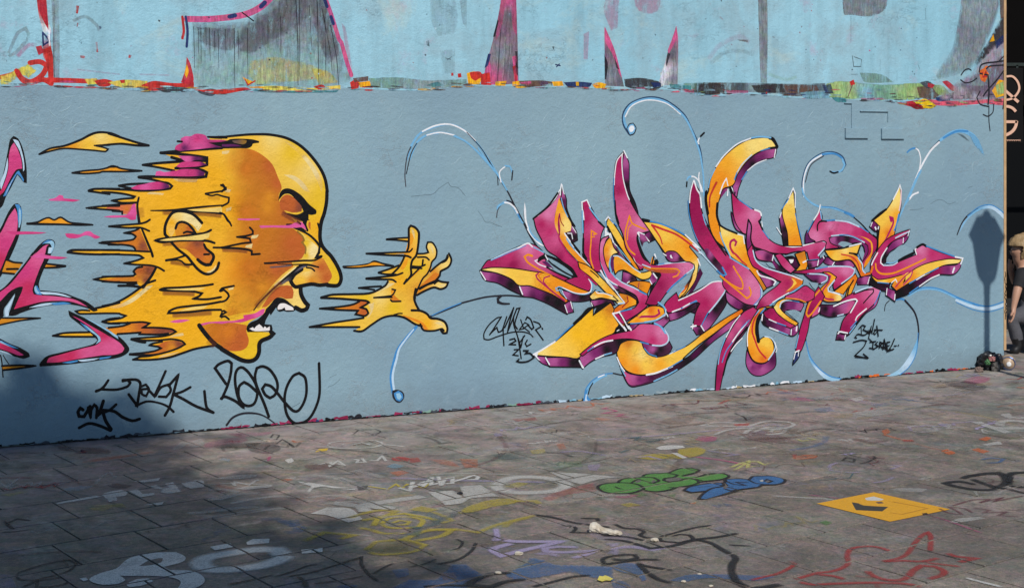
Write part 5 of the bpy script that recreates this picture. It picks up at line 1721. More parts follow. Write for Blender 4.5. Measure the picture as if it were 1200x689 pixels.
S wh;8.9:5313 503 5282 400 5282 311
S cb;9:5385 574 5322 517
S bl;11:5438 587 5402 551
U letter_stroke
G+ 4834 270 pu3/4980 379 pu2/5111 468 pu1/4766 230 bk/4911 324 bk:4724 239 4784 265 4869 329 4980 401 5137 504 5216 545 5154 466 4980 361 4834 255 4723 193 4699 182 4615 144 4481 102 4365 81 4283 83 4226 169 4177 308 4226 212 4267 174 4365 157 4448 155 4615 195
G 4299 143 pu1/4365 124 pu2/4464 132 pu3/4267 152 mp2:4201 228 4267 170 4365 153 4464 154 4481 120 4365 88 4283 90 4242 147
G+ 4324 342 ym/4218 312 yo/4218 255 or/4324 191 or/4267 388 or3/4382 303 yp/4531 222 yo/4615 260 ym/4784 316 ym/4937 418 yo/5111 505 or/5216 575 or2/4406 229 ym:4185 385 4267 406 4365 390 4398 331 4439 292 4514 273 4615 296 4741 333 4827 379 4868 407 4980 468 5111 535 5234 589 5242 573 5207 545 5137 512 4980 420 4834 336 4723 258 4716 247 4615 202 4498 166 4365 160 4267 188 4210 241 4177 315
S wh;9.5:4173 294 4201 235 4234 190
S cb;7.6:4201 221 4242 154
S wh;12.6:4415 153 4498 162 4632 201
S bl;8.7:4598 189 4716 243
S wh;10.7:4498 108 4573 132
S cb;10.7:4481 102 4590 138 4674 173
S wb;9.7:4498 274 4615 296 4657 312
S bl;6.8:4640 302 4741 340
U letter_stroke
G+ 5278 557 mg2/5207 471 mp2/5137 400 mp2/5084 315 mg/5050 206 mg/5260 453 pu2/5190 368 pu3/5024 112 mg3:5331 599 5242 558 5154 459 5093 366 5041 258 5015 156 5002 -20 5028 -29 5058 95 5093 203 5172 324 5278 445 5322 517 5367 575
S wh;7.9:5216 545 5154 481 5093 388
S cb;7.9:5084 381 5041 280 5024 193
S wh;10.9:5278 490 5207 419 5146 348
S bl;8.9:5146 348 5093 285 5058 205
S bk;15.2:5278 453 5181 354 5111 247 5067 109
S wh;8.9:5234 373 5181 331 5137 282
S bl;8:5296 504 5225 448
U letter_stroke
G+ 4299 515 pu2/4340 520 pu1:4267 520 4357 527 4365 505 4299 479 4234 483
G+ 4406 344 pu2/4464 334 pu1/4531 330 bk/4498 296 bk:4382 382 4464 363 4548 355 4606 377 4627 339 4598 297 4506 281 4439 307 4398 345
S bl;7.7:4398 345 4439 303 4498 282
G+ 4573 531 pu1/4531 518 pu1/4581 552 bk:4473 528 4531 543 4590 580 4606 536 4556 495
G+ 3920 294 pu1/4000 339 pu2/4088 355 bk/4201 406 bk/3904 260 pu1:3865 305 3960 356 4137 420 4267 417 4201 392 4161 330 4040 308 3960 278 3896 236 3889 245 3866 296
G+ 3577 320 pu1/3615 290 pu2:3526 344 3607 325 3638 264 3577 292
G+ 3670 300 pu1/3740 282 pu2/3818 277 bk/3858 289 bk:3611 321 3779 315 3866 303 3889 245 3638 264
G+ 3577 355 yp/3701 396 ym/3858 479 yl2/3977 579 yl2/4040 535 yl2/4120 638 or3/3937 418 yl2/4145 530 yo/3779 336 ym:3526 351 3685 432 3858 556 3977 649 3976 595 4120 681 4145 637 4137 602 4185 528 4145 473 4120 460 3984 397 3880 339 3905 364 3858 310 3763 323 3623 338
F bk:3960 659 4008 657 3976 595 4120 681 4080 689
S bk;24.2,15.7:3880 585 3936 646 3992 658
S bk;18.1:3826 551 3945 647
S bl;9.4:3685 439 3755 498 3818 544
S wh;12.1:3511 353 3577 382 3677 433
F wh:3507 359 3546 360 3538 336 3565 307 3546 315
S wh;9.3:3604 325 3635 275
S wh;11.3:3870 288 3897 237
S wh;8.5:3880 269 3904 235
G+ 3944 364 mg/4120 446 mg/4283 444 mg2/4406 467 mp2/4531 453 mp/4464 399 mg2/4365 483 mp2:3880 332 3984 400 4120 453 4299 479 4365 519 4481 510 4531 496 4590 428 4590 385 4548 358 4464 370 4365 404 4267 424 4153 423 4064 399 3944 353 3896 324
S wh;11.4:3976 376 4056 407 4137 417
S bl;8.5:3936 353 3984 379
S wb;10.7:4564 473 4598 421 4590 378 4539 357 4464 364
S bl;9.7:4481 513 4531 500 4564 469
S bl;9.6:4365 393 4431 375
S wh;9.5:4000 293 4080 320
S cb;9.5:4072 317 4128 328
F+ bk:4169 500 4234 533 4267 524 4283 487 4218 476 4161 468
S wh;14.3:4226 508 4246 482
S wh;14.4:4267 510 4287 484
S wh;6.7:4173 482 4189 489
F+ or2:4197 549 4226 551 4238 525 4214 519
F+ mg:4153 601 4181 603 4234 533 4201 541
S wh;10.5:4137 609 4185 549 4218 512
S wh;11.4:4137 609 4169 611 4201 620
S wh;9.5:4189 617 4218 576 4267 495
S bl;9.6:4201 620 4291 634
G+ 4332 549 or/4448 616 or2/4531 612 yo/4531 569 or/4299 544 yo/4398 589 ym:4258 535 4332 578 4431 638 4506 642 4556 625 4564 589 4498 549 4382 533
S mg;16.1:4514 616 4523 591 4481 571 4415 574 4340 574
S yo;9.8:4291 544 4365 584 4431 624
S cb;12.6:4514 671 4564 632 4577 588 4498 545 4398 532
S wb;7.7:4577 617 4569 574 4498 549
S bl;7.7:4398 530 4283 529
S cb;11.6:4481 524 4531 496 4573 444
S wh;7.8:4581 588 4594 566
U letter_stroke
G+ 5601 1265 pu2/5619 1175 bk/5628 1084 bk/5587 1258 pu1:5575 1266 5601 1299 5646 1166 5653 1053 5614 1054
G+ 5683 1415 yp/5655 1302 ym/5683 1188 yo/5710 1082 or:5601 1318 5696 1460 5705 1377 5728 1225 5774 1050 5655 1053 5646 1151
S wh;10.1:5637 1378 5696 1487 5715 1445
S wh;8.1:5715 1453 5715 1339
S bl;8.1:5592 1330 5655 1408
S bl;7.1:5715 1294 5747 1187 5774 1095
S wh;8.1:5573 1266 5587 1303
S wh;8.1:5546 1191 5587 1138
S org*0.8;6.5:5657 1357 5681 1356
U letter_stroke
G+ 6118 1088 pu3/6279 1076 pu2/6375 1012 pu2/6071 1089 pu1/6203 1086 bk:6024 1102 6108 1119 6241 1108 6356 1066 6409 1018 6404 964 6346 896 6337 951 6375 981 6356 1035 6279 1061 6118 1026 6042 1059
F wallc:6113 1050 6146 1070 6203 1064 6251 1046 6175 1026
F wallc:6313 982 6346 1001 6366 973 6346 919 6327 951
F bk:6175 1029 6260 1046 6298 1045 6232 1023
G+ 6014 937 pu2/6061 920 pu1/5996 945 bk:5986 953 6042 944 6099 919 6061 890 5996 907 5977 931
G+ 6222 900 pu1/6146 895 pu3:6089 912 6146 922 6232 923 6279 883 6260 868 6108 888
G+ 5884 911 pu1/5856 896 bk/5949 924 pu2:5828 928 5930 932 5986 961 5977 931 5930 894 5847 874
S wh;9.2:5930 932 5921 894
S wh;8.2:5972 961 5982 946
S wh;9.2:6089 920 6066 890
G+ 5940 1276 mg2/5921 1192 mg2/5902 1131 mp/6042 1182 mp/6232 1170 mp2/6375 1120 mg/6452 1033 mg/6433 971 mg3/6042 1136 mg2/6279 1130 mg2/5902 1101 mp/6071 1035 mg/6146 1141 mp2:5944 1310 5963 1260 5944 1222 6089 1228 6232 1209 6356 1159 6452 1103 6491 1086 6481 1009 6423 932 6366 864 6346 896 6404 972 6404 1034 6337 1075 6222 1108 6089 1119 6024 1102 6042 1059 6118 1026 5996 1018 6010 1068 5977 1084 5893 1074 5837 1118 5828 1133 5865 1185
G 6279 1115 or/6423 1034 yo/6414 956 or/6366 888 or:6194 1121 6337 1102 6428 1053 6431 979 6375 911 6361 857 6414 909 6448 994 6433 1064 6356 1101
F+ pur2:5810 1118 5824 1156 5847 1102 5893 1078 5810 1065
S wb;10.3:6052 1116 6165 1121 6260 1104 6366 1058
S bl;7.2:6127 1120 6222 1116 6337 1075
S wh;11.2:5947 1356 5930 1299 5884 1238
S bl;7.1:5884 1238 5828 1148
S cb;11.3:5949 1306 5958 1252
S bl;12.3:5996 1232 6089 1238
S wb;12.4:6089 1234 6203 1221 6318 1180
S bl;8.3:6318 1184 6404 1135
S bk;13.1:5921 1161 5921 1200 5949 1230 6005 1228
S bk;16:6452 1111 6491 1079 6491 1016
U letter_stroke
G+ 6327 780 pu2/6375 771 pu1/6318 750 pu3:6298 766 6337 788 6423 793 6414 731 6308 731
S wh;8.3:6423 785 6404 735
G+ 6042 990 yo/6184 1001 yp/6279 1006 ym/6089 950 ym/6184 947 yo/6298 898 or/6366 818 or2/6260 930 or2:5996 1003 6146 1010 6298 1037 6334 1050 6298 971 6232 978 6318 932 6346 842 6375 814 6428 823 6337 794 6279 890 6222 931 6089 926 6033 958
S rd3;10.6:6146 972 6241 950 6298 905 6327 827
S wh;10.3:6222 1031 6334 1051 6313 1006
S wb;10.4:6308 936 6346 888 6351 842 6375 818
S bl;8.3:6298 967 6322 928
S bk;13.3:6222 979 6298 969 6327 1036
F or2:6356 810 6423 824 6428 808 6346 795
U letter_stroke
G+ 5902 803 pu2/5968 793 pu1/5902 773 bk:5801 830 5902 826 5996 812 6014 792 5958 756 5902 765 5856 790
F wallc:5842 771 5930 757 5902 708 5875 728
G+ 6222 761 or/6146 695 or/6260 783 or2/6222 692 yo:6085 689 6184 747 6279 813 6298 781 6251 691 6222 649 6189 647 6222 738 6156 663 6108 665
S bk;13.2:6260 767 6222 715 6203 654
G+ 5810 852 mg/6042 860 mp2/6184 847 mp/6146 772 mg2/6089 720 mg/5764 854 mg3:5695 849 5856 864 6042 877 6222 869 6272 844 6241 799 6146 741 6080 705 6071 736 6099 804 6033 837 5902 838 5810 837
S wb;10.3:5902 868 6042 881 6222 873 6274 848 6251 806 6146 745
S bl;9.2:5912 868 6014 880
S bl;7.1:5828 833 5921 829 5996 819
S wb;10.2:5847 832 5958 824 6014 807 6005 777 5958 756
G+ 6024 830 or/6080 797 yo/6014 746 or/5977 686 or/6014 669 yo/6127 638 yp/5930 673 or2/6042 630 or2:5977 839 6033 833 6094 797 6061 752 6028 715 6033 691 6146 660 6165 648 6165 632 6127 615 6014 614 5954 641 5930 657 5884 636 5949 710 6024 768 6042 806
S mg;13.1:5996 831 6042 806 6024 761 5977 709 5968 686 5996 639 6071 625
S wb;12.3:6080 774 6019 715 6024 692 6127 665
S wh;10.3:6071 682 6160 652
F gr1:6132 661 6175 651 6156 625
U letter_stroke
G+ 5902 659 mg/5856 554 mg3/5801 420 mg/5745 256 mg:5930 726 5982 655 5940 588 5856 508 5824 388 5768 254 5718 227 5755 392 5801 518 5837 616 5893 682
F+ mp2:5930 581 5949 565 5930 528 5865 500 5893 552
S or;14.4:5940 703 5856 622 5817 533 5833 506 5870 530 5949 618
S wh;9.2:5949 576 5930 539
S cb;8.1:5718 273 5745 369
S wh;11.2:5713 242 5750 252
F+ nv:5713 227 5755 240 5745 203 5695 153 5709 212
S wh;8.1:5713 235 5700 190
S wh;7.1:5745 241 5741 211
G+ 5810 708 mg2/5718 666 mp2/5718 666 mg:5801 739 5856 714 5893 689 5884 644 5828 624 5736 635 5627 655 5627 670 5718 696
S or;9.1:5627 655 5736 643 5810 617
U letter_stroke
G+ 6042 545 pu2/6184 578 pu1/5996 555 bk/6071 513 bk/6222 553 mp2:5954 588 6071 583 6146 602 6279 616 6236 529 6118 504 6033 498 5949 523
G+ 6433 567 pu2/6472 580 pu1/6279 426 bk/6327 478 bk:6520 649 6477 557 6375 499 6222 348 6194 338 6203 369 6337 493 6452 589
G+ 6156 348 pu2/6175 355 pu1/6137 318 bk:6116 369 6195 353 6176 308 6101 315
G+ 6433 675 mp/6394 654 mp2/6279 643 mg2/6337 548 mg/6260 489 mg/6184 400 mg3/6146 610 mg3/6501 688 mp:6108 581 6165 628 6270 670 6279 662 6433 703 6511 704 6525 680 6491 619 6452 574 6337 493 6279 434 6203 361 6132 372 6165 463 6232 529 6294 608 6232 618
S bk;10.6:6260 659 6375 686 6452 690 6452 667 6414 637 6356 586
S wh;11.4:6071 575 6184 608 6279 621 6296 607 6232 518
S wb;11.5:6279 674 6375 701 6472 711 6520 695 6520 672
S bl;8.4:6520 680 6496 626 6462 573
S wh;10.4:6385 542 6298 487 6279 457
S bl;9.3:6289 449 6232 398
S wh;11.3:6113 362 6127 376 6203 361
S wh;9.2:6184 346 6175 316
S wb;9.2:6108 500 6165 509
S cb;9.3:6279 419 6222 360
U letter_stroke
G+ 6452 1188 pu2/6491 1164 pu3:6423 1181 6462 1227 6530 1191 6511 1148 6472 1145
S wh;7.3:6443 1212 6428 1181
F wh:6462 1173 6477 1180 6486 1157 6477 1149
S wh;10.4:6506 1180 6496 1149
G+ 6687 1427 yp/6647 1365 yp/6569 1264 ym/6530 1210 ym/6550 1108 yo/6511 1008 or/6677 1262 yo/6598 1115 or2:6711 1486 6721 1340 6687 1223 6652 1106 6618 1099 6550 1007 6486 954 6520 1179 6462 1227 6579 1303 6657 1396
S mg;22.8,16.1,10.7:6628 1220 6618 1248 6643 1241 6647 1200 6608 1130 6569 1069 6520 1015 6491 969
S wh;10.5:6647 1388 6697 1466 6714 1501 6728 1458
S pkw;12.1:6726 1458 6721 1364 6707 1301
S bl;12.6:6702 1270 6677 1184 6657 1145
S bk;18.7:6443 1228 6520 1281 6579 1311
S bk;16:6496 1149 6496 1032 6486 962
U letter_stroke
G+ 6757 1091 pu2/6639 1015 pu2/6571 939 bk/6718 1068 pu1:6669 1070 6807 1137 6787 1075 6738 1036 6610 977 6575 904 6546 897 6561 947 6600 1009
F wallc:6580 892 6585 931 6639 976 6738 1029 6837 986 6857 954 6738 911 6629 879
G+ 6463 748 bk/6561 705 bk/6571 689 pu3:6425 772 6473 740 6610 727 6595 672 6531 683 6420 726
G+ 6610 656 pu2/6639 631 pu1:6585 696 6669 662 6661 591 6578 642
G+ 7200 816 pu2/7078 804 mg3/6937 746 pu3/6817 695 bk/6718 644 bk/7251 823 pu1:7329 884 7318 828 7251 782 7098 784 6977 729 6807 648 6669 611 6669 669 6787 728 6937 778 7119 843 7282 850
G+ 6463 911 mg/6541 1003 mg2/6639 1063 mg/6917 984 mp/6897 929 mp2/6639 851 mg2/6493 848 mg/7037 949 mg2/7241 911 mg:6493 988 6571 1064 6669 1109 6807 1145 6757 1099 6659 1070 6590 1025 6531 933 6541 876 6619 869 6738 904 6882 947 6859 986 6937 1019 6977 1006 7119 955 7334 896 7241 897 7098 893 6957 866 6817 817 6718 793 6571 763 6493 758 6439 807 6433 897
G+ 7241 883 yp/7088 860 ym/6937 825 ym/6817 766 or/6678 700 or2/6541 753 ym/6463 779 yo/6639 757 yo:6433 796 6493 745 6600 735 6664 754 6634 710 6678 673 6817 735 6977 784 7139 854 7303 869 7334 892 7190 899 6977 870 6842 822 6827 782 6738 722 6777 799 6619 769 6502 760 6454 783
S or;14.8:6473 888 6483 840 6531 809 6639 808 6777 846 6967 911
S or2;20:6430 827 6444 865
F ym:6757 804 6837 817 6817 782 6767 744 6767 784
S mg;10.8:6669 701 6757 776 6817 813
S mg2;10.8:6738 793 6807 822 6837 813 6817 774 6747 714
S wh;10.4:6585 1009 6531 940 6522 894 6551 873
S wb;9.4:6551 873 6639 873 6688 892
S wh;9.5:6877 950 6862 990 6897 1009
S bk;20.2:6698 904 6757 930 6847 962
S bk;20.4:6882 1005 6937 1027 6977 1010
S bl;10.7:6977 1013 7119 967 7262 922
S wh;12.9:7272 918 7349 904 7329 860
S wh;10.4:6493 973 6454 919 6434 881
S wh;8.4:6629 734 6669 760 6683 736
S bl;8.4:6493 743 6600 731
S bl;10.6:6807 723 6937 778 7098 836
S wh;8.5:6877 748 6957 785
S wh;16.1:7262 830 7246 795
S wh;10.6:6907 696 7017 751 7108 780
S bl;11.6:6807 644 6897 692
S wh;8.4:6585 692 6578 642
S wh;9.4:6664 642 6659 599
S wb;10.5:6669 1085 6738 1111 6807 1133
S wh;8.4:6747 1083 6743 1044
S wh;7.4:6807 1141 6792 1098
S cb;8.4:6580 892 6639 890 6688 908
P spray_tag|black looping tag with an underline below the painted chin
U paint
S bk;18.2:1354 292 1284 396 1308 419 1365 437 1390 420 1385 359 1365 283 1328 200
S bk;18.3:1323 202 1346 212 1412 180 1466 134 1431 202 1413 295 1416 357 1435 386 1462 388 1502 351 1545 279 1556 216 1537 156 1498 142 1459 161 1435 209 1439 271 1470 295 1505 274 1553 228
S bk;18.5:1631 64 1600 151 1553 263 1541 326 1553 379 1592 388 1639 362 1679 301 1689 246 1671 200 1639 183 1608 205 1588 245 1608 271 1647 256 1687 211 1735 149 1791 90 1827 88 1864 140 1881 209 1872 296 1831 330 1791 313 1751 249 1735 173 1747 78 1783 21 1831 3 1896 28 1945 103 1969 195 1965 385
S dk;14.4,13.1,6.5:1358 31 1396 74 1459 96 1537 92 1600 70 1671 18
P spray_tag|black tag with long crossed strokes right of the tree shade
U paint
S bk;18.8,16.3:555 301 583 310 605 330 627 362
S bk;16.4:583 310 677 302 743 317 759 339 743 357 714 351
S bk;17.7:714 357 794 355 820 331 812 264 801 194 750 268
S bk;15.2:820 308 853 321 873 290 856 250 831 263 827 293 868 294
S bk;16.5:868 290 906 246 942 323 975 396
S bk;16.6:913 246 945 296 994 312 1007 273 979 236 934 241
S bk;17.9:994 304 1054 368 1024 257 1001 176 971 121
S bk;16.7:1024 249 1076 261 1129 286
S bk;18:1024 249 1084 215 1167 163 1274 116 1232 151 1217 255
S bk;16.5,12.7,16.5:794 194 860 216 927 204 986 177 1024 140
P spray_tag|black three-letter tag inside the shade at the wall's foot
U paint
S bk;19.9:478 192 462 204 448 183 455 155 483 151 508 190 519 211
S bk;17.5:508 204 522 144 526 188 544 218 560 200 556 138
S bk;20:598 238 583 191 565 152 594 176 612 115 645 61
S bk;18.7:641 54 576 88 512 107 455 85
S bk;17.6:609 169 641 183 674 211
S bk;18.9:605 181 663 169 714 130 772 104 816 111
P spray_tag|thin black signature left of the lettering's lower plank
U paint
S bk;9.9:3268 623 3234 618 3174 573 3137 517 3138 479 3174 472 3241 491 3339 513 3423 514 3484 497 3509 475
S bk;10.7:3180 506 3211 547 3268 625
S bk;10.7:3185 514 3234 553 3245 521 3272 530 3309 624 3283 543 3287 426
S bk;11.5:3294 550 3362 684 3332 589 3315 518 3347 588 3385 676 3408 679 3370 573 3389 535
S bk;10.8:3362 629 3362 567 3393 476 3419 329
S bk;9.2:3415 599 3438 535 3404 529 3446 577 3478 560 3442 541 3483 509
S bk;11.6:3454 596 3465 615 3492 595 3515 538 3500 527 3469 560
S bk;10.8:3515 581 3557 564 3570 541 3530 522 3588 448
S bk;12.4:3580 530 3584 525
S bk;11.5:3332 464 3368 470 3377 452 3328 431 3377 427
S bk;10:3396 472 3417 405 3434 480
S bk;10.8:3408 440 3446 487
S bk;10.8:3465 454 3450 431 3461 411 3493 425
S bk;10.8:3366 393 3402 394 3355 357 3396 350
S bk;10.8:3434 384 3470 382 3446 362 3484 363 3515 332 3469 309 3415 305 3383 314 3400 327
P spray_tag|small black two-line slogan inside the round curl at the right
U paint
S bk;10.4:6339 404 6342 346
S bk;10.4:6313 390 6346 415 6375 405 6354 380 6406 358 6361 337 6303 348 6275 326 6291 318
S bk;8.7:6402 372 6390 353 6419 348 6416 375
S bk;9.5:6423 380 6438 349 6465 456
S bk;8.7:6433 403 6406 311 6445 278
S bk;9.5:6475 370 6452 348 6470 338 6483 354
S bk;10.4:6486 404 6501 322
S bk;9.6:6462 375 6540 367
S bk;10.4:6260 288 6337 300 6387 291 6356 244 6274 185 6318 173 6399 155
S bk;9.5:6356 192 6404 158 6279 173
S bk;9.5:6419 280 6477 283
S bk;9.5:6452 279 6445 231
S bk;9.5:6414 235 6464 224
S bk;10.4:6493 276 6470 261 6501 244 6452 222
S bk;10.4:6511 228 6516 276 6545 265 6518 249 6552 218
S bk;10.4:6545 218 6559 295 6581 210 6550 241
S bk;10.5:6613 271 6584 269 6589 198 6618 214
S bk;8.7:6584 239 6608 244
S bk;10.5:6659 292 6628 237 6589 198 6652 213
S bk;8.7:6657 238 6679 237
S bk;10.5:6697 241 6701 238
P plaster_crack|jagged crack in the plaster under the double-lined curl
U paint
S crk;3.2:2605 1462 2697 1470 2759 1475 2811 1517 2873 1555 2894 1526 2946 1516 2999 1461
S crk;2.5:3092 1357 3122 1322 3148 1281 3189 1277 3211 1266 3272 1244
S crk;2.5:3538 1516 3584 1526
P plaster_crack|faint cracks beside the black looping tag
U paint
S crk;2.7:2027 227 2068 240 2109 273
S crk;2.3:1783 111 1839 138
S crk;2.3:2035 286 2084 306
P plaster_crack|faint crack right of the rightmost yellow horn
U paint
S crk;2.9:7027 1347 7098 1378 7159 1373 7210 1344 7282 1359
S crk;2.8:6817 1303 6897 1305 6957 1316
S crk;3.4:7417 1474 7458 1484"""
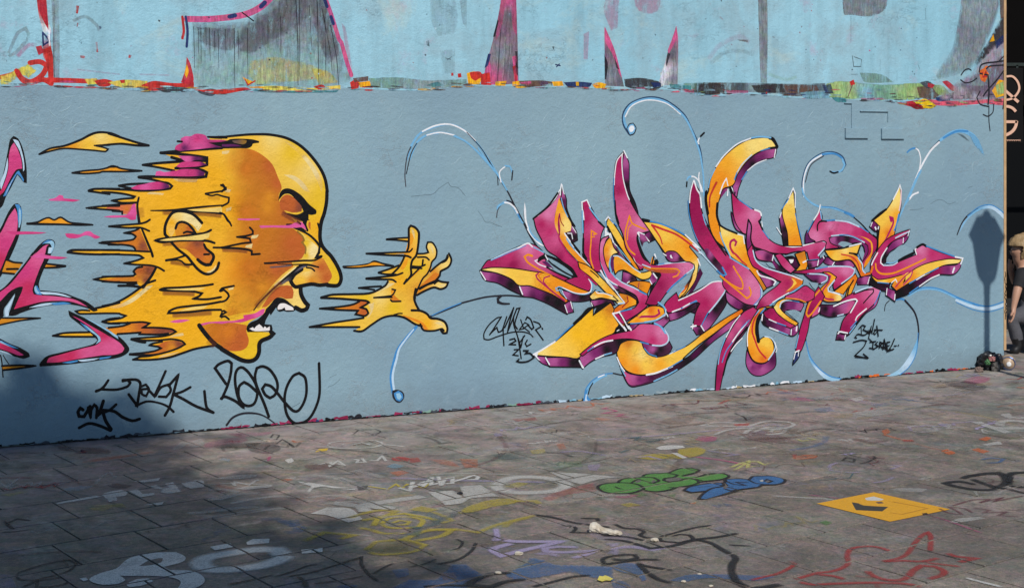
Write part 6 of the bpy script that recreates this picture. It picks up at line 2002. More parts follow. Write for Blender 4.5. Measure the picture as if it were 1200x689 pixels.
# traced paint on the paving, ground millimetres
GROUND_PAINT = """P ground_lettering|worn white letters with two dots, painted large at the lower left
U letter
F gwh:-1669 6059 -1654 6217 -1571 6297 -1476 6310 -1419 6238 -1412 6160 -1474 6084 -1434 6039 -1346 6027 -1278 5946 -1257 5847 -1299 5756 -1344 5745 -1353 5871 -1401 5930 -1485 5954 -1605 5954 -1628 5961 -1586 5894 -1603 5843 -1663 5833 -1726 5882 -1739 5930 -1711 6002
F gd:-1582 6096 -1563 6178 -1528 6217 -1509 6212 -1502 6152 -1531 6109
U letter
S gwh;95:-994 6257 -1040 6346 -1130 6346 -1246 6284 -1322 6217 -1328 6127 -1272 6051 -1177 6044 -1065 6101 -1000 6191 -990 6257
U dot
F gwh:-1344 6393 -1265 6454 -1234 6393 -1310 6338
F gwh:-1195 6468 -1177 6520 -1101 6529 -1092 6457 -1182 6423
F gwh:-931 6346 -841 6379 -832 6310 -918 6284
F gwh:-1566 5836 -1543 5906 -1497 5918 -1467 5882 -1505 5813 -1543 5801
F gwh:-1782 5918 -1757 5930 -1739 5899 -1753 5880
P ground_lettering|small faded white three-letter word in the tree shade
U letter
F gwh*0.75:-2104 7368 -2084 7434 -2034 7480 -1985 7423 -1977 7349 -2014 7324 -1989 7251 -2023 7216 -2062 7295
F gwh*0.75:-1989 7449 -1958 7510 -1895 7386 -1844 7412 -1831 7360 -1893 7313
F gwh*0.75:-1914 7549 -1874 7588 -1828 7510 -1801 7526 -1840 7615 -1805 7655 -1709 7434 -1768 7386 -1816 7423 -1823 7487 -1873 7510
F gwh*0.75:-1759 7635 -1693 7707 -1647 7682 -1616 7537 -1674 7499 -1723 7556
U smear
F gwh*0.75:-2292 7188 -2224 7259 -2130 7349 -2090 7331 -2170 7251 -2273 7167
F gwh*0.75:-2023 7674 -1959 7707 -1897 7755 -1889 7682 -1970 7643
F gwh*0.75:-1835 7153 -1750 7223 -1742 7153
F yel*0.25:-2102 7136 -2010 7170 -1946 7188 -1906 7101
F yel*0.25:-2625 7368 -2557 7423 -2510 7442 -2560 7331
F ltb*0.25:-2351 7499 -2279 7556 -2192 7564 -2236 7472 -2316 7442
S gw*0.5;15:-2720 7635 -2650 7537 -2655 7763
S gw*0.5;15:-2641 7537 -2623 7615 -2558 7556 -2622 7510
S gw*0.45;15:-2571 7595 -2548 7635 -2531 7556 -2509 7655 -2486 7556
S gw*0.45;15:-2474 7576 -2434 7674 -2358 7666 -2399 7595 -2438 7603
S brn*0.4;15:-2496 7901 -2395 7755 -2273 7595
S gw*0.35;20:-2201 7595 -2222 7796 -2214 7901 -2137 7755
S gw*0.4;20:-2151 7674 -2114 7576
P ground_lettering|big pale block letters across the middle of the paving
U letter
F gw2:-979 6983 -914 7107 -799 7084 -714 6875 -776 6816 -894 6950
F gw2*0.7:-888 7235 -767 7176 -773 7101 -893 7159
U letter
F gw2*0.85:-794 7159 -619 7277 -474 7361 -427 7307 -544 7235 -665 7153 -564 7118 -586 7050 -701 7084 -667 7017 -750 7017
U letter
F gw2*0.95:-436 7423 -307 7467 -246 7307 -276 7550 -165 7589 -65 7331 -202 7295 -249 7188 -332 7147
U letter
S gw2*0.95;80:-87 7576 -8 7742 123 7769 243 7688 285 7569 206 7442 44 7411 -56 7467 -90 7569
F yel*0.3:-37 7556 30 7655 91 7622 30 7505
U letter
F gw2*0.85:203 7894 358 7866 449 7824 600 7769 473 7715 361 7589 283 7715
P ground_lettering|thin white handwritten word above the pale block letters
U paint
S gw;26:-599 7531 -531 7454 -528 7661 -529 7524 -481 7589
S gw;26:-509 7556 -470 7655 -470 7544 -431 7769 -428 7589 -378 7635
S gw;26:-401 7789 -372 7569 -359 7721 -319 7755 -317 7622 -369 7608
S gw;26:-318 7655 -253 7742 -216 7810 -179 7789 -191 7715 -244 7708
P ground_scrawl|yellow swirls sprayed around the middle of the paving
U paint
S ygr*0.75;30:-618 6790 -587 6896 -507 6923 -428 6864 -434 6749 -505 6713 -579 6728 -618 6790
S ygr*0.75;35:-652 6749 -630 6918 -525 6983 -410 6907 -353 6853
S ygr*0.7;25:-572 6801 -536 6853 -487 6832 -497 6780 -549 6770
F ygr*0.6:-276 6983 -212 7141 -86 7283 43 7271 14 7188 -85 7118 -194 7006
S ygr*0.5;40:0 7235 115 7235 142 7176
F ygr*0.22:-661 6360 -618 6501 -491 6530 -375 6430 -424 6306 -556 6244
S ygr*0.55;30:-646 6338 -615 6477 -490 6510 -388 6425 -437 6315 -571 6270 -631 6315
S ygr*0.6;40:-490 6510 -409 6657 -278 6688 -325 6573 -437 6491
S ygr*0.55;35:-397 6688 -265 6688 -158 6637 -67 6775 110 6950
S ygr*0.6;40:-938 6491 -867 6637 -724 6588 -787 6520
S ygr*0.55;40:-785 6896 -669 7039 -568 7028 -617 6929 -719 6853
S ygr*0.6;35:-718 6718 -662 6688 -589 6618 -485 6627
F ygr*0.55:-510 7062 -452 7136 -356 7062 -416 7000
S ygr*0.5;30:-389 7017 -329 6934 -285 6853 -337 6801
S tlg*0.5;40:-481 6749 -437 6698 -444 6598 -497 6608
S tlg*0.4;40:-354 6880 -288 6934 -278 7017
S ygr*0.4;40:-40 6723 0 6827 82 6907
P ground_scrawl|lavender zigzag sprayed near the bottom of the photograph's middle
U paint
S lav*0.8;30:-76 6704 -69 6593 -68 6520
S lav*0.8;45:-94 6506 -46 6506 31 6477 223 6480 137 6407 30 6319 -45 6249 -84 6329 -76 6371 0 6449
S lav*0.7;40:296 6384 197 6390 144 6365 150 6319 225 6302 365 6329 312 6257 258 6212
S lav*0.5;40:104 6265 149 6284 208 6244
S lav*0.6;50:455 6379 531 6393 619 6351 683 6393
S lav*0.5;40:420 6434 459 6434 448 6284 419 6297
P ground_scrawl|broad blue sweeps along the bottom edge
U paint
F bgd*0.6:-518 5733 -421 5906 -316 5906 -276 6039 -262 6127 -196 6127 -150 6027 -113 5942 -139 5871 -192 5778 -272 5733
F bgd*0.6:-28 5954 14 6064 58 6140 74 6217 132 6191 189 6114 290 6109 398 6089 429 6076 415 5871 337 5918 242 6002 98 5918 14 5894
F bgd*0.56:419 6089 481 6140 531 6127 545 6039 553 5894 530 5871 517 5966 470 5990 430 6039
F bgd*0.52:644 5894 723 5966 795 5978 880 5978 992 5966 1102 5946 1007 5889 912 5906 802 5922 697 5871
F bgd*0.4:401 5918 460 5871 482 5801 410 5756
F bgd*0.48:-717 5801 -672 5836 -622 5820 -646 5783
F bgd*0.4:-509 6039 -439 6064 -429 5966 -471 5918
F gbr*0.4:-299 5990 -242 6002 -225 5918 -280 5894
P ground_scrawl|black looping scrawl beside the crumpled white bottle
U paint
S bkg;21.6,25.2,21.6:101 6967 197 6911 291 6815 362 6775 463 6728
S bkg;21.6:165 6950 248 6950
S bkg;21.6:328 6898 409 6892 414 6838
S bkg;18.7:233 6765 288 6744 298 6698 276 6637 362 6631
S bkg;21.6:484 6790 526 6713 581 6704 612 6652 587 6593 614 6549 653 6549
S bkg;21.6:940 6765 863 6728 757 6637 673 6549 678 6491 752 6463 821 6520 814 6593 769 6608 734 6572
S bkg;25.2,32.4,21.6:1042 6622 934 6555 836 6514 715 6407 612 6365 572 6420 509 6491 418 6520
S bkg;21.6:667 6384 615 6477 529 6555 407 6584
S bkg;25.2,36,43.2:836 6514 890 6463 933 6338 968 6223 937 6114 918 5990 920 5871 951 5801 1004 5790 1095 5836
S bkg;17.3:970 6429 1014 6418 1066 6412
S bkg;21.6:643 6191 551 6191 438 6140 393 6127 399 6217 491 6270 536 6265 543 6217 485 6186 427 6204
S bkg;21.6:532 6140 579 6089 674 6034
S bkg;28.8:538 6127 569 5990 609 5894 654 5859
S bkg;21.6:376 6089 438 6140
S bkg;21.6:398 6319 451 6329
S bkg;14.4:372 6520 464 6514
P ground_scrawl|thin black angular scrawl near the bottom between the white ring and blue sweeps
U paint
S bkg;14.4:-1157 5836 -1078 5894 -993 5970
S bkg;11.5:-981 5942 -916 6027 -870 6101 -826 6127
S bkg;13:-932 5946 -841 6002 -729 6140 -645 6244
S bkg;17.3:-654 6244 -639 6114 -596 5978 -548 5882
S bkg;13:-582 5978 -541 6076 -507 6140
S bkg;11.5:-806 5847 -700 5894 -615 5954
S bkg;21.6:-886 5946 -858 5894 -827 5801
S bkg;18.7:-161 6463 -180 6324 -235 6191 -320 6127
S bkg;14.4:-256 6526 -223 6477 -235 6379 -271 6338
S bkg;28.8,43.2,28.8:0 5990 -71 5990 -154 5894 -180 5824 -83 5801 -28 5871 56 5906
S bkg;28.8:-358 5801 -276 5820 -179 5813
S bkg;21.6:83 5801 167 5871 254 5942 326 5961
S bkg;11.5:-434 6084 -378 6127 -324 6204
P ground_scrawl|thin dark loops at the lower left corner in the shade
U paint
S bkg;11.5:-2058 5966 -2060 6002 -2018 6089 -1955 6165 -1913 6196 -1863 6140 -1861 6027 -1909 5954 -1960 5894 -2020 5906 -2056 5954
S bkg;11.5:-1945 5871 -1939 5894 -1849 5942
S bkg;13:-1977 5801 -1946 5894 -1919 5801 -1862 5806 -1819 5847 -1813 5894
S bkg;14.4:-2426 6853 -2323 6698 -2387 6790 -2371 6886 -2295 6853
S bkg;11.5:-2365 6637 -2307 6652 -2227 6698
F lav*0.3:-2130 5978 -2083 5966 -1998 5801 -2063 5790
F yel*0.25:-2095 7084 -2029 7118 -1973 7101 -2008 7017
P ground_throw_up|green bubble letters outlined in black
U fill
F gng:452 7537 479 7603 562 7635 596 7723 692 7763 726 7838 851 7871 919 7973 996 7991 1033 7943 1012 7888 914 7776 1008 7788 1072 7846 1157 7854 1175 7788 1128 7723 1049 7682 1000 7655 982 7588 906 7556 868 7537 855 7499 787 7442 698 7442 675 7480 625 7412 536 7397 477 7434
F gd:812 7682 846 7747 899 7763 917 7723 874 7666 828 7659
F gd:656 7666 686 7707 686 7655 661 7627
F gd:742 7666 764 7707 768 7655 747 7627
U outline
S bkg;19.8:685 7487 616 7405 536 7393 476 7427 449 7526 483 7603 571 7635 651 7611 685 7537 686 7480
S bkg;14.9:538 7549 561 7499 582 7487
S bkg;18.6:562 7635 596 7723 692 7763 764 7755 786 7682 757 7635 724 7615
S bkg;16.1:629 7615 663 7695 692 7723
S bkg;19.8:684 7457 751 7434 816 7472 862 7526 817 7518
S bkg;18.6:706 7776 735 7838 851 7871 901 7817 876 7763 827 7739 812 7682 836 7651 903 7682 928 7735
S bkg;18.6:854 7863 928 7973 996 7991 1036 7943 1011 7880 921 7796
S bkg;18.6:928 7735 980 7715 994 7643 945 7576 877 7537
S bkg;18.6:995 7755 1072 7846 1157 7854 1177 7788 1127 7715 1039 7674 999 7651
P ground_throw_up|blue bubble letters outlined in black beside the green ones
U fill
F blg:896 7472 931 7537 1040 7611 1114 7627 1108 7556 1051 7499 1140 7556 1135 7643 1144 7707 1202 7723 1263 7707 1303 7780 1397 7788 1451 7735 1455 7666 1409 7603 1334 7588 1298 7537 1200 7487 1130 7434 1056 7349 975 7266 952 7287 971 7368 1017 7449 925 7419
F gd:1104 7526 1127 7564 1129 7518 1107 7487
F gd:1348 7666 1379 7691 1381 7651 1354 7627
F gw2:1323 7682 1345 7707 1342 7659 1325 7651
U outline
S bkg;18.6:1017 7449 924 7412 893 7461 931 7537 1040 7615 1119 7627 1109 7556 1042 7499 982 7386 946 7277 983 7259 1074 7349 1178 7461
S bkg;16.1:1104 7499 1132 7449 1200 7487 1297 7533
S bkg;18.6:1133 7635 1144 7707 1211 7727 1272 7707 1303 7780 1397 7792 1456 7735 1457 7666 1407 7595 1324 7584 1297 7533
S bkg;14.9:1139 7674 1173 7595 1231 7564 1189 7643 1260 7635
S bkg;14.9:1263 7707 1293 7615 1335 7595
S bkg;14.9:1341 7655 1368 7707 1389 7666 1357 7619
S bkg;13.6:974 7526 1049 7549
P painted_square|bright yellow painted square with a dark arrow on one slab
U field
F ysq:1523 7183 1869 7423 2155 7067 1797 6830
U arrow
F aro:1704 7209 1733 7188 1748 7144 1863 7115 1810 7025 1687 7050
U patch
F gw:1793 7295 1846 7331 1882 7268 1849 7241 1791 7250
F brn*0.8:1825 7214 1857 7223 1861 7188 1829 7179
S ydk2;8:1913 7223 2049 7084 1891 6967 1841 7000
S ydk2;6:1890 7232 2039 7093
F dk*0.7:1991 6983 2020 7000 2019 6967 1989 6950
P ground_scrawl|thick black loops cut by the photograph's right edge
U paint
S bkg;36,48,48,36:2445 7590 2431 7628 2391 7666 2344 7656 2301 7628 2323 7571 2370 7516 2426 7479 2486 7479 2526 7498
S bkg;36,54:2421 7733 2475 7792 2529 7822
S bkg;48,66,54,36:2496 7802 2583 7852 2661 7872 2674 7792 2636 7656 2589 7581 2533 7544
S bkg;42,48:2471 7724 2495 7637 2522 7562 2531 7498
S bkg;42,30:2533 7544 2577 7498 2613 7452 2674 7363
S bkg;48,60:2683 7792 2751 7872 2808 7882 2902 7892
S bkg;36:2619 7581 2646 7547 2706 7534
S bkg;36:2705 7792 2663 7695 2634 7599
P ground_scrawl|red angular scrawl at the lower right
U paint
S rdg*0.7225;27.2:1164 5906 1249 5978 1283 6002 1329 6014 1390 6064 1436 6140 1463 6270 1504 6365 1566 6401 1625 6393 1670 6319
S rdg*0.7225;27.2:1589 6165 1676 6217 1735 6297 1807 6449 1875 6578 1925 6643 1909 6549 1840 6324
S rdg*0.7225;30.6:1596 6165 1688 6178 1757 6165 1846 6217
S rdg*0.7225;34:1907 6297 1928 6244 2007 6212 1914 6152
S rdg*0.595;27.2:1768 6152 1844 6114 1902 6089
S rdg*0.7225;34:1489 6027 1495 5966 1529 5906 1589 5894 1637 5942 1682 6027 1739 6101 1793 6089 1811 6027 1785 5966 1711 5906
S rdg*0.7225;30.6:1264 5978 1329 5954 1368 5906
S rdg*0.7225;30.6:1171 5871 1220 5836 1319 5847 1461 5859 1597 5847 1654 5801
S rdg*0.68;27.2:1421 5954 1493 5930
S rdg*0.68;27.2:1483 5847 1475 5790
S rdg*0.7225;23.8:980 5894 1044 5942 1110 5990 1186 6089 1207 6140
S rdg*0.7225;23.8:1195 6170 1212 6127
P ground_scrawl|short white dash at the lower right corner
U paint
S gw;24:1872 5930 1917 5871 1981 5801
P ground_scrawl|dark red scribble behind the yellow square
U paint
S mrg*0.6;18:2103 7084 2128 7000 2184 6967 2177 7050 2164 7118 2230 7084 2245 7000
S mrg*0.6;18:2186 7136 2328 7259 2420 7277 2345 7205 2501 7313 2419 7223 2618 7349
S mrg*0.5;18:2277 7101 2344 7050 2295 7000 2417 7017 2353 6950 2457 6918
S mrg*0.5;16:2389 7084 2470 7050 2518 7067
S mrg*0.5;16:2257 6886 2377 6902
F gw*0.52:2074 6822 2145 6892 2251 6918 2273 6886 2176 6838 2102 6806
P ground_scrawl|white looping tag with red touches near the wall
U paint
S gw*0.7;30:1257 8937 1367 9089 1539 9166 1669 9114 1758 9166 1819 9272 1797 9369 1666 9380 1581 9299 1507 9219 1208 9230 1323 9337 1523 9315
S gw*0.7;35:1446 8962 1534 9140 1678 9166 1738 9114 1685 8987 1578 8937
S gw*0.6;25:1513 9012 1589 9114 1659 9114 1621 9012
F red*0.5:1427 9283 1545 9326 1519 9230 1437 9219
S bkg*0.8;14.4:1500 9691 1540 9548 1538 9408
S bkg*0.6;14.4:1553 9435 1633 9605
S red*0.5;30:1442 10024 1505 10150 1546 10202
S bkg*0.8;14.4:1509 10447 1558 10360 1731 10247
P ground_lettering|faint pale letters cut by the right edge near the wall
U paint
F gw*0.65:2989 9365 3064 9380 3079 9258 3143 9021 3077 8985 3049 9114
F gw*0.65:3106 9258 3174 9405 3275 9456 3332 9405 3389 9356 3353 9258 3291 9365 3222 9356 3154 9209
F gw*0.59:3266 9620 3356 9689 3330 9558 3421 9548 3397 9481 3279 9466
F gw*0.59:3091 9185 3327 9185 3302 9114 3100 9105
S gw*0.4;20:2492 9395 2558 9365
S gw*0.4;25:2487 9138 2611 9258 2698 9209 2674 9068 2571 9021 2513 9068
S gw*0.4;25:2745 9185 2822 9258 2767 9138 2873 9185 2920 9162
P ground_scrawl|orange patches by the joints at the right
U paint
F org*0.6:2852 8797 2934 8887 2948 8834 2887 8745
F org*0.6:2713 8493 2770 8542 2808 8444 2747 8382
F org*0.6:2522 8444 2579 8517 2593 8396 2538 8348
S org*0.4;30:2309 8957 2382 8797 2451 8745
F red*0.4:2375 8771 2445 8797 2451 8745 2382 8719
S org*0.3;20:2429 8668 2509 8517 2555 8468
F gw*0.65:2812 8642 2970 8745 2951 8642 2842 8607
F org*0.5:2333 9068 2388 9138 2375 9021 2318 8939
S bgd*0.6;25:2681 8209 2745 8255 2816 8232 2756 8141 2685 8132
S bgd*0.6;25:2812 8163 2897 8186
S bkg*0.7;18:1881 8186 1927 8278 1965 8232 1936 8150 1898 8195
S bkg*0.7;18:1959 8105 2026 8163 2094 8278 2086 8325
S lav*0.5;25:1759 7922 1779 8052 1847 8141
S lav*0.4;25:1755 7943 1853 7880 1914 7901
S lav*0.5;25:2129 8074 2171 8052 2100 7965
S lav*0.4;25:1913 7635 1987 7674 2069 7776
S lav*0.4;25:1678 7595 1661 7461
F gw*0.33:1963 7480 2036 7518 2173 7499 2116 7423 2015 7442
F gw*0.39:2171 7715 2235 7776 2284 7755 2226 7682
P ground_scrawl|pale yellow scribble right above the blue bubble letters
U paint
S yls*0.8;25:1217 8008 1315 8141 1396 8163 1419 8074 1456 8118
S yls*0.8;25:1224 7931 1278 8030 1351 8186 1312 8008 1387 8052
S yls*0.7;20:1740 8823 1766 8745 1860 8797 1808 8850
F org*0.4:1612 8278 1686 8348 1775 8348 1745 8255 1618 8209
F red*0.35:1626 8348 1661 8372 1623 8232
P ground_scrawl|yellow scribble with a white streak above the green bubble letters
U paint
F ygr*0.6:703 8278 773 8348 856 8382 912 8348 912 8255 799 8209
F ygr*0.6:988 8493 1098 8557 1145 8493 1114 8372 1029 8255 974 8372
F ygr*0.5:892 8348 1000 8420 997 8232 909 8232
F gw*0.95:851 8527 910 8607 1022 8607 1030 8542 938 8493 876 8478
F gw*0.95:927 8396 967 8396 1010 8255 979 8241
S tlg*0.8;20:603 8468 640 8420 708 8517
S tlg*0.6;25:713 8823 791 8877 750 8771 825 8797
S lav*0.6;30:708 8278 789 8301 858 8209
F tlg*0.3:765 8052 844 8074 875 8008 795 7965
F gng*0.4:614 7386 670 7423 700 7368 643 7313
F gng*0.35:788 7368 842 7386 825 7313
F gng*0.5:1458 6822 1498 6853 1520 6806 1478 6765
F ygr*0.5:536 7170 599 7205 646 7153 574 7111
F org*0.5:884 7188 926 7223 915 7170
P ground_scrawl|white doodles and red smudge in the middle distance
U paint
S gw*0.8;18:-1102 8592 -1094 8693 -1018 8745 -832 8760 -782 8668 -814 8567 -952 8527 -1055 8542 -1100 8577
S gw*0.7;18:-1067 8642 -1009 8668 -1022 8607
S gw*0.7;18:-963 8627 -909 8693 -849 8617 -886 8678 -842 8642
S gw*0.85;20:-1095 8087 -1025 8141 -1020 8030 -992 8186 -938 8061 -993 8118
S gw*0.85;20:-914 8232 -877 8209 -879 8132 -832 8150 -863 8255
S gw*0.85;20:-817 8186 -768 8186 -751 8315 -719 8186 -701 8195
F red*0.55:-696 8255 -651 8301 -588 8255 -591 8163 -671 8186
F red*0.4:-588 8255 -540 8269 -514 8163 -579 8118
F ylb*0.7:-1155 8420 -1143 8517 -1089 8527 -1090 8459
F gw*0.95:-1297 8209 -1265 8255 -1239 8163 -1263 8118
F ltb*0.35:-1682 8209 -1657 8255 -1608 8232 -1609 8163
F ltb*0.4:-706 8030 -665 8118 -602 8052 -634 7965
F org*0.4:-674 7880 -604 7943 -561 7880 -620 7796
S bkg*0.7;13:-1487 8850 -1489 8957 -1448 8930 -1442 8797 -1471 8813
S bkg*0.7;13:-1421 8668 -1405 8797 -1329 8642
S bkg*0.6;11.5:-1226 8745 -1167 8771
S bkg*0.7;11.5:-989 8957 -972 9096 -867 9124 -827 9040 -870 8930 -952 8903
F gw*0.95:-1144 7674 -1071 7643 -1001 7595 -895 7537 -839 7518 -928 7510 -986 7549 -1036 7518 -1044 7386 -1063 7461 -1059 7556 -1121 7615
F gw*0.59:-1639 7755 -1528 7796 -1434 7838 -1379 7817 -1400 7755 -1530 7715
F gw*0.65:-1443 7499 -1382 7556 -1263 7595 -1262 7537 -1377 7480
F gw*0.52:-1552 7259 -1473 7295 -1400 7368 -1464 7251
S gw*0.35;40:-1409 7188 -1314 7277 -1201 7331
F org*0.4:-1246 7715 -1197 7755 -1172 7707 -1211 7666
F gw*0.52:-1231 7735 -1164 7776 -1164 7715
S gw*0.4;30:-1620 7576 -1537 7615 -1429 7615 -1281 7595
S pk*0.35;30:-1466 8396 -1430 8420
S pk*0.6;15:-1408 8232 -1395 8301 -1390 8186 -1366 8186
F gw*0.78:-871 7480 -821 7510 -816 7472
F bkg*0.5:-817 7556 -756 7576 -764 7480 -797 7461
S gw*0.5;20:-599 7526 -550 7472
F gw*0.45:-2011 8468 -2009 8719 -1951 8693 -1962 8517
F gw*0.39:-1966 8668 -1907 8823 -1842 8617 -1897 8542
F pk*0.25:-1853 8668 -1760 8823 -1645 8877 -1610 8745 -1719 8617 -1821 8517
F pk*0.25:-1793 8985 -1606 9012 -1503 9040 -1527 8930 -1682 8850
F tlg*0.25:-129 8348 -40 8420 99 8348 88 8232 -58 8209
F yel*0.3:101 8468 192 8517 199 8396 119 8363
F org*0.3:-303 8232 -196 8232 -190 8008 -266 8008
F org*0.25:-479 8232 -350 8186 -285 8008 -404 8096
F lav*0.4:-117 8985 -64 9012 -58 8903 -106 8887
F lav*0.35:422 8074 500 8096 470 7922 425 7943
F org*0.25:267 8642 310 8693 324 8517 282 8493
F gw*0.39:-101 8542 -20 8542 -20 8468 -80 8468
F gw*0.26:-603 8468 -400 8420 -205 8617 -182 8517 -377 8348 -577 8372
F gw*0.26:21 8877 322 9040 382 8930 167 8771
F red*0.25:156 7295 266 7480 435 7635 442 7442 298 7368 189 7223
F gng*0.2:232 8141 389 8186 401 8030 266 7986
P ground_scrawl|tan smears and blue wash near the wall's foot
U paint
F gw*0.33:2308 9715 2508 9823 2695 9796 2608 9689 2384 9558 2246 9456
F tan*0.4:2299 9558 2403 9558 2365 9481 2265 9456
F tan*0.35:3522 10915 3652 10983 3640 10881 3511 10815
F tlg*0.2:2597 10371 2829 10588 2955 10588 2747 10280 2595 10162
F bgd*0.2:2492 9990 2630 10104 2630 9990 2510 9906
F gw*0.65:2414 10250 2507 10340 2504 10221 2427 10133
F tan*0.3:3155 10881 3284 10915 3261 10769 3139 10716
F gw*0.26:2187 10346 2353 10380 2450 10313 2396 10183 2204 10215
F tlg*0.25:1486 10024 1649 10087 1759 9962 1587 9840
F bgd*0.3:2059 9840 2197 9931 2189 9750 2076 9721
F tan*0.35:2104 9605 2309 9721 2261 9519 2141 9491
F brn*0.3:1650 9012 1728 9114 1833 9140 1758 8962
P ground_scrawl|pale grey smeared arcs on the paving left of the middle
U paint
S gw*0.4;50:-1576 6983 -1453 7033 -1347 7091 -1251 7118
S gw*0.35;60:-1472 6886 -1357 6967 -1231 7050 -1130 7101
S gw*0.4;40:-1405 7170 -1328 7259 -1201 7331 -1077 7313
S gw*0.45;50:-1533 7251 -1459 7313 -1386 7386 -1293 7405
S gw*0.4;40:-1595 7461 -1501 7480 -1419 7423 -1463 7331 -1542 7295
S gw*0.35;40:-1057 7295 -908 7349 -776 7259 -685 7205
S gw*0.4;40:-937 7170 -806 7223 -698 7170
S gw*0.3;60:-1142 7755 -1056 7796 -958 7755 -843 7635
S gw*0.3;50:-915 7859 -847 7922 -691 7755
S gw*0.3;50:-641 6918 -535 6934 -490 6869
S tlg*0.35;50:-500 7017 -397 6967 -356 6822 -430 6698
S bgd*0.3;50:-1199 6869 -1129 6886 -1028 6759 -962 6698
S bgd*0.3;60:-1110 6822 -1039 6838 -982 6667 -1046 6622
P ground_scrawl|lavender and teal smears across the middle distance
U paint
S lav*0.35;40:280 8420 401 8444 544 8325
S tlg*0.4;40:654 8877 796 8823 919 8797 808 8719
S tlg*0.35;40:746 8719 872 8745 824 8668
S bkg*0.4;30:-548 8877 -481 8797 -432 8668 -352 8719
S bkg*0.4;30:180 8420 298 8372 354 8278
S pk*0.3;40:522 7331 573 7313 648 7368
S lav*0.4;30:1147 8468 1200 8420 1309 8348 1223 8301
S gw*0.35;30:1167 8468 1234 8517 1307 8468
S brn*0.5;50:1396 8771 1572 8823 1792 8877
S brn*0.45;50:2096 8823 2168 8693 2292 8771
S brn*0.45;50:980 9166 1109 9245 1281 9326
S brn*0.45;50:1089 9605 1300 9691 1462 9721
S bkg*0.4;40:1758 8962 1927 9114 2052 9140
S bkg*0.35;40:2052 9096 2208 9068 2348 9152
S tlg*0.35;50:1874 9662 2029 9750 2140 9721
S gw*0.3;50:1274 9900 1499 9962 1710 9931
S tan*0.35;50:1203 10215 1421 10183 1675 10247
S gw*0.3;40:2987 10588 3193 10684 3331 10652
S brn*0.4;50:3161 10716 3318 10815 3474 10769
S mrg*0.4;40:2831 9934 3023 10047 3115 9962
S gw*0.4;30:3003 10250 3086 10191
S tlg*0.3;40:2610 9769 2757 9878 2871 9934
S bkg*0.4;30:3017 10162 3100 10104"""

# ------------------------------------------------------------------ the wall
WALL_A = Vector((-3.043478, 8.542029, 0))
WALL_D = Vector((0.908718, 0.417411, 0))
WALL_RZ = math.atan2(WALL_D.y, WALL_D.x)
WALL_END = 7.792
wall = empty('graffiti_wall', WALL_A, WALL_RZ)
tag(wall, 'long plastered blue-grey wall covered with graffiti, pale blue along its top', 'wall')
random.seed(4)
# body: front face with an uneven foot, solid thickness
bm = bmesh.new()
nseg = 700
u0, u1 = -4.0, WALL_END
front = []
for i in range(nseg + 1):
    u = u0 + (u1 - u0) * i / nseg
    foot = 0.010 + 0.006 * noise.noise(Vector((u * 9, 0, 0))) + 0.009 * noise.noise(Vector((u * 37, 3, 0))) + 0.006 * noise.noise(Vector((u * 90, 3, 0)))
    if u > 7.50: foot = 0.10 + 0.03 * noise.noise(Vector((u * 30, 1, 0)))
    front.append((bm.verts.new((u, 0, max(0.002, foot))), bm.verts.new((u, 0, 4.3)), bm.verts.new((u, 0.04, max(0.002, foot))), bm.verts.new((u, 0.32, 4.3)), bm.verts.new((u, 0.32, -0.03)), bm.verts.new((u, 0.04, -0.03))))
for i in range(nseg):
    a, b = front[i], front[i + 1]
    bm.faces.new((a[0], b[0], b[1], a[1]))
    bm.faces.new((a[1], b[1], b[3], a[3]))
    bm.faces.new((a[3], b[3], b[4], a[4]))
    bm.faces.new((a[2], b[2], b[0], a[0]))
    bm.faces.new((a[5], b[5], b[2], a[2]))
for e, rev in ((front[0], False), (front[-1], True)):
    f = [e[0], e[1], e[3], e[4], e[5], e[2]]
    bm.faces.new(f if rev else list(reversed(f)))
bmobj('wall_body', bm, M_WALL, wall)

lay_w = Layering(0.00007, 0.02)


def place_wall(u, z, off):
    return (u, -0.0008 - off, z)


def wall_mat(p, s):
    if p == 'upper_mural_remains': return M_COAT if s == 'base_coat' else M_UPPER
    return M_PAINT


# paint crumbs left along the seam and along the foot of the wall
crumbs = ['P foot_paint_remains|flaking multicoloured paint crust along the foot of the wall', 'U paint']
random.seed(11)
u = -1.0
while u < 7.45:
    if u < 1.3: cols = ['dk', 'bk', 'dk', 'gr4']
    elif u < 2.6: cols = ['fp', 'fp2', 'bk', 'nv', 'dk', 'fp']
    elif u < 3.7: cols = ['fp2', 'dk', 'nv', 'dk', 'grn1', 'fp', 'gr4']
    elif u < 6.0: cols = ['wh', 'gr1', 'bk', 'bk', 'ltb', 'dk', 'wb', 'tan', 'dk']
    else: cols = ['bk', 'org', 'fp', 'bk', 'bk', 'dk', 'tan', 'dk']
    w = random.uniform(0.02, 0.11)
    hgt = random.uniform(0.006, 0.024)
    c = random.choice(cols)
    z0 = random.uniform(0.004, 0.012)
    pts = []
    k = max(3, int(w / 0.016))
    for i in range(k + 1): pts.append((u + w * i / k, z0 + random.uniform(-0.004, 0.004)))
    for i in range(k, -1, -1): pts.append((u + w * i / k + random.uniform(-0.008, 0.008), z0 + hgt * random.uniform(0.35, 1.15)))
    crumbs.append('F %s:%s' % (c, ' '.join('%d %d' % (round(a * 1000), round(b * 1000)) for a, b in pts)))
    u += w * random.uniform(0.55, 1.5)
crumbs.append('P seam_paint_remains|ragged band of old paint layers where the pale and grey coats meet')
crumbs.append('U paint')
u = -0.4


_bc = [int(x) / 1000 for x in [l for l in WALL_PAINT.split('\n') if l.startswith('G ')][0].split(':')[1].split()]
_bc = sorted((_bc[i], _bc[i + 1]) for i in range(0, len(_bc), 2) if 1.9 < _bc[i + 1] < 2.35)


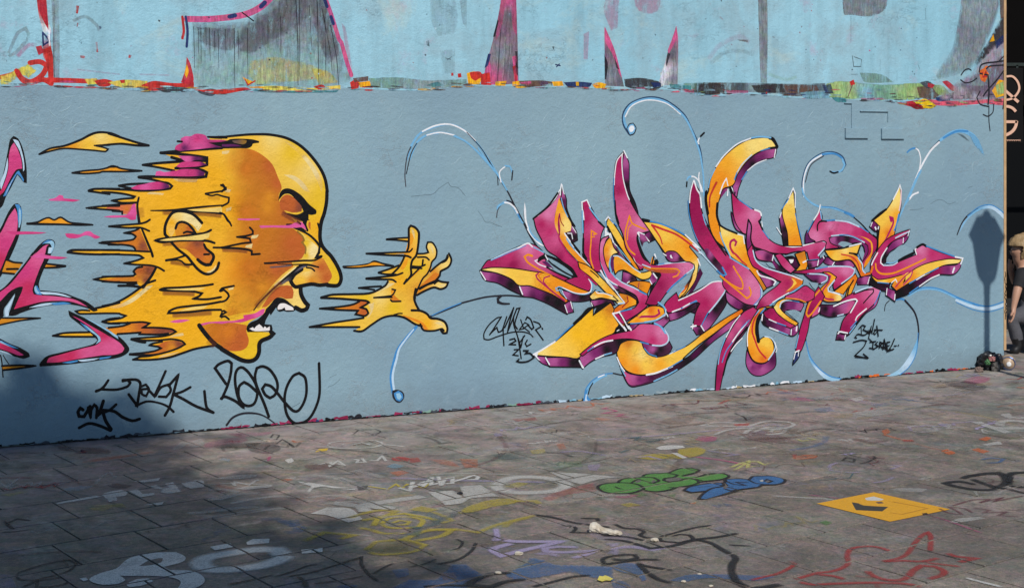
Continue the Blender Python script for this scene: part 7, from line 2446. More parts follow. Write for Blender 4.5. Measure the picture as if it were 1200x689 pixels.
def seam_z(u):
    return float(np.interp(u, [p[0] for p in _bc], [p[1] for p in _bc]))


for i in range(420):
    u = random.uniform(0.0, WALL_END - 0.03)
    right = u > 4.6
    z = seam_z(u) + abs(random.gauss(0.0, 0.020 if not right else 0.036)) - 0.006
    cols = ['red', 'ylo', 'brn', 'gr4', 'teal', 'pk', 'upc', 'wallc', 'drk', 'gr1'] if not right else ['drk', 'gr4', 'brn', 'grn2', 'pk2', 'ltb', 'nv', 'drk', 'wallc', 'upc']
    s = random.uniform(0.004, 0.018)
    k = random.randint(5, 8)
    pts = []
    for j in range(k):
        an = 2 * math.pi * j / k
        r = random.uniform(0.5, 1.1)
        pts.append((min(u + s * 3.6 * r * math.cos(an), WALL_END - 0.002), z + s * 0.5 * r * math.sin(an)))
    crumbs.append('F %s*%.2f:%s' % (random.choice(cols), random.uniform(0.35, 0.9), ' '.join('%d %d' % (round(a * 1000), round(b * 1000)) for a, b in pts)))
for i in range(150):
    u = random.uniform(0.0, WALL_END - 0.05)
    z = random.uniform(2.2, 3.0)
    s = random.uniform(0.003, 0.011)
    k = random.randint(5, 7)
    pts = []
    for j in range(k):
        an = 2 * math.pi * j / k
        r = random.uniform(0.4, 1.1)
        pts.append((u + s * r * math.cos(an), z + s * r * math.sin(an)))
    crumbs.append('F %s*%.2f:%s' % (random.choice(['gr4', 'gr4', 'nv', 'wb', 'wb', 'pk', 'gr1', 'red']), random.uniform(0.4, 0.9), ' '.join('%d %d' % (round(a * 1000), round(b * 1000)) for a, b in pts)))

wp = WALL_PAINT.strip()
cut = wp.index('P spray_tag|')
build_paint(wp[:cut] + '\n'.join(crumbs), wall, place_wall, lay_w, lambda p, s: wall_mat(p, s) if p == 'upper_mural_remains' else M_UPPER if p.startswith('seam') else M_PAINT, 0.010, 0.015)
build_paint(wp[cut:], wall, place_wall, lay_w, wall_mat, 0.010, 0.0165)

# raised plates and thin ledges in the plaster at the upper right
for (a0, a1, b0, b1, dep, nm) in ((6.182, 6.402, 1.868, 1.945, 0.016, 'raised_plate'), (6.532, 6.757, 1.864, 1.945, 0.016, 'raised_plate'),
                                  (6.327, 6.598, 2.076, 2.081, 0.012, 'plaster_ledge'), (6.596, 6.601, 2.000, 2.081, 0.008, 'plaster_ledge'),
                                  (6.176, 6.245, 2.136, 2.141, 0.012, 'plaster_ledge'), (6.244, 6.249, 1.95, 2.138, 0.008, 'plaster_ledge')):
    bm = bmesh.new()
    add_box(bm, a0, a1, -dep, 0.01, b0, b1, 0.0012)
    bmobj(nm, bm, M_WALL, wall)

# trowel ridges and flakes standing proud of the plaster, only where the coat is bare
random.seed(77)
rv, rf = [], []
tries = 0
made = 0
centres = [(random.uniform(-0.2, WALL_END), random.uniform(0.12, 2.1)) for _ in range(34)]
while made < 180 and tries < 9000:
    tries += 1
    cu, cz = random.choice(centres)
    u, z = cu + random.gauss(0, 0.22), cz + random.gauss(0, 0.14)
    ang = random.gauss(0.5, 0.55) if random.random() < 0.7 else random.uniform(-1.5, 1.5)
    n = random.randint(3, 11)
    pts = []
    ok = True
    for i in range(n):
        if not (-0.3 < u < WALL_END - 0.05 and 0.05 < z < 2.12) or any(lay_w.g.get((int(math.floor(u / 0.02)) + a, int(math.floor(z / 0.02)) + b)) for a in (-1, 0, 1) for b in (-1, 0, 1)):
            ok = False
            break
        pts.append((u, z))
        ang += random.gauss(0, 0.28)
        u += 0.014 * math.cos(ang)
        z += 0.014 * math.sin(ang)
    if not ok: continue
    made += 1
    hgt = random.uniform(0.0008, 0.0024)
    wid = random.uniform(0.0040, 0.0085)
    b = len(rv)
    for i, p in enumerate(pts):
        q = pts[min(i + 1, n - 1)]
        o = pts[max(i - 1, 0)]
        d = Vector((q[0] - o[0], q[1] - o[1])).normalized()
        nx, nz = -d.y, d.x
        f = math.sin(math.pi * (i + 0.35) / (n - 0.3)) * random.uniform(0.6, 1.0)
        rv += [(p[0] + nx * wid * f, 0.0004, p[1] + nz * wid * f), (p[0] + nx * wid * 0.2, -hgt * f, p[1] + nz * wid * 0.2), (p[0] - nx * wid * f, 0.0004, p[1] - nz * wid * f)]
    for i in range(n - 1):
        a, c = b + 3 * i, b + 3 * i + 3
        rf += [(a, c, c + 1, a + 1), (a + 1, c + 1, c + 2, a + 2)]
M_RIDGE = simple('plaster_ridge_painted_light', (wc[0] * 1.12, wc[1] * 1.10, wc[2] * 1.08), 0.6, 0, 30, 0.15)  # sunlight caught by the ridges is put into a paler wall colour
rg = meshobj('plaster_ridges', rv, rf, M_RIDGE, wall)
rg['kind'] = 'stuff'

# corner trim at the right end with a black tag down it
M_TRIM = simple('ochre_corner_trim', (0.52, 0.33, 0.17), 0.6, 0, 14, 0.35, 0.3)
bm = bmesh.new()
add_box(bm, WALL_END - 0.004, WALL_END + 0.022, -0.006, 0.32, 0.135, 4.3, 0.003)
trim = bmobj('corner_trim', bm, M_TRIM, wall)
random.seed(3)
tx = ['P trim_tag|small black scribble down the ochre corner trim', 'U paint']
zz = 0.78
while zz > 0.42:
    x0 = WALL_END + 0.002
    pts = [(x0 + random.uniform(0, 0.018), zz), (x0 + random.uniform(0, 0.018), zz - 0.02), (x0 + random.uniform(0, 0.018), zz - 0.035)]
    tx.append('S bk;7:%s' % ' '.join('%d %d' % (round(a * 1000), round(b * 1000)) for a, b in pts))
    zz -= random.uniform(0.022, 0.04)
build_paint('\n'.join(tx), wall, lambda u, z, o: (u, -0.0068 - o, z), lay_w, wall_mat, 0.01, 0.01)

# ------------------------------------------------------------------ ground and paving
ground = meshobj('ground', [(-120, -80, -0.034), (120, -80, -0.034), (120, 200, -0.034), (-120, 200, -0.034)], [(0, 1, 2, 3)], M_BED)
tag(ground, 'grey gritty ground reaching away under the paving', kind='structure')
pave = empty('pavement')
tag(pave, 'worn grey slab pavement covered with layers of paint scrawls', kind='structure')
half = PITCH / 2 - JOINT
ch = 0.0012
sv = []
for (r, z) in ((half, -0.03), (half, -ch), (half - ch, 0.0)):
    for (sx, sy) in ((-1, -1), (1, -1), (1, 1), (-1, 1)):
        sv.append((sx * r, sy * r, z))
sf = []
for k in range(2):
    for i in range(4):
        j = (i + 1) % 4
        sf.append((4 * k + i, 4 * k + j, 4 * k + 4 + j, 4 * k + 4 + i))
sf.append((8, 9, 10, 11))
slab_me = bpy.data.meshes.new('paving_slab')
slab_me.from_pydata(sv, [], sf)
slab_me.materials.append(M_SLAB)
slab_me.update()
SLAB_RZ = math.atan2(AX_A.y, AX_A.x)
WALL_N = Vector((0.417411, -0.908718, 0))


def cell_centre(r, k):
    n = ROW0 + (r + 0.5) * PITCH
    a = (k + 0.5 + SHIFT * r) * PITCH
    return AX_A * a + AX_N * n


cells = []
for r in range(-34, 24):
    for k in range(-36, 60):
        k2 = k - int(SHIFT * r)
        c = cell_centre(r, k2)
        if c.y < 2.0 or c.y > 20 or abs(c.x) > 11: continue
        behind = (c - WALL_A).dot(WALL_N)
        along = (c - WALL_A).dot(WALL_D)
        if behind < -0.27 and along < WALL_END + 0.1: continue
        px = 600 + 1684 * c.x / c.y
        py = 180 + 1684 * CAM_H / c.y
        vis = -25 < px < 1225 and py < 705
        size = 1684 * 1684 * CAM_H / c.y ** 3
        cells.append((vis, size, c))
cells.sort(key=lambda t: (t[0], t[1]), reverse=True)
random.seed(8)
restv, restf = [], []
for i, (vis, size, c) in enumerate(cells):
    dz = random.uniform(-0.0016, 0.0)
    tx_, ty_ = random.uniform(-0.003, 0.003), random.uniform(-0.003, 0.003)
    if i < 298 and vis:
        o = bpy.data.objects.new('paving_slab', slab_me)
        COL.objects.link(o)
        o.parent = pave
        o.location = (c.x + random.uniform(-0.0016, 0.0016), c.y + random.uniform(-0.0016, 0.0016), dz)
        o.rotation_euler = (tx_, ty_, SLAB_RZ)
    else:
        b = len(restv)
        ca, sa = math.cos(SLAB_RZ), math.sin(SLAB_RZ)
        for (x, y, z) in sv: restv.append((c.x + ca * x - sa * y, c.y + sa * x + ca * y, z + dz + tx_ * x + ty_ * y))
        restf += [tuple(q + b for q in f) for f in sf]
rest = meshobj('far_paving_slabs', restv, restf, M_SLABS, pave)
rest['kind'] = 'stuff'

lay_g = Layering(0.00012, 0.04)
random.seed(1234)
old = ['P faded_scrawls|faint overlapping remains of older scrawls all over the paving', 'U paint']


def on_paving(x, y):
    return (Vector((x, y, 0)) - WALL_A).dot(WALL_N) > 0.06 and y > 5.0


def fmt(pts):
    return ' '.join('%d %d' % (round(a * 1000), round(b * 1000)) for a, b in pts)


for i in range(420):
    y = 5.6 + 7.2 * random.random() ** 0.75
    x = random.uniform(-0.40, 0.42) * y
    if not on_paving(x, y): continue
    wd_ = (Vector((x, y, 0)) - WALL_A).dot(WALL_N)
    if random.random() < (wd_ - 1.6) / 3.0: continue
    c = random.choice(['gw', 'gw', 'gw2', 'gw2', 'bkg', 'bkg', 'mrg', 'tlg', 'lav', 'ygr', 'org', 'bgd', 'pk', 'brn', 'brn', 'tan', 'rdg'])
    r = random.random()
    if r < 0.62:      # handwriting: a row of loops and zigzags along a baseline
        size = random.uniform(0.05, 0.17)
        ang = random.choice([0.2, 0.45, 0.6, 3.5, random.uniform(0, 6.28)])
        ca, sa = math.cos(ang), math.sin(ang)
        pts = []
        px_ = 0.0
        for k in range(random.randint(5, 14)):
            pts.append((px_, size * random.uniform(-0.2, 1.0) * (1 if k % 2 else 0.25)))
            px_ += size * random.uniform(-0.05, 0.62)
        pts = [(x + ca * a - sa * b, y + sa * a + ca * b) for a, b in pts]
        if not all(on_paving(*p) for p in pts): continue
        old.append('S %s*%.2f;%.1f:%s' % (c, random.uniform(0.3, 0.85) * (0.5 if y < 7.6 else 1.0), random.uniform(8, 26), fmt(pts)))
    elif r < 0.80:    # worn wash
        k = random.randint(6, 9)
        sx, sy = random.uniform(0.05, 0.30), random.uniform(0.04, 0.16)
        an0 = random.uniform(0, 3.14)
        pts = []
        for j in range(k):
            an = 2 * math.pi * j / k
            q = random.uniform(0.5, 1.1)
            a, b = sx * q * math.cos(an), sy * q * math.sin(an)
            pts.append((x + a * math.cos(an0) - b * math.sin(an0), y + a * math.sin(an0) + b * math.cos(an0)))
        if not all(on_paving(*p) for p in pts): continue
        old.append('F %s*%.2f:%s' % (c, random.uniform(0.15, 0.42), fmt(pts)))
    else:             # long sweep
        an = random.uniform(-0.4, 1.2)
        L_ = random.uniform(0.3, 1.1)
        cv = random.uniform(-0.25, 0.25)
        pts = [(x + math.cos(an + cv * t) * L_ * t / 3, y + math.sin(an + cv * t) * L_ * t / 3) for t in range(4)]
        if not all(on_paving(*p) for p in pts): continue
        old.append('S %s*%.2f;%.1f:%s' % (c, random.uniform(0.2, 0.55), random.uniform(12, 45), fmt(pts)))
build_paint('\n'.join(old), pave, lambda x, y, o: (x, y, 0.0022 + o), lay_g, lambda p, s: M_GPAINT, 0.02, 0.02, True)
for o in pave.children:
    if o.name.startswith('faded_scrawls'): o['kind'] = 'stuff'

build_paint(GROUND_PAINT, pave, lambda x, y, o: (x, y, 0.0022 + o), lay_g, lambda p, s: M_SQUARE if p == 'painted_square' else M_GPAINT, 0.02, 0.02, True)

# ------------------------------------------------------------------ street lamp (outside the frame, its shadow falls on the wall)
M_IRON = simple('dark_green_iron', (0.02, 0.03, 0.026), 0.45, 0.3, 30, 0.3, 0.2)
M_OPAL = simple('opal_lantern_glass', (0.55, 0.53, 0.48), 0.25)
LAMP_D = 3.0
lw = WALL_A + WALL_D * 7.611
lamp_pos = lw + SUN_H * LAMP_D
up = LAMP_D * math.tan(SUN_EL)
lamp = empty('street_lamp', (lamp_pos.x, lamp_pos.y, 0), math.radians(20))
tag(lamp, 'old-style lantern street lamp right of the view, its shadow on the wall', 'street lamp')
bm = bmesh.new()
add_lathe(bm, [(0.16, 0), (0.16, 0.10), (0.12, 0.14), (0.10, 0.55), (0.115, 0.58), (0.07, 0.66), (0.05, 0.9)], 20)
bmobj('base', bm, M_IRON, lamp, True)
bm = bmesh.new()
add_lathe(bm, [(0.05, 0.88), (0.033, 1.6), (0.030, up + 0.64)], 16)
bmobj('pole', bm, M_IRON, lamp, True)
bm = bmesh.new()
add_lathe(bm, [(0.032, up + 0.60), (0.036, up + 0.68), (0.055, up + 0.72), (0.10, up + 0.775), (0.105, up + 0.79)], 16)
bmobj('cradle', bm, M_IRON, lamp, True)
zb, zt = up + 0.79, up + 1.07
rb, rt = 0.100, 0.152
for i in range(6):
    a0, a1 = i * math.pi / 3, (i + 1) * math.pi / 3
    q = [Vector((r * math.cos(a), r * math.sin(a), z)) for (r, a, z) in ((rb * .97, a0, zb), (rb * .97, a1, zb), (rt * .97, a1, zt), (rt * .97, a0, zt))]
    cx = sum(q, Vector()) / 4
    inn = [p * 1.0 - Vector((cx.x, cx.y, 0)).normalized() * 0.004 for p in q]
    meshobj('pane', q + inn, [(0, 1, 2, 3), (7, 6, 5, 4), (0, 4, 5, 1), (1, 5, 6, 2), (2, 6, 7, 3), (3, 7, 4, 0)], M_OPAL, lamp)
    bm = bmesh.new()
    add_bar(bm, (rb * math.cos(a0), rb * math.sin(a0), zb), (rt * math.cos(a0), rt * math.sin(a0), zt), 0.016)
    bmobj('frame_bar', bm, M_IRON, lamp)
bm = bmesh.new()
add_lathe(bm, [(0.165, up + 1.060), (0.190, up + 1.070), (0.190, up + 1.082), (0.058, up + 1.205), (0.055, up + 1.235), (0.03, up + 1.262), (0.012, up + 1.285)], 6)
bmobj('roof', bm, M_IRON, lamp)

# ------------------------------------------------------------------ shade tree behind the camera
M_LEAF, nt, nd, lk, bs = new_mat('plane_tree_leaf')
oi = nd.new('ShaderNodeNewGeometry')
lk.new(mix_col(nt, oi.outputs['Random Per Island'], (0.035, 0.07, 0.02), (0.09, 0.13, 0.035)), bs.inputs['Base Color'])
bs.inputs['Roughness'].default_value = 0.55
M_BARK = simple('mottled_bark', (0.16, 0.13, 0.10), 0.9, 0, 9, 0.5, 0.6)
tree = empty('shade_tree', (-0.2, -9.4, 0))
tag(tree, 'leafy tree behind the viewpoint shading the lower left paving', 'tree')
random.seed(21)
cc = Vector((1.02, -7.75, 13.9)) - Vector((-0.2, -9.4, 0))
bm = bmesh.new()


def limb(bm, pts, rads, n=8):
    rings = []
    for i, p in enumerate(pts):
        p = Vector(p)
        d = (Vector(pts[min(i + 1, len(pts) - 1)]) - Vector(pts[max(i - 1, 0)])).normalized()
        q = d.to_track_quat('Z', 'Y')
        rings.append([bm.verts.new(p + q @ Vector((rads[i] * math.cos(2 * math.pi * k / n), rads[i] * math.sin(2 * math.pi * k / n), 0))) for k in range(n)])
    for a, b in zip(rings, rings[1:]):
        for k in range(n):
            bm.faces.new((a[k], a[(k + 1) % n], b[(k + 1) % n], b[k]))


limb(bm, [(0, 0, -0.05), (0.02, 0.02, 0.6), (0.15, 0.2, 4.0), (0.5, 0.7, 8.0), (0.9, 1.2, 11.5), (1.2, 1.6, 14.2)], [0.42, 0.32, 0.27, 0.21, 0.14, 0.05])
clumps = []
for i in range(92):
    # foliage masses stand on the sun rays through the shaded ground and the foot of the wall
    if i < 20:
        hit = WALL_A + WALL_D * random.uniform(-1.2, 0.34) + Vector((0, 0, random.uniform(-0.1, 0.26)))
    elif i < 26:
        hit = WALL_A + WALL_D * random.uniform(0.1, 0.62) + Vector((0, 0, random.uniform(-0.25, 0.05)))
    elif i < 70:
        yy = random.uniform(5.3, 7.7)
        hit = Vector((random.uniform(-3.2, -0.45 - 0.85 * (yy - 5.5)), yy, 0))
    else:
        hit = Vector((random.gauss(-3.0, 0.35), random.gauss(7.6, 0.5), 0))
    q = hit + SUN_VEC * ((random.uniform(12.6, 15.2) - hit.z) / SUN_VEC.z) - Vector((-0.2, -9.4, 0))
    clumps.append(q)
    st_ = Vector((0.5, 0.7, 8.0)).lerp(Vector((1.15, 1.5, 13.8)), random.uniform(0.35, 0.95))
    mid = st_.lerp(q, 0.5) + Vector((0, 0, random.uniform(-0.1, 0.25)))
    limb(bm, [st_, mid, q], [0.05, 0.03, 0.012], 6)
bmobj('trunk', bm, M_BARK, tree, True)
lv, lf = [], []
for qi, q in enumerate(clumps):
    for k in range(120):
        d = Vector((random.gauss(0, 1), random.gauss(0, 1), random.gauss(0, 0.8))) * (0.17 if qi < 26 else 0.36)
        c = q + d
        cw = c + Vector((-0.2, -9.4, 0))
        ph = cw - SUN_VEC * ((cw - WALL_A).dot(WALL_N) / SUN_VEC.dot(WALL_N))
        pu = (ph - WALL_A).dot(WALL_D)
        if ph.z > 0.30 + 0.22 * noise.noise(Vector((pu * 2.5, 0.3, 0))) - 0.30 * max(0.0, pu - 0.3) + random.gauss(0, 0.11): continue
        s = random.uniform(0.05, 0.11)
        R = Matrix.Rotation(random.uniform(0, 6.28), 3, 'Z') @ Matrix.Rotation(random.uniform(-1.1, 1.1), 3, 'X')
        b = len(lv)
        for (x, y) in ((-1, 0), (-0.3, -0.62), (0.6, -0.45), (1.1, 0), (0.6, 0.45), (-0.3, 0.62)):
            lv.append(c + R @ Vector((x * s, y * s, 0.12 * s * abs(y))))
        lf += [(b, b + 1, b + 2, b + 3), (b, b + 3, b + 4, b + 5)]
meshobj('crown', lv, lf, M_LEAF, tree)

# ------------------------------------------------------------------ shopfront in painted shade past the wall's right end
M_SHOP = simple('timber_painted_shade', (0.0035, 0.003, 0.003), 0.8, 0, 6, 0.3, 0, 0.05)  # deep shade over the facade is put into these near-black colours
M_SHOP2 = simple('dark_brown_timber_painted_shade', (0.008, 0.006, 0.0055), 0.8, 0, 8, 0.4, 0, 0.05)
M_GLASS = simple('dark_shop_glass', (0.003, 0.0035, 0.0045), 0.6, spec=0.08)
shop = empty('shopfront', (4.6, 15.2, 0))
tag(shop, 'timber shopfront with its shade painted near-black in the background past the wall end', 'building')
bm = bmesh.new()
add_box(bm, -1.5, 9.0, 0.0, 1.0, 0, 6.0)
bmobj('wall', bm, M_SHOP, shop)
for i in range(7):
    bm = bmesh.new()
    x = -1.2 + i * 1.45
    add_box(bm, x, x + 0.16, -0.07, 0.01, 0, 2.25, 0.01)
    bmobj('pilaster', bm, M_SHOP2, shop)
    w = empty('window', parent=shop)
    bm = bmesh.new()
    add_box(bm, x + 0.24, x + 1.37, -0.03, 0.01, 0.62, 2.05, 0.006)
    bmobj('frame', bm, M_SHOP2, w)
    bm = bmesh.new()
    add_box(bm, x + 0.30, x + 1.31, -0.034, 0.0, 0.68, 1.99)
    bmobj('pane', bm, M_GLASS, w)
bm = bmesh.new()
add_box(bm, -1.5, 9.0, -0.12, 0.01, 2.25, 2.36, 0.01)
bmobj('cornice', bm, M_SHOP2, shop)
bm = bmesh.new()
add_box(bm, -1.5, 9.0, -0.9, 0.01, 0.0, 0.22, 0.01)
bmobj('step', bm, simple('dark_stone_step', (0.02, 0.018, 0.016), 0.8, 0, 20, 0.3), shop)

# sign with peach letters, partly hidden by the wall
M_SIGN = simple('charcoal_sign_board', (0.008, 0.0075, 0.008), 0.7, 0, 10, 0.2, 0, 0.1)
M_PEACH = simple('peach_sign_letter', (0.78, 0.46, 0.33), 0.5)
SIGN_Y = 13.6


def at(px, py, y):
    return Vector(((px - 600) / 1684 * y, y, CAM_H + (180 - py) / 1684 * y))


sp0, sp1 = at(1162, 168, SIGN_Y), at(1199, 80, SIGN_Y)
sign = empty('hanging_sign', (sp0.x, SIGN_Y, sp0.z))
tag(sign, 'dark hanging sign with large peach letters, half hidden by the wall end', 'sign')
bm = bmesh.new()
add_box(bm, 0, sp1.x - sp0.x, 0, 0.06, 0, sp1.z - sp0.z, 0.004)
bmobj('board', bm, M_SIGN, sign)
bm = bmesh.new()
add_box(bm, -0.03, 4.0, 0.02, 0.05, sp1.z - sp0.z + 0.02, sp1.z - sp0.z + 0.05)
add_box(bm, 0.1, 0.12, 0.02, 0.05, sp1.z - sp0.z, sp1.z - sp0.z + 0.03)
add_box(bm, 0.24, 0.26, 0.02, 0.05, sp1.z - sp0.z, sp1.z - sp0.z + 0.03)
bmobj('bracket', bm, M_IRON, sign)
bm = bmesh.new()
add_box(bm, 4.0 - 0.03, 4.0 + 0.03, 0.0, 0.06, -sp0.z, sp1.z - sp0.z + 0.3)
bmobj('post', bm, M_IRON, sign)


def letter(name, strokes):
    V, F = [], []
    for pts, w in strokes:
        P = [at(x, y, SIGN_Y) - Vector((sp0.x, SIGN_Y, sp0.z)) for x, y in pts]
        path = smooth_path([(p.x, p.z) for p in P], False, 0.01)
        v, t = ribbon(path, [q / 1684 * SIGN_Y for q in w], len(P), False, False)
        b = len(V)
        n = len(v)
        V += [(p[0], -0.012, p[1]) for p in v] + [(p[0], 0.001, p[1]) for p in v]
        F += [tuple(b + q for q in f) for f in t] + [tuple(b + n + q for q in reversed(f)) for f in t]
        m = n // 2
        for i in range(m - 1):
            F.append((b + 2 * i, b + 2 * i + 2, b + n + 2 * i + 2, b + n + 2 * i))
            F.append((b + 2 * i + 1, b + n + 2 * i + 1, b + n + 2 * i + 3, b + 2 * i + 3))
    meshobj(name, V, F, M_PEACH, sign)


letter('letter', [([(1179, 90), (1186, 90), (1192, 96), (1194, 104), (1191, 111), (1185, 116), (1176, 117), (1169, 112), (1167, 103), (1170, 94), (1179, 90)], [2.4]), ([(1176, 105), (1184, 112), (1193, 120)], [3.0, 3.4])])
letter('letter', [([(1190, 131), (1186, 127), (1180, 125), (1172, 126), (1168, 131), (1172, 136), (1178, 138)], [3.2])])
letter('letter', [([(1170, 143), (1191.5, 143)], [3.2]), ([(1191, 142), (1189.5, 149), (1185, 155), (1177, 159), (1170, 160)], [3.4])])
tx2 = []
for i in range(9):
    tx2.append(([(1177 + i * 2.1, 163.8), (1178 + i * 2.1, 165.4), (1178.6 + i * 2.1, 164)], [0.5]))
letter('small_lettering', tx2)

# ------------------------------------------------------------------ seated person at the right edge
PY = 12.7
M_SKIN = simple('skin', (0.50, 0.28, 0.19), 0.5, 0, 40, 0.08)
M_TEE = simple('black_cotton', (0.012, 0.012, 0.015), 0.85, 0, 60, 0.2, 0.2)
M_JEAN = simple('grey_trouser_cloth', (0.085, 0.085, 0.098), 0.85, 0, 60, 0.25, 0.3)
M_HAIR = simple('blond_hair', (0.34, 0.23, 0.115), 0.5, 0, 90, 0.45, 0.6)
M_SHOE = simple('black_leather', (0.012, 0.012, 0.013), 0.4)
M_EYE = simple('eye_dark', (0.03, 0.02, 0.02), 0.3)


def pj(px, py, dy=0.0):
    y = PY + dy
    return Vector(((px - 600) / 1684 * y, y, CAM_H + (180 - py) / 1684 * y))


proot = pj(1207, 372)
person = empty('person', (proot.x, PY, 0))
tag(person, 'blond person in black t-shirt and grey trousers seated past the wall end', 'person')
O = Vector((proot.x, PY, 0))
joints = dict(
    pelvis=(1208, 366, 0.0, .12), waist=(1206, 350, 0.0, .105), chest=(1203, 332, 0, .125), neckb=(1199, 315, 0, .062), neck=(1196.5, 309, 0, .05), head=(1194, 296, 0, .085), crown=(1193.5, 285, 0, .075),
    shL=(1198, 319, -.16, .055), elL=(1191, 344, -.22, .043), wrL=(1187.5, 361, -.24, .028), haL=(1187, 367, -.24, .03),
    shR=(1199, 319, .16, .055), elR=(1190, 335, .22, .043), wrR=(1184.5, 318, .20, .028), haR=(1183.5, 311, .19, .03),
    hipL=(1207, 368, -.10, .085), knL=(1185, 373, -.12, .062), anL=(1194, 405, -.12, .04), toL=(1186.5, 414, -.13, .035),
    hipR=(1207, 368, .10, .085), knR=(1188, 366, .14, .062), anR=(1204, 404, .14, .04), toR=(1197, 413, .15, .035))
edges = [('pelvis', 'waist'), ('waist', 'chest'), ('chest', 'neckb'), ('neckb', 'neck'), ('neck', 'head'), ('head', 'crown'), ('chest', 'shL'), ('shL', 'elL'), ('elL', 'wrL'), ('wrL', 'haL'),
         ('chest', 'shR'), ('shR', 'elR'), ('elR', 'wrR'), ('wrR', 'haR'), ('pelvis', 'hipL'), ('hipL', 'knL'), ('knL', 'anL'), ('anL', 'toL'), ('pelvis', 'hipR'), ('hipR', 'knR'), ('knR', 'anR'), ('anR', 'toR')]
names = list(joints)
pv = [pj(*joints[k][:3]) - O for k in names]
rad = [joints[k][3] * (0.88 if k not in ('head', 'crown', 'neck') else 0.95) for k in names]
pe = [(names.index(a), names.index(b)) for a, b in edges]
for hand, wr, dirz in (('haL', 'wrL', -1), ('haR', 'wrR', 1)):
    h = pv[names.index(hand)]
    w = pv[names.index(wr)]
    d = (h - w).normalized()
    side = Vector((0, 1, 0))
    fr = d.cross(side).normalized()
    for f in range(4):
        b = len(pv)
        off = side * (f - 1.5) * 0.018
        ln = (0.060, 0.070, 0.066, 0.050)[f]
        pv += [h + off + d * 0.02, h + off + d * (0.02 + ln * .5) + fr * -0.008, h + off + d * (0.02 + ln) + fr * -0.026]
        rad += [0.010, 0.009, 0.0075]
        pe += [(names.index(hand), b), (b, b + 1), (b + 1, b + 2)]
    b = len(pv)
    pv += [h + side * -0.03 - d * 0.01 + fr * -0.015, h + side * -0.034 + d * 0.025 + fr * -0.03]
    rad += [0.011, 0.009]
    pe += [(names.index(hand), b), (b, b + 1)]
me = bpy.data.meshes.new('body')
me.from_pydata(pv, pe, [])
body = bpy.data.objects.new('body', me)
COL.objects.link(body)
sk = body.modifiers.new('skin', 'SKIN')
for i, r in enumerate(rad):
    me.skin_vertices[0].data[i].radius = (r, r)
me.skin_vertices[0].data[0].use_root = True
ss = body.modifiers.new('sub', 'SUBSURF')
ss.levels = ss.render_levels = 2
bpy.context.view_layer.update()
dg = bpy.context.evaluated_depsgraph_get()
ev = bpy.data.meshes.new_from_object(body.evaluated_get(dg))
bpy.data.objects.remove(body)
ev.name = 'body'
# shape the head: nose, brow and chin towards -x
hc = pj(1194, 295) - O
for v in ev.vertices:
    r = v.co - hc
    if r.length < 0.16 and r.z > -0.11:
        face = max(0.0, -r.x)
        wgt = max(0.0, 1 - abs(r.y) / 0.05)
        v.co.x -= 0.020 * wgt * math.exp(-((r.z + 0.005) / 0.02) ** 2) * (face > 0.03)
        v.co.x -= 0.012 * max(0, 1 - abs(r.y) / 0.07) * math.exp(-((r.z + 0.085) / 0.025) ** 2) * (face > 0.02)
        v.co.x += 0.008 * math.exp(-((r.z - 0.025) / 0.014) ** 2) * (face > 0.03)
        v.co.x += 0.006 * math.exp(-((r.z + 0.045) / 0.008) ** 2) * (face > 0.03)
ev.materials.append(M_SKIN)
ev.polygons.foreach_set('use_smooth', [True] * len(ev.polygons))
bo = bpy.data.objects.new('body', ev)
COL.objects.link(bo)
bo.parent = person


def garment(name, mat, test, grow):
    V, F, mp = [], [], {}
    for p in ev.polygons:
        if test(p.center):
            f = []
            for i in p.vertices:
                if i not in mp:
                    mp[i] = len(V)
                    v = ev.vertices[i]
                    wob = 0.006 * noise.noise(v.co * 14)
                    V.append(v.co + v.normal * (grow + wob))
                f.append(mp[i])
            F.append(f)
    return meshobj(name, V, F, mat, person, True)


zc = {k: (pj(*joints[k][:3]) - O) for k in names}


def near(c, a, b):
    a, b = zc[a], zc[b]
    t = max(0, min(1, (c - a).dot(b - a) / (b - a).length_squared))
    return (c - (a + (b - a) * t)).length, t


def is_leg(c):
    return min(near(c, 'hipL', 'knL')[0], near(c, 'knL', 'anL')[0], near(c, 'hipR', 'knR')[0], near(c, 'knR', 'anR')[0], near(c, 'pelvis', 'waist')[0] - 0.02) < min(near(c, 'waist', 'chest')[0], near(c, 'elL', 'wrL')[0], near(c, 'wrL', 'haL')[0] - 0.02, near(c, 'elR', 'wrR')[0])


def is_shoe(c):
    return min(near(c, 'anL', 'toL')[0], near(c, 'anR', 'toR')[0]) < 0.085 and c.z < 0.13


def is_tee(c):
    if is_leg(c) and c.z < zc['waist'].z: return False
    if near(c, 'neckb', 'crown')[0] < 0.12 and c.z > zc['neckb'].z - 0.012: return False
    for s in 'LR':
        d, t = near(c, 'el' + s, 'wr' + s)
        d2, t2 = near(c, 'sh' + s, 'el' + s)
        if min(d, near(c, 'wr' + s, 'ha' + s)[0]) < d2 - 0.005 and d < 0.12: return False
        if d2 < 0.09 and t2 > 0.72: return False
    return c.z > zc['pelvis'].z and (c - zc['chest']).length < 0.45 and not (min(near(c, 'elL', 'haL')[0], near(c, 'elR', 'haR')[0]) < 0.05)


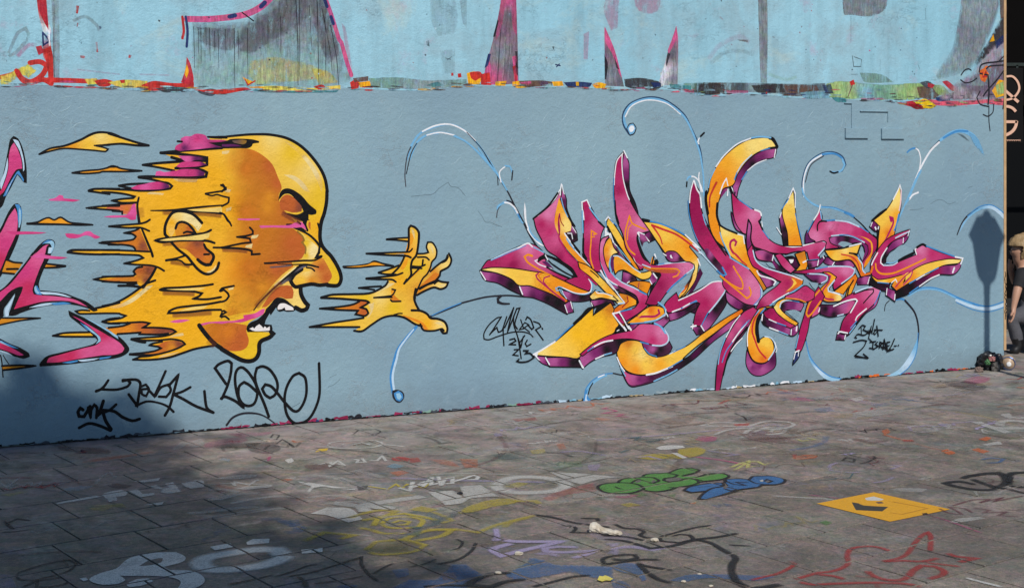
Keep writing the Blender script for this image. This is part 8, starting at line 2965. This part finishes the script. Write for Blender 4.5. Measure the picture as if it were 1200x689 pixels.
garment('trousers', M_JEAN, lambda c: is_leg(c) and not is_shoe(c) and c.z < zc['waist'].z, 0.014)
garment('t_shirt', M_TEE, is_tee, 0.012)
for s_ in 'LR':
    garment('shoe', M_SHOE, lambda c: is_shoe(c) and near(c, 'an' + s_, 'to' + s_)[0] < 0.085, 0.012)
hv, hf = [], []
bm = bmesh.new()
bmesh.ops.create_icosphere(bm, subdivisions=4, radius=1)
for v in bm.verts:
    c = v.co.copy()
    s = 1 + 0.16 * noise.noise(c * 2.3 + Vector((4, 1, 2))) + 0.07 * noise.noise(Vector((c.x * 12, c.y * 12, c.z * 2.5)))
    v.co = hc + Vector((0.022 + c.x * 0.112 * s, c.y * 0.105 * s, 0.040 + c.z * 0.118 * s))
dele = [v for v in bm.verts if (v.co.x < hc.x - 0.012 and v.co.z < hc.z + 0.048) or v.co.z < hc.z - 0.10]
bmesh.ops.delete(bm, geom=dele, context='VERTS')
bmobj('hair', bm, M_HAIR, person, True)
for s in (-1, 1):
    bm = bmesh.new()
    bmesh.ops.create_icosphere(bm, subdivisions=2, radius=0.011)
    for v in bm.verts: v.co += hc + Vector((-0.078, s * 0.034, 0.018))
    bmobj('eye', bm, M_EYE, person, True)
# low block it sits on
sb = pj(1214, 380)
bm = bmesh.new()
add_box(bm, sb.x - 0.10, sb.x + 0.9, PY - 0.26, PY + 0.30, 0, 0.215, 0.012)
seat = bmobj('stone_block', bm, simple('weathered_stone', (0.10, 0.09, 0.08), 0.85, 0, 18, 0.3, 0.4))
tag(seat, 'low stone block under the seated person at the right edge', 'block')

# ------------------------------------------------------------------ rubbish at the wall's right foot
def gp(px, py):
    d = 1684 * CAM_H / (py - 180)
    return Vector(((px - 600) / 1684 * d, d, 0))


def crumple(name, centre, size, mat, label, cat, seed, sub=4, amp=0.35, freq=2.2, group=None):
    bm = bmesh.new()
    bmesh.ops.create_icosphere(bm, subdivisions=sub, radius=1)
    off = Vector((seed * 3.1, seed * 1.7, seed))
    for v in bm.verts:
        c = v.co.copy()
        r = 1 + amp * noise.noise(c * freq + off) + amp * 0.5 * abs(noise.noise(c * freq * 2.7 + off)) - amp * 0.25
        v.co = Vector((c.x * size[0], c.y * size[1], c.z * size[2])) * r
        if v.co.z < -size[2] * 0.72: v.co.z = -size[2] * 0.72
    o = bmobj(name, bm, mat)
    o.location = (centre.x, centre.y, centre.z + size[2] * 0.72)
    tag(o, label, cat, group)
    return o


M_BAG = simple('black_bin_bag', (0.015, 0.014, 0.016), 0.32)
M_GRN = simple('green_wrapper', (0.06, 0.17, 0.06), 0.5)
M_RED = simple('faded_red_wrapper', (0.30, 0.12, 0.11), 0.6)
M_DUST = simple('dusty_rag', (0.17, 0.12, 0.10), 0.9, 0, 30, 0.4)
b0 = gp(1158, 434)
crumple('rubbish_bag', gp(1161, 433.0), (0.105, 0.07, 0.085), M_BAG, 'small crumpled black rubbish bag against the wall corner', 'rubbish bag', 1)
g_ = gp(1156, 434.5)
crumple('crumpled_wrapper', g_ + Vector((0, -0.03, 0.055)), (0.022, 0.018, 0.026), M_GRN, 'crumpled green wrapper on the black rubbish bag', 'wrapper', 2, 3, 0.5)
crumple('crumpled_wrapper', g_ + Vector((0.035, -0.03, 0.085)), (0.028, 0.02, 0.022), M_RED, 'crumpled faded red wrapper topmost on the rubbish bag', 'wrapper', 3, 3, 0.5)
crumple('crumpled_rag', gp(1147.5, 436), (0.035, 0.03, 0.026), M_DUST, 'dusty brown rag left of the black rubbish bag', 'rag', 5, 3, 0.5)
crumple('crumpled_rag', gp(1167, 435), (0.035, 0.03, 0.045), simple('grey_rag', (0.12, 0.11, 0.10), 0.9, 0, 30, 0.4), 'grey rag between the rubbish bag and the paint tin', 'rag', 6, 3, 0.5)
tp = gp(1181.5, 432.5)
tin = empty('paint_tin', (tp.x, tp.y, 0.055), 0)
tag(tin, 'blue paint tin lying on its side at the wall corner', 'paint tin')
rot = (Vector((0.0, 0, 0)) - Vector((tp.x, tp.y, -1.2))).to_track_quat('Z', 'Y').to_matrix().to_4x4()
rot = Matrix.Rotation(math.radians(-18), 4, 'Z') @ Matrix.Rotation(math.radians(90), 4, 'X')
bm = bmesh.new()
add_lathe(bm, [(0.050, -0.07), (0.0545, -0.068), (0.0545, -0.062), (0.052, -0.058), (0.052, 0.052), (0.0545, 0.056), (0.0545, 0.062)], 28, mat=rot)
bmobj('can_body', bm, simple('tan_tin_label', (0.42, 0.30, 0.20), 0.4, 0, 20, 0.3), tin, True)
bm = bmesh.new()
add_lathe(bm, [(0.0535, 0.056), (0.0545, 0.066), (0.051, 0.068), (0.050, 0.061), (0.001, 0.061)], 28, mat=rot)
bmobj('can_bottom', bm, simple('blue_tin_metal', (0.05, 0.11, 0.30), 0.3, 0.4), tin, False)
bm = bmesh.new()
bmesh.ops.create_icosphere(bm, subdivisions=2, radius=0.02)  # white blob painted in as the highlight on the tin's end
for v in bm.verts: v.co = rot @ Vector((v.co.x + 0.004, v.co.y - 0.006, 0.064 + v.co.z * 0.16))
bmobj('painted_glint', bm, simple('glint_white', (0.8, 0.8, 0.8), 0.3), tin, True)

# ------------------------------------------------------------------ litter on the paving
M_CLOTH, nt, nd, lk, bs = new_mat('off_white_plastic')
tc = nd.new('ShaderNodeTexCoord')
n1 = noise_tex(nt, tc.outputs['Object'], 22, 4, 0.6)
lk.new(mix_col(nt, ramp(nt, n1.outputs[0], [(0.35, 0.0), (0.65, 1.0)]), (0.60, 0.56, 0.48), (0.46, 0.39, 0.29)), bs.inputs['Base Color'])
bs.inputs['Roughness'].default_value = 0.5
pa, pb = gp(691, 624), gp(729, 627)
bm = bmesh.new()
ax = (pb - pa)
Lb = ax.length
ax.normalize()
sd = Vector((-ax.y, ax.x, 0))
prof = [(0.0, .014, .018), (0.02, .022, .026), (0.10, .026, .028), (0.20, .027, .029), (0.27, .030, .024), (0.34, .028, .020), (0.46, .031, .018), (0.57, .026, .0165), (0.66, .028, .015), (0.73, .018, .014), (0.80, .024, .015), (0.88, .021, .013), (0.95, .024, .010), (1.0, .010, .006)]
rings = []
for k, (t, w, h) in enumerate((t, w * 0.82, h * 0.82) for t, w, h in prof):
    ring = []
    for i in range(18):
        a = 2 * math.pi * i / 18
        r = 1 + 0.30 * noise.noise(Vector((t * 16, math.cos(a) * 2.6, math.sin(a) * 2.6))) + 0.10 * noise.noise(Vector((t * 50, math.cos(a) * 6, math.sin(a) * 6)))
        p = pa + ax * (t * Lb) + sd * (w * r * math.cos(a) + 0.008 * math.sin(t * 7)) + Vector((0, 0, max(0.004, h + h * r * math.sin(a))))
        ring.append(bm.verts.new(p))
    rings.append(ring)
for a, b in zip(rings, rings[1:]):
    for i in range(18):
        bm.faces.new((a[i], a[(i + 1) % 18], b[(i + 1) % 18], b[i]))
bm.faces.new(list(reversed(rings[0])))
bm.faces.new(rings[-1])
bo_ = bmobj('crushed_bottle', bm, M_CLOTH, None, False)
tag(bo_, 'crushed off-white plastic bottle lying on the black scrawl', 'bottle')

lp = gp(708.5, 680)
bm = bmesh.new()
out = [(-.030, -.012), (-.020, .020), (-.006, .016), (.004, .026), (.020, .012), (.034, -.004), (.022, -.016), (.004, -.012), (-.012, -.022)]
vsx = [bm.verts.new((lp.x + x, lp.y + y * 1.3, 0.008 + 0.10 * abs(x) * 0.5 + 0.004 * math.sin(40 * y))) for x, y in out]
cv = bm.verts.new((lp.x, lp.y, 0.007))
for i in range(len(vsx)):
    bm.faces.new((cv, vsx[i], vsx[(i + 1) % len(vsx)]))
r = bmesh.ops.extrude_face_region(bm, geom=bm.faces[:])
for v in [g for g in r['geom'] if isinstance(g, bmesh.types.BMVert)]: v.co.z += 0.0012
tag(bmobj('fallen_leaf', bm, simple('yellow_leaf', (0.62, 0.52, 0.10), 0.55, 0, 60, 0.3)), 'fallen yellow leaf on the blue paint at the bottom edge', 'leaf')
for (x, y, s, lab) in ((608, 650, 0.016, 'pale stone chip on the lavender zigzag'), (584, 672, 0.012, 'white cigarette end on the black scrawl at the bottom'), (820, 673, 0.007, 'tiny white crumb on the blue stroke right of the black scrawl'),
                       (801, 682, 0.009, 'white crumb near the bottom edge under the blue stroke'), (833, 687, 0.008, 'white crumb at the bottom edge left of the red scrawl'), (539, 579, 0.013, 'small dark pebble on the pale block letters'), (767, 634, 0.016, 'pale scrap beside the black scrawl loops')):
    mt = M_CLOTH if 'dark' not in lab else M_BAG
    crumple('litter_scrap', gp(x, y), (s * 1.3, s, s * 0.6), mt, lab, 'litter', x % 17, 2, 0.4, group='litter on the paving')
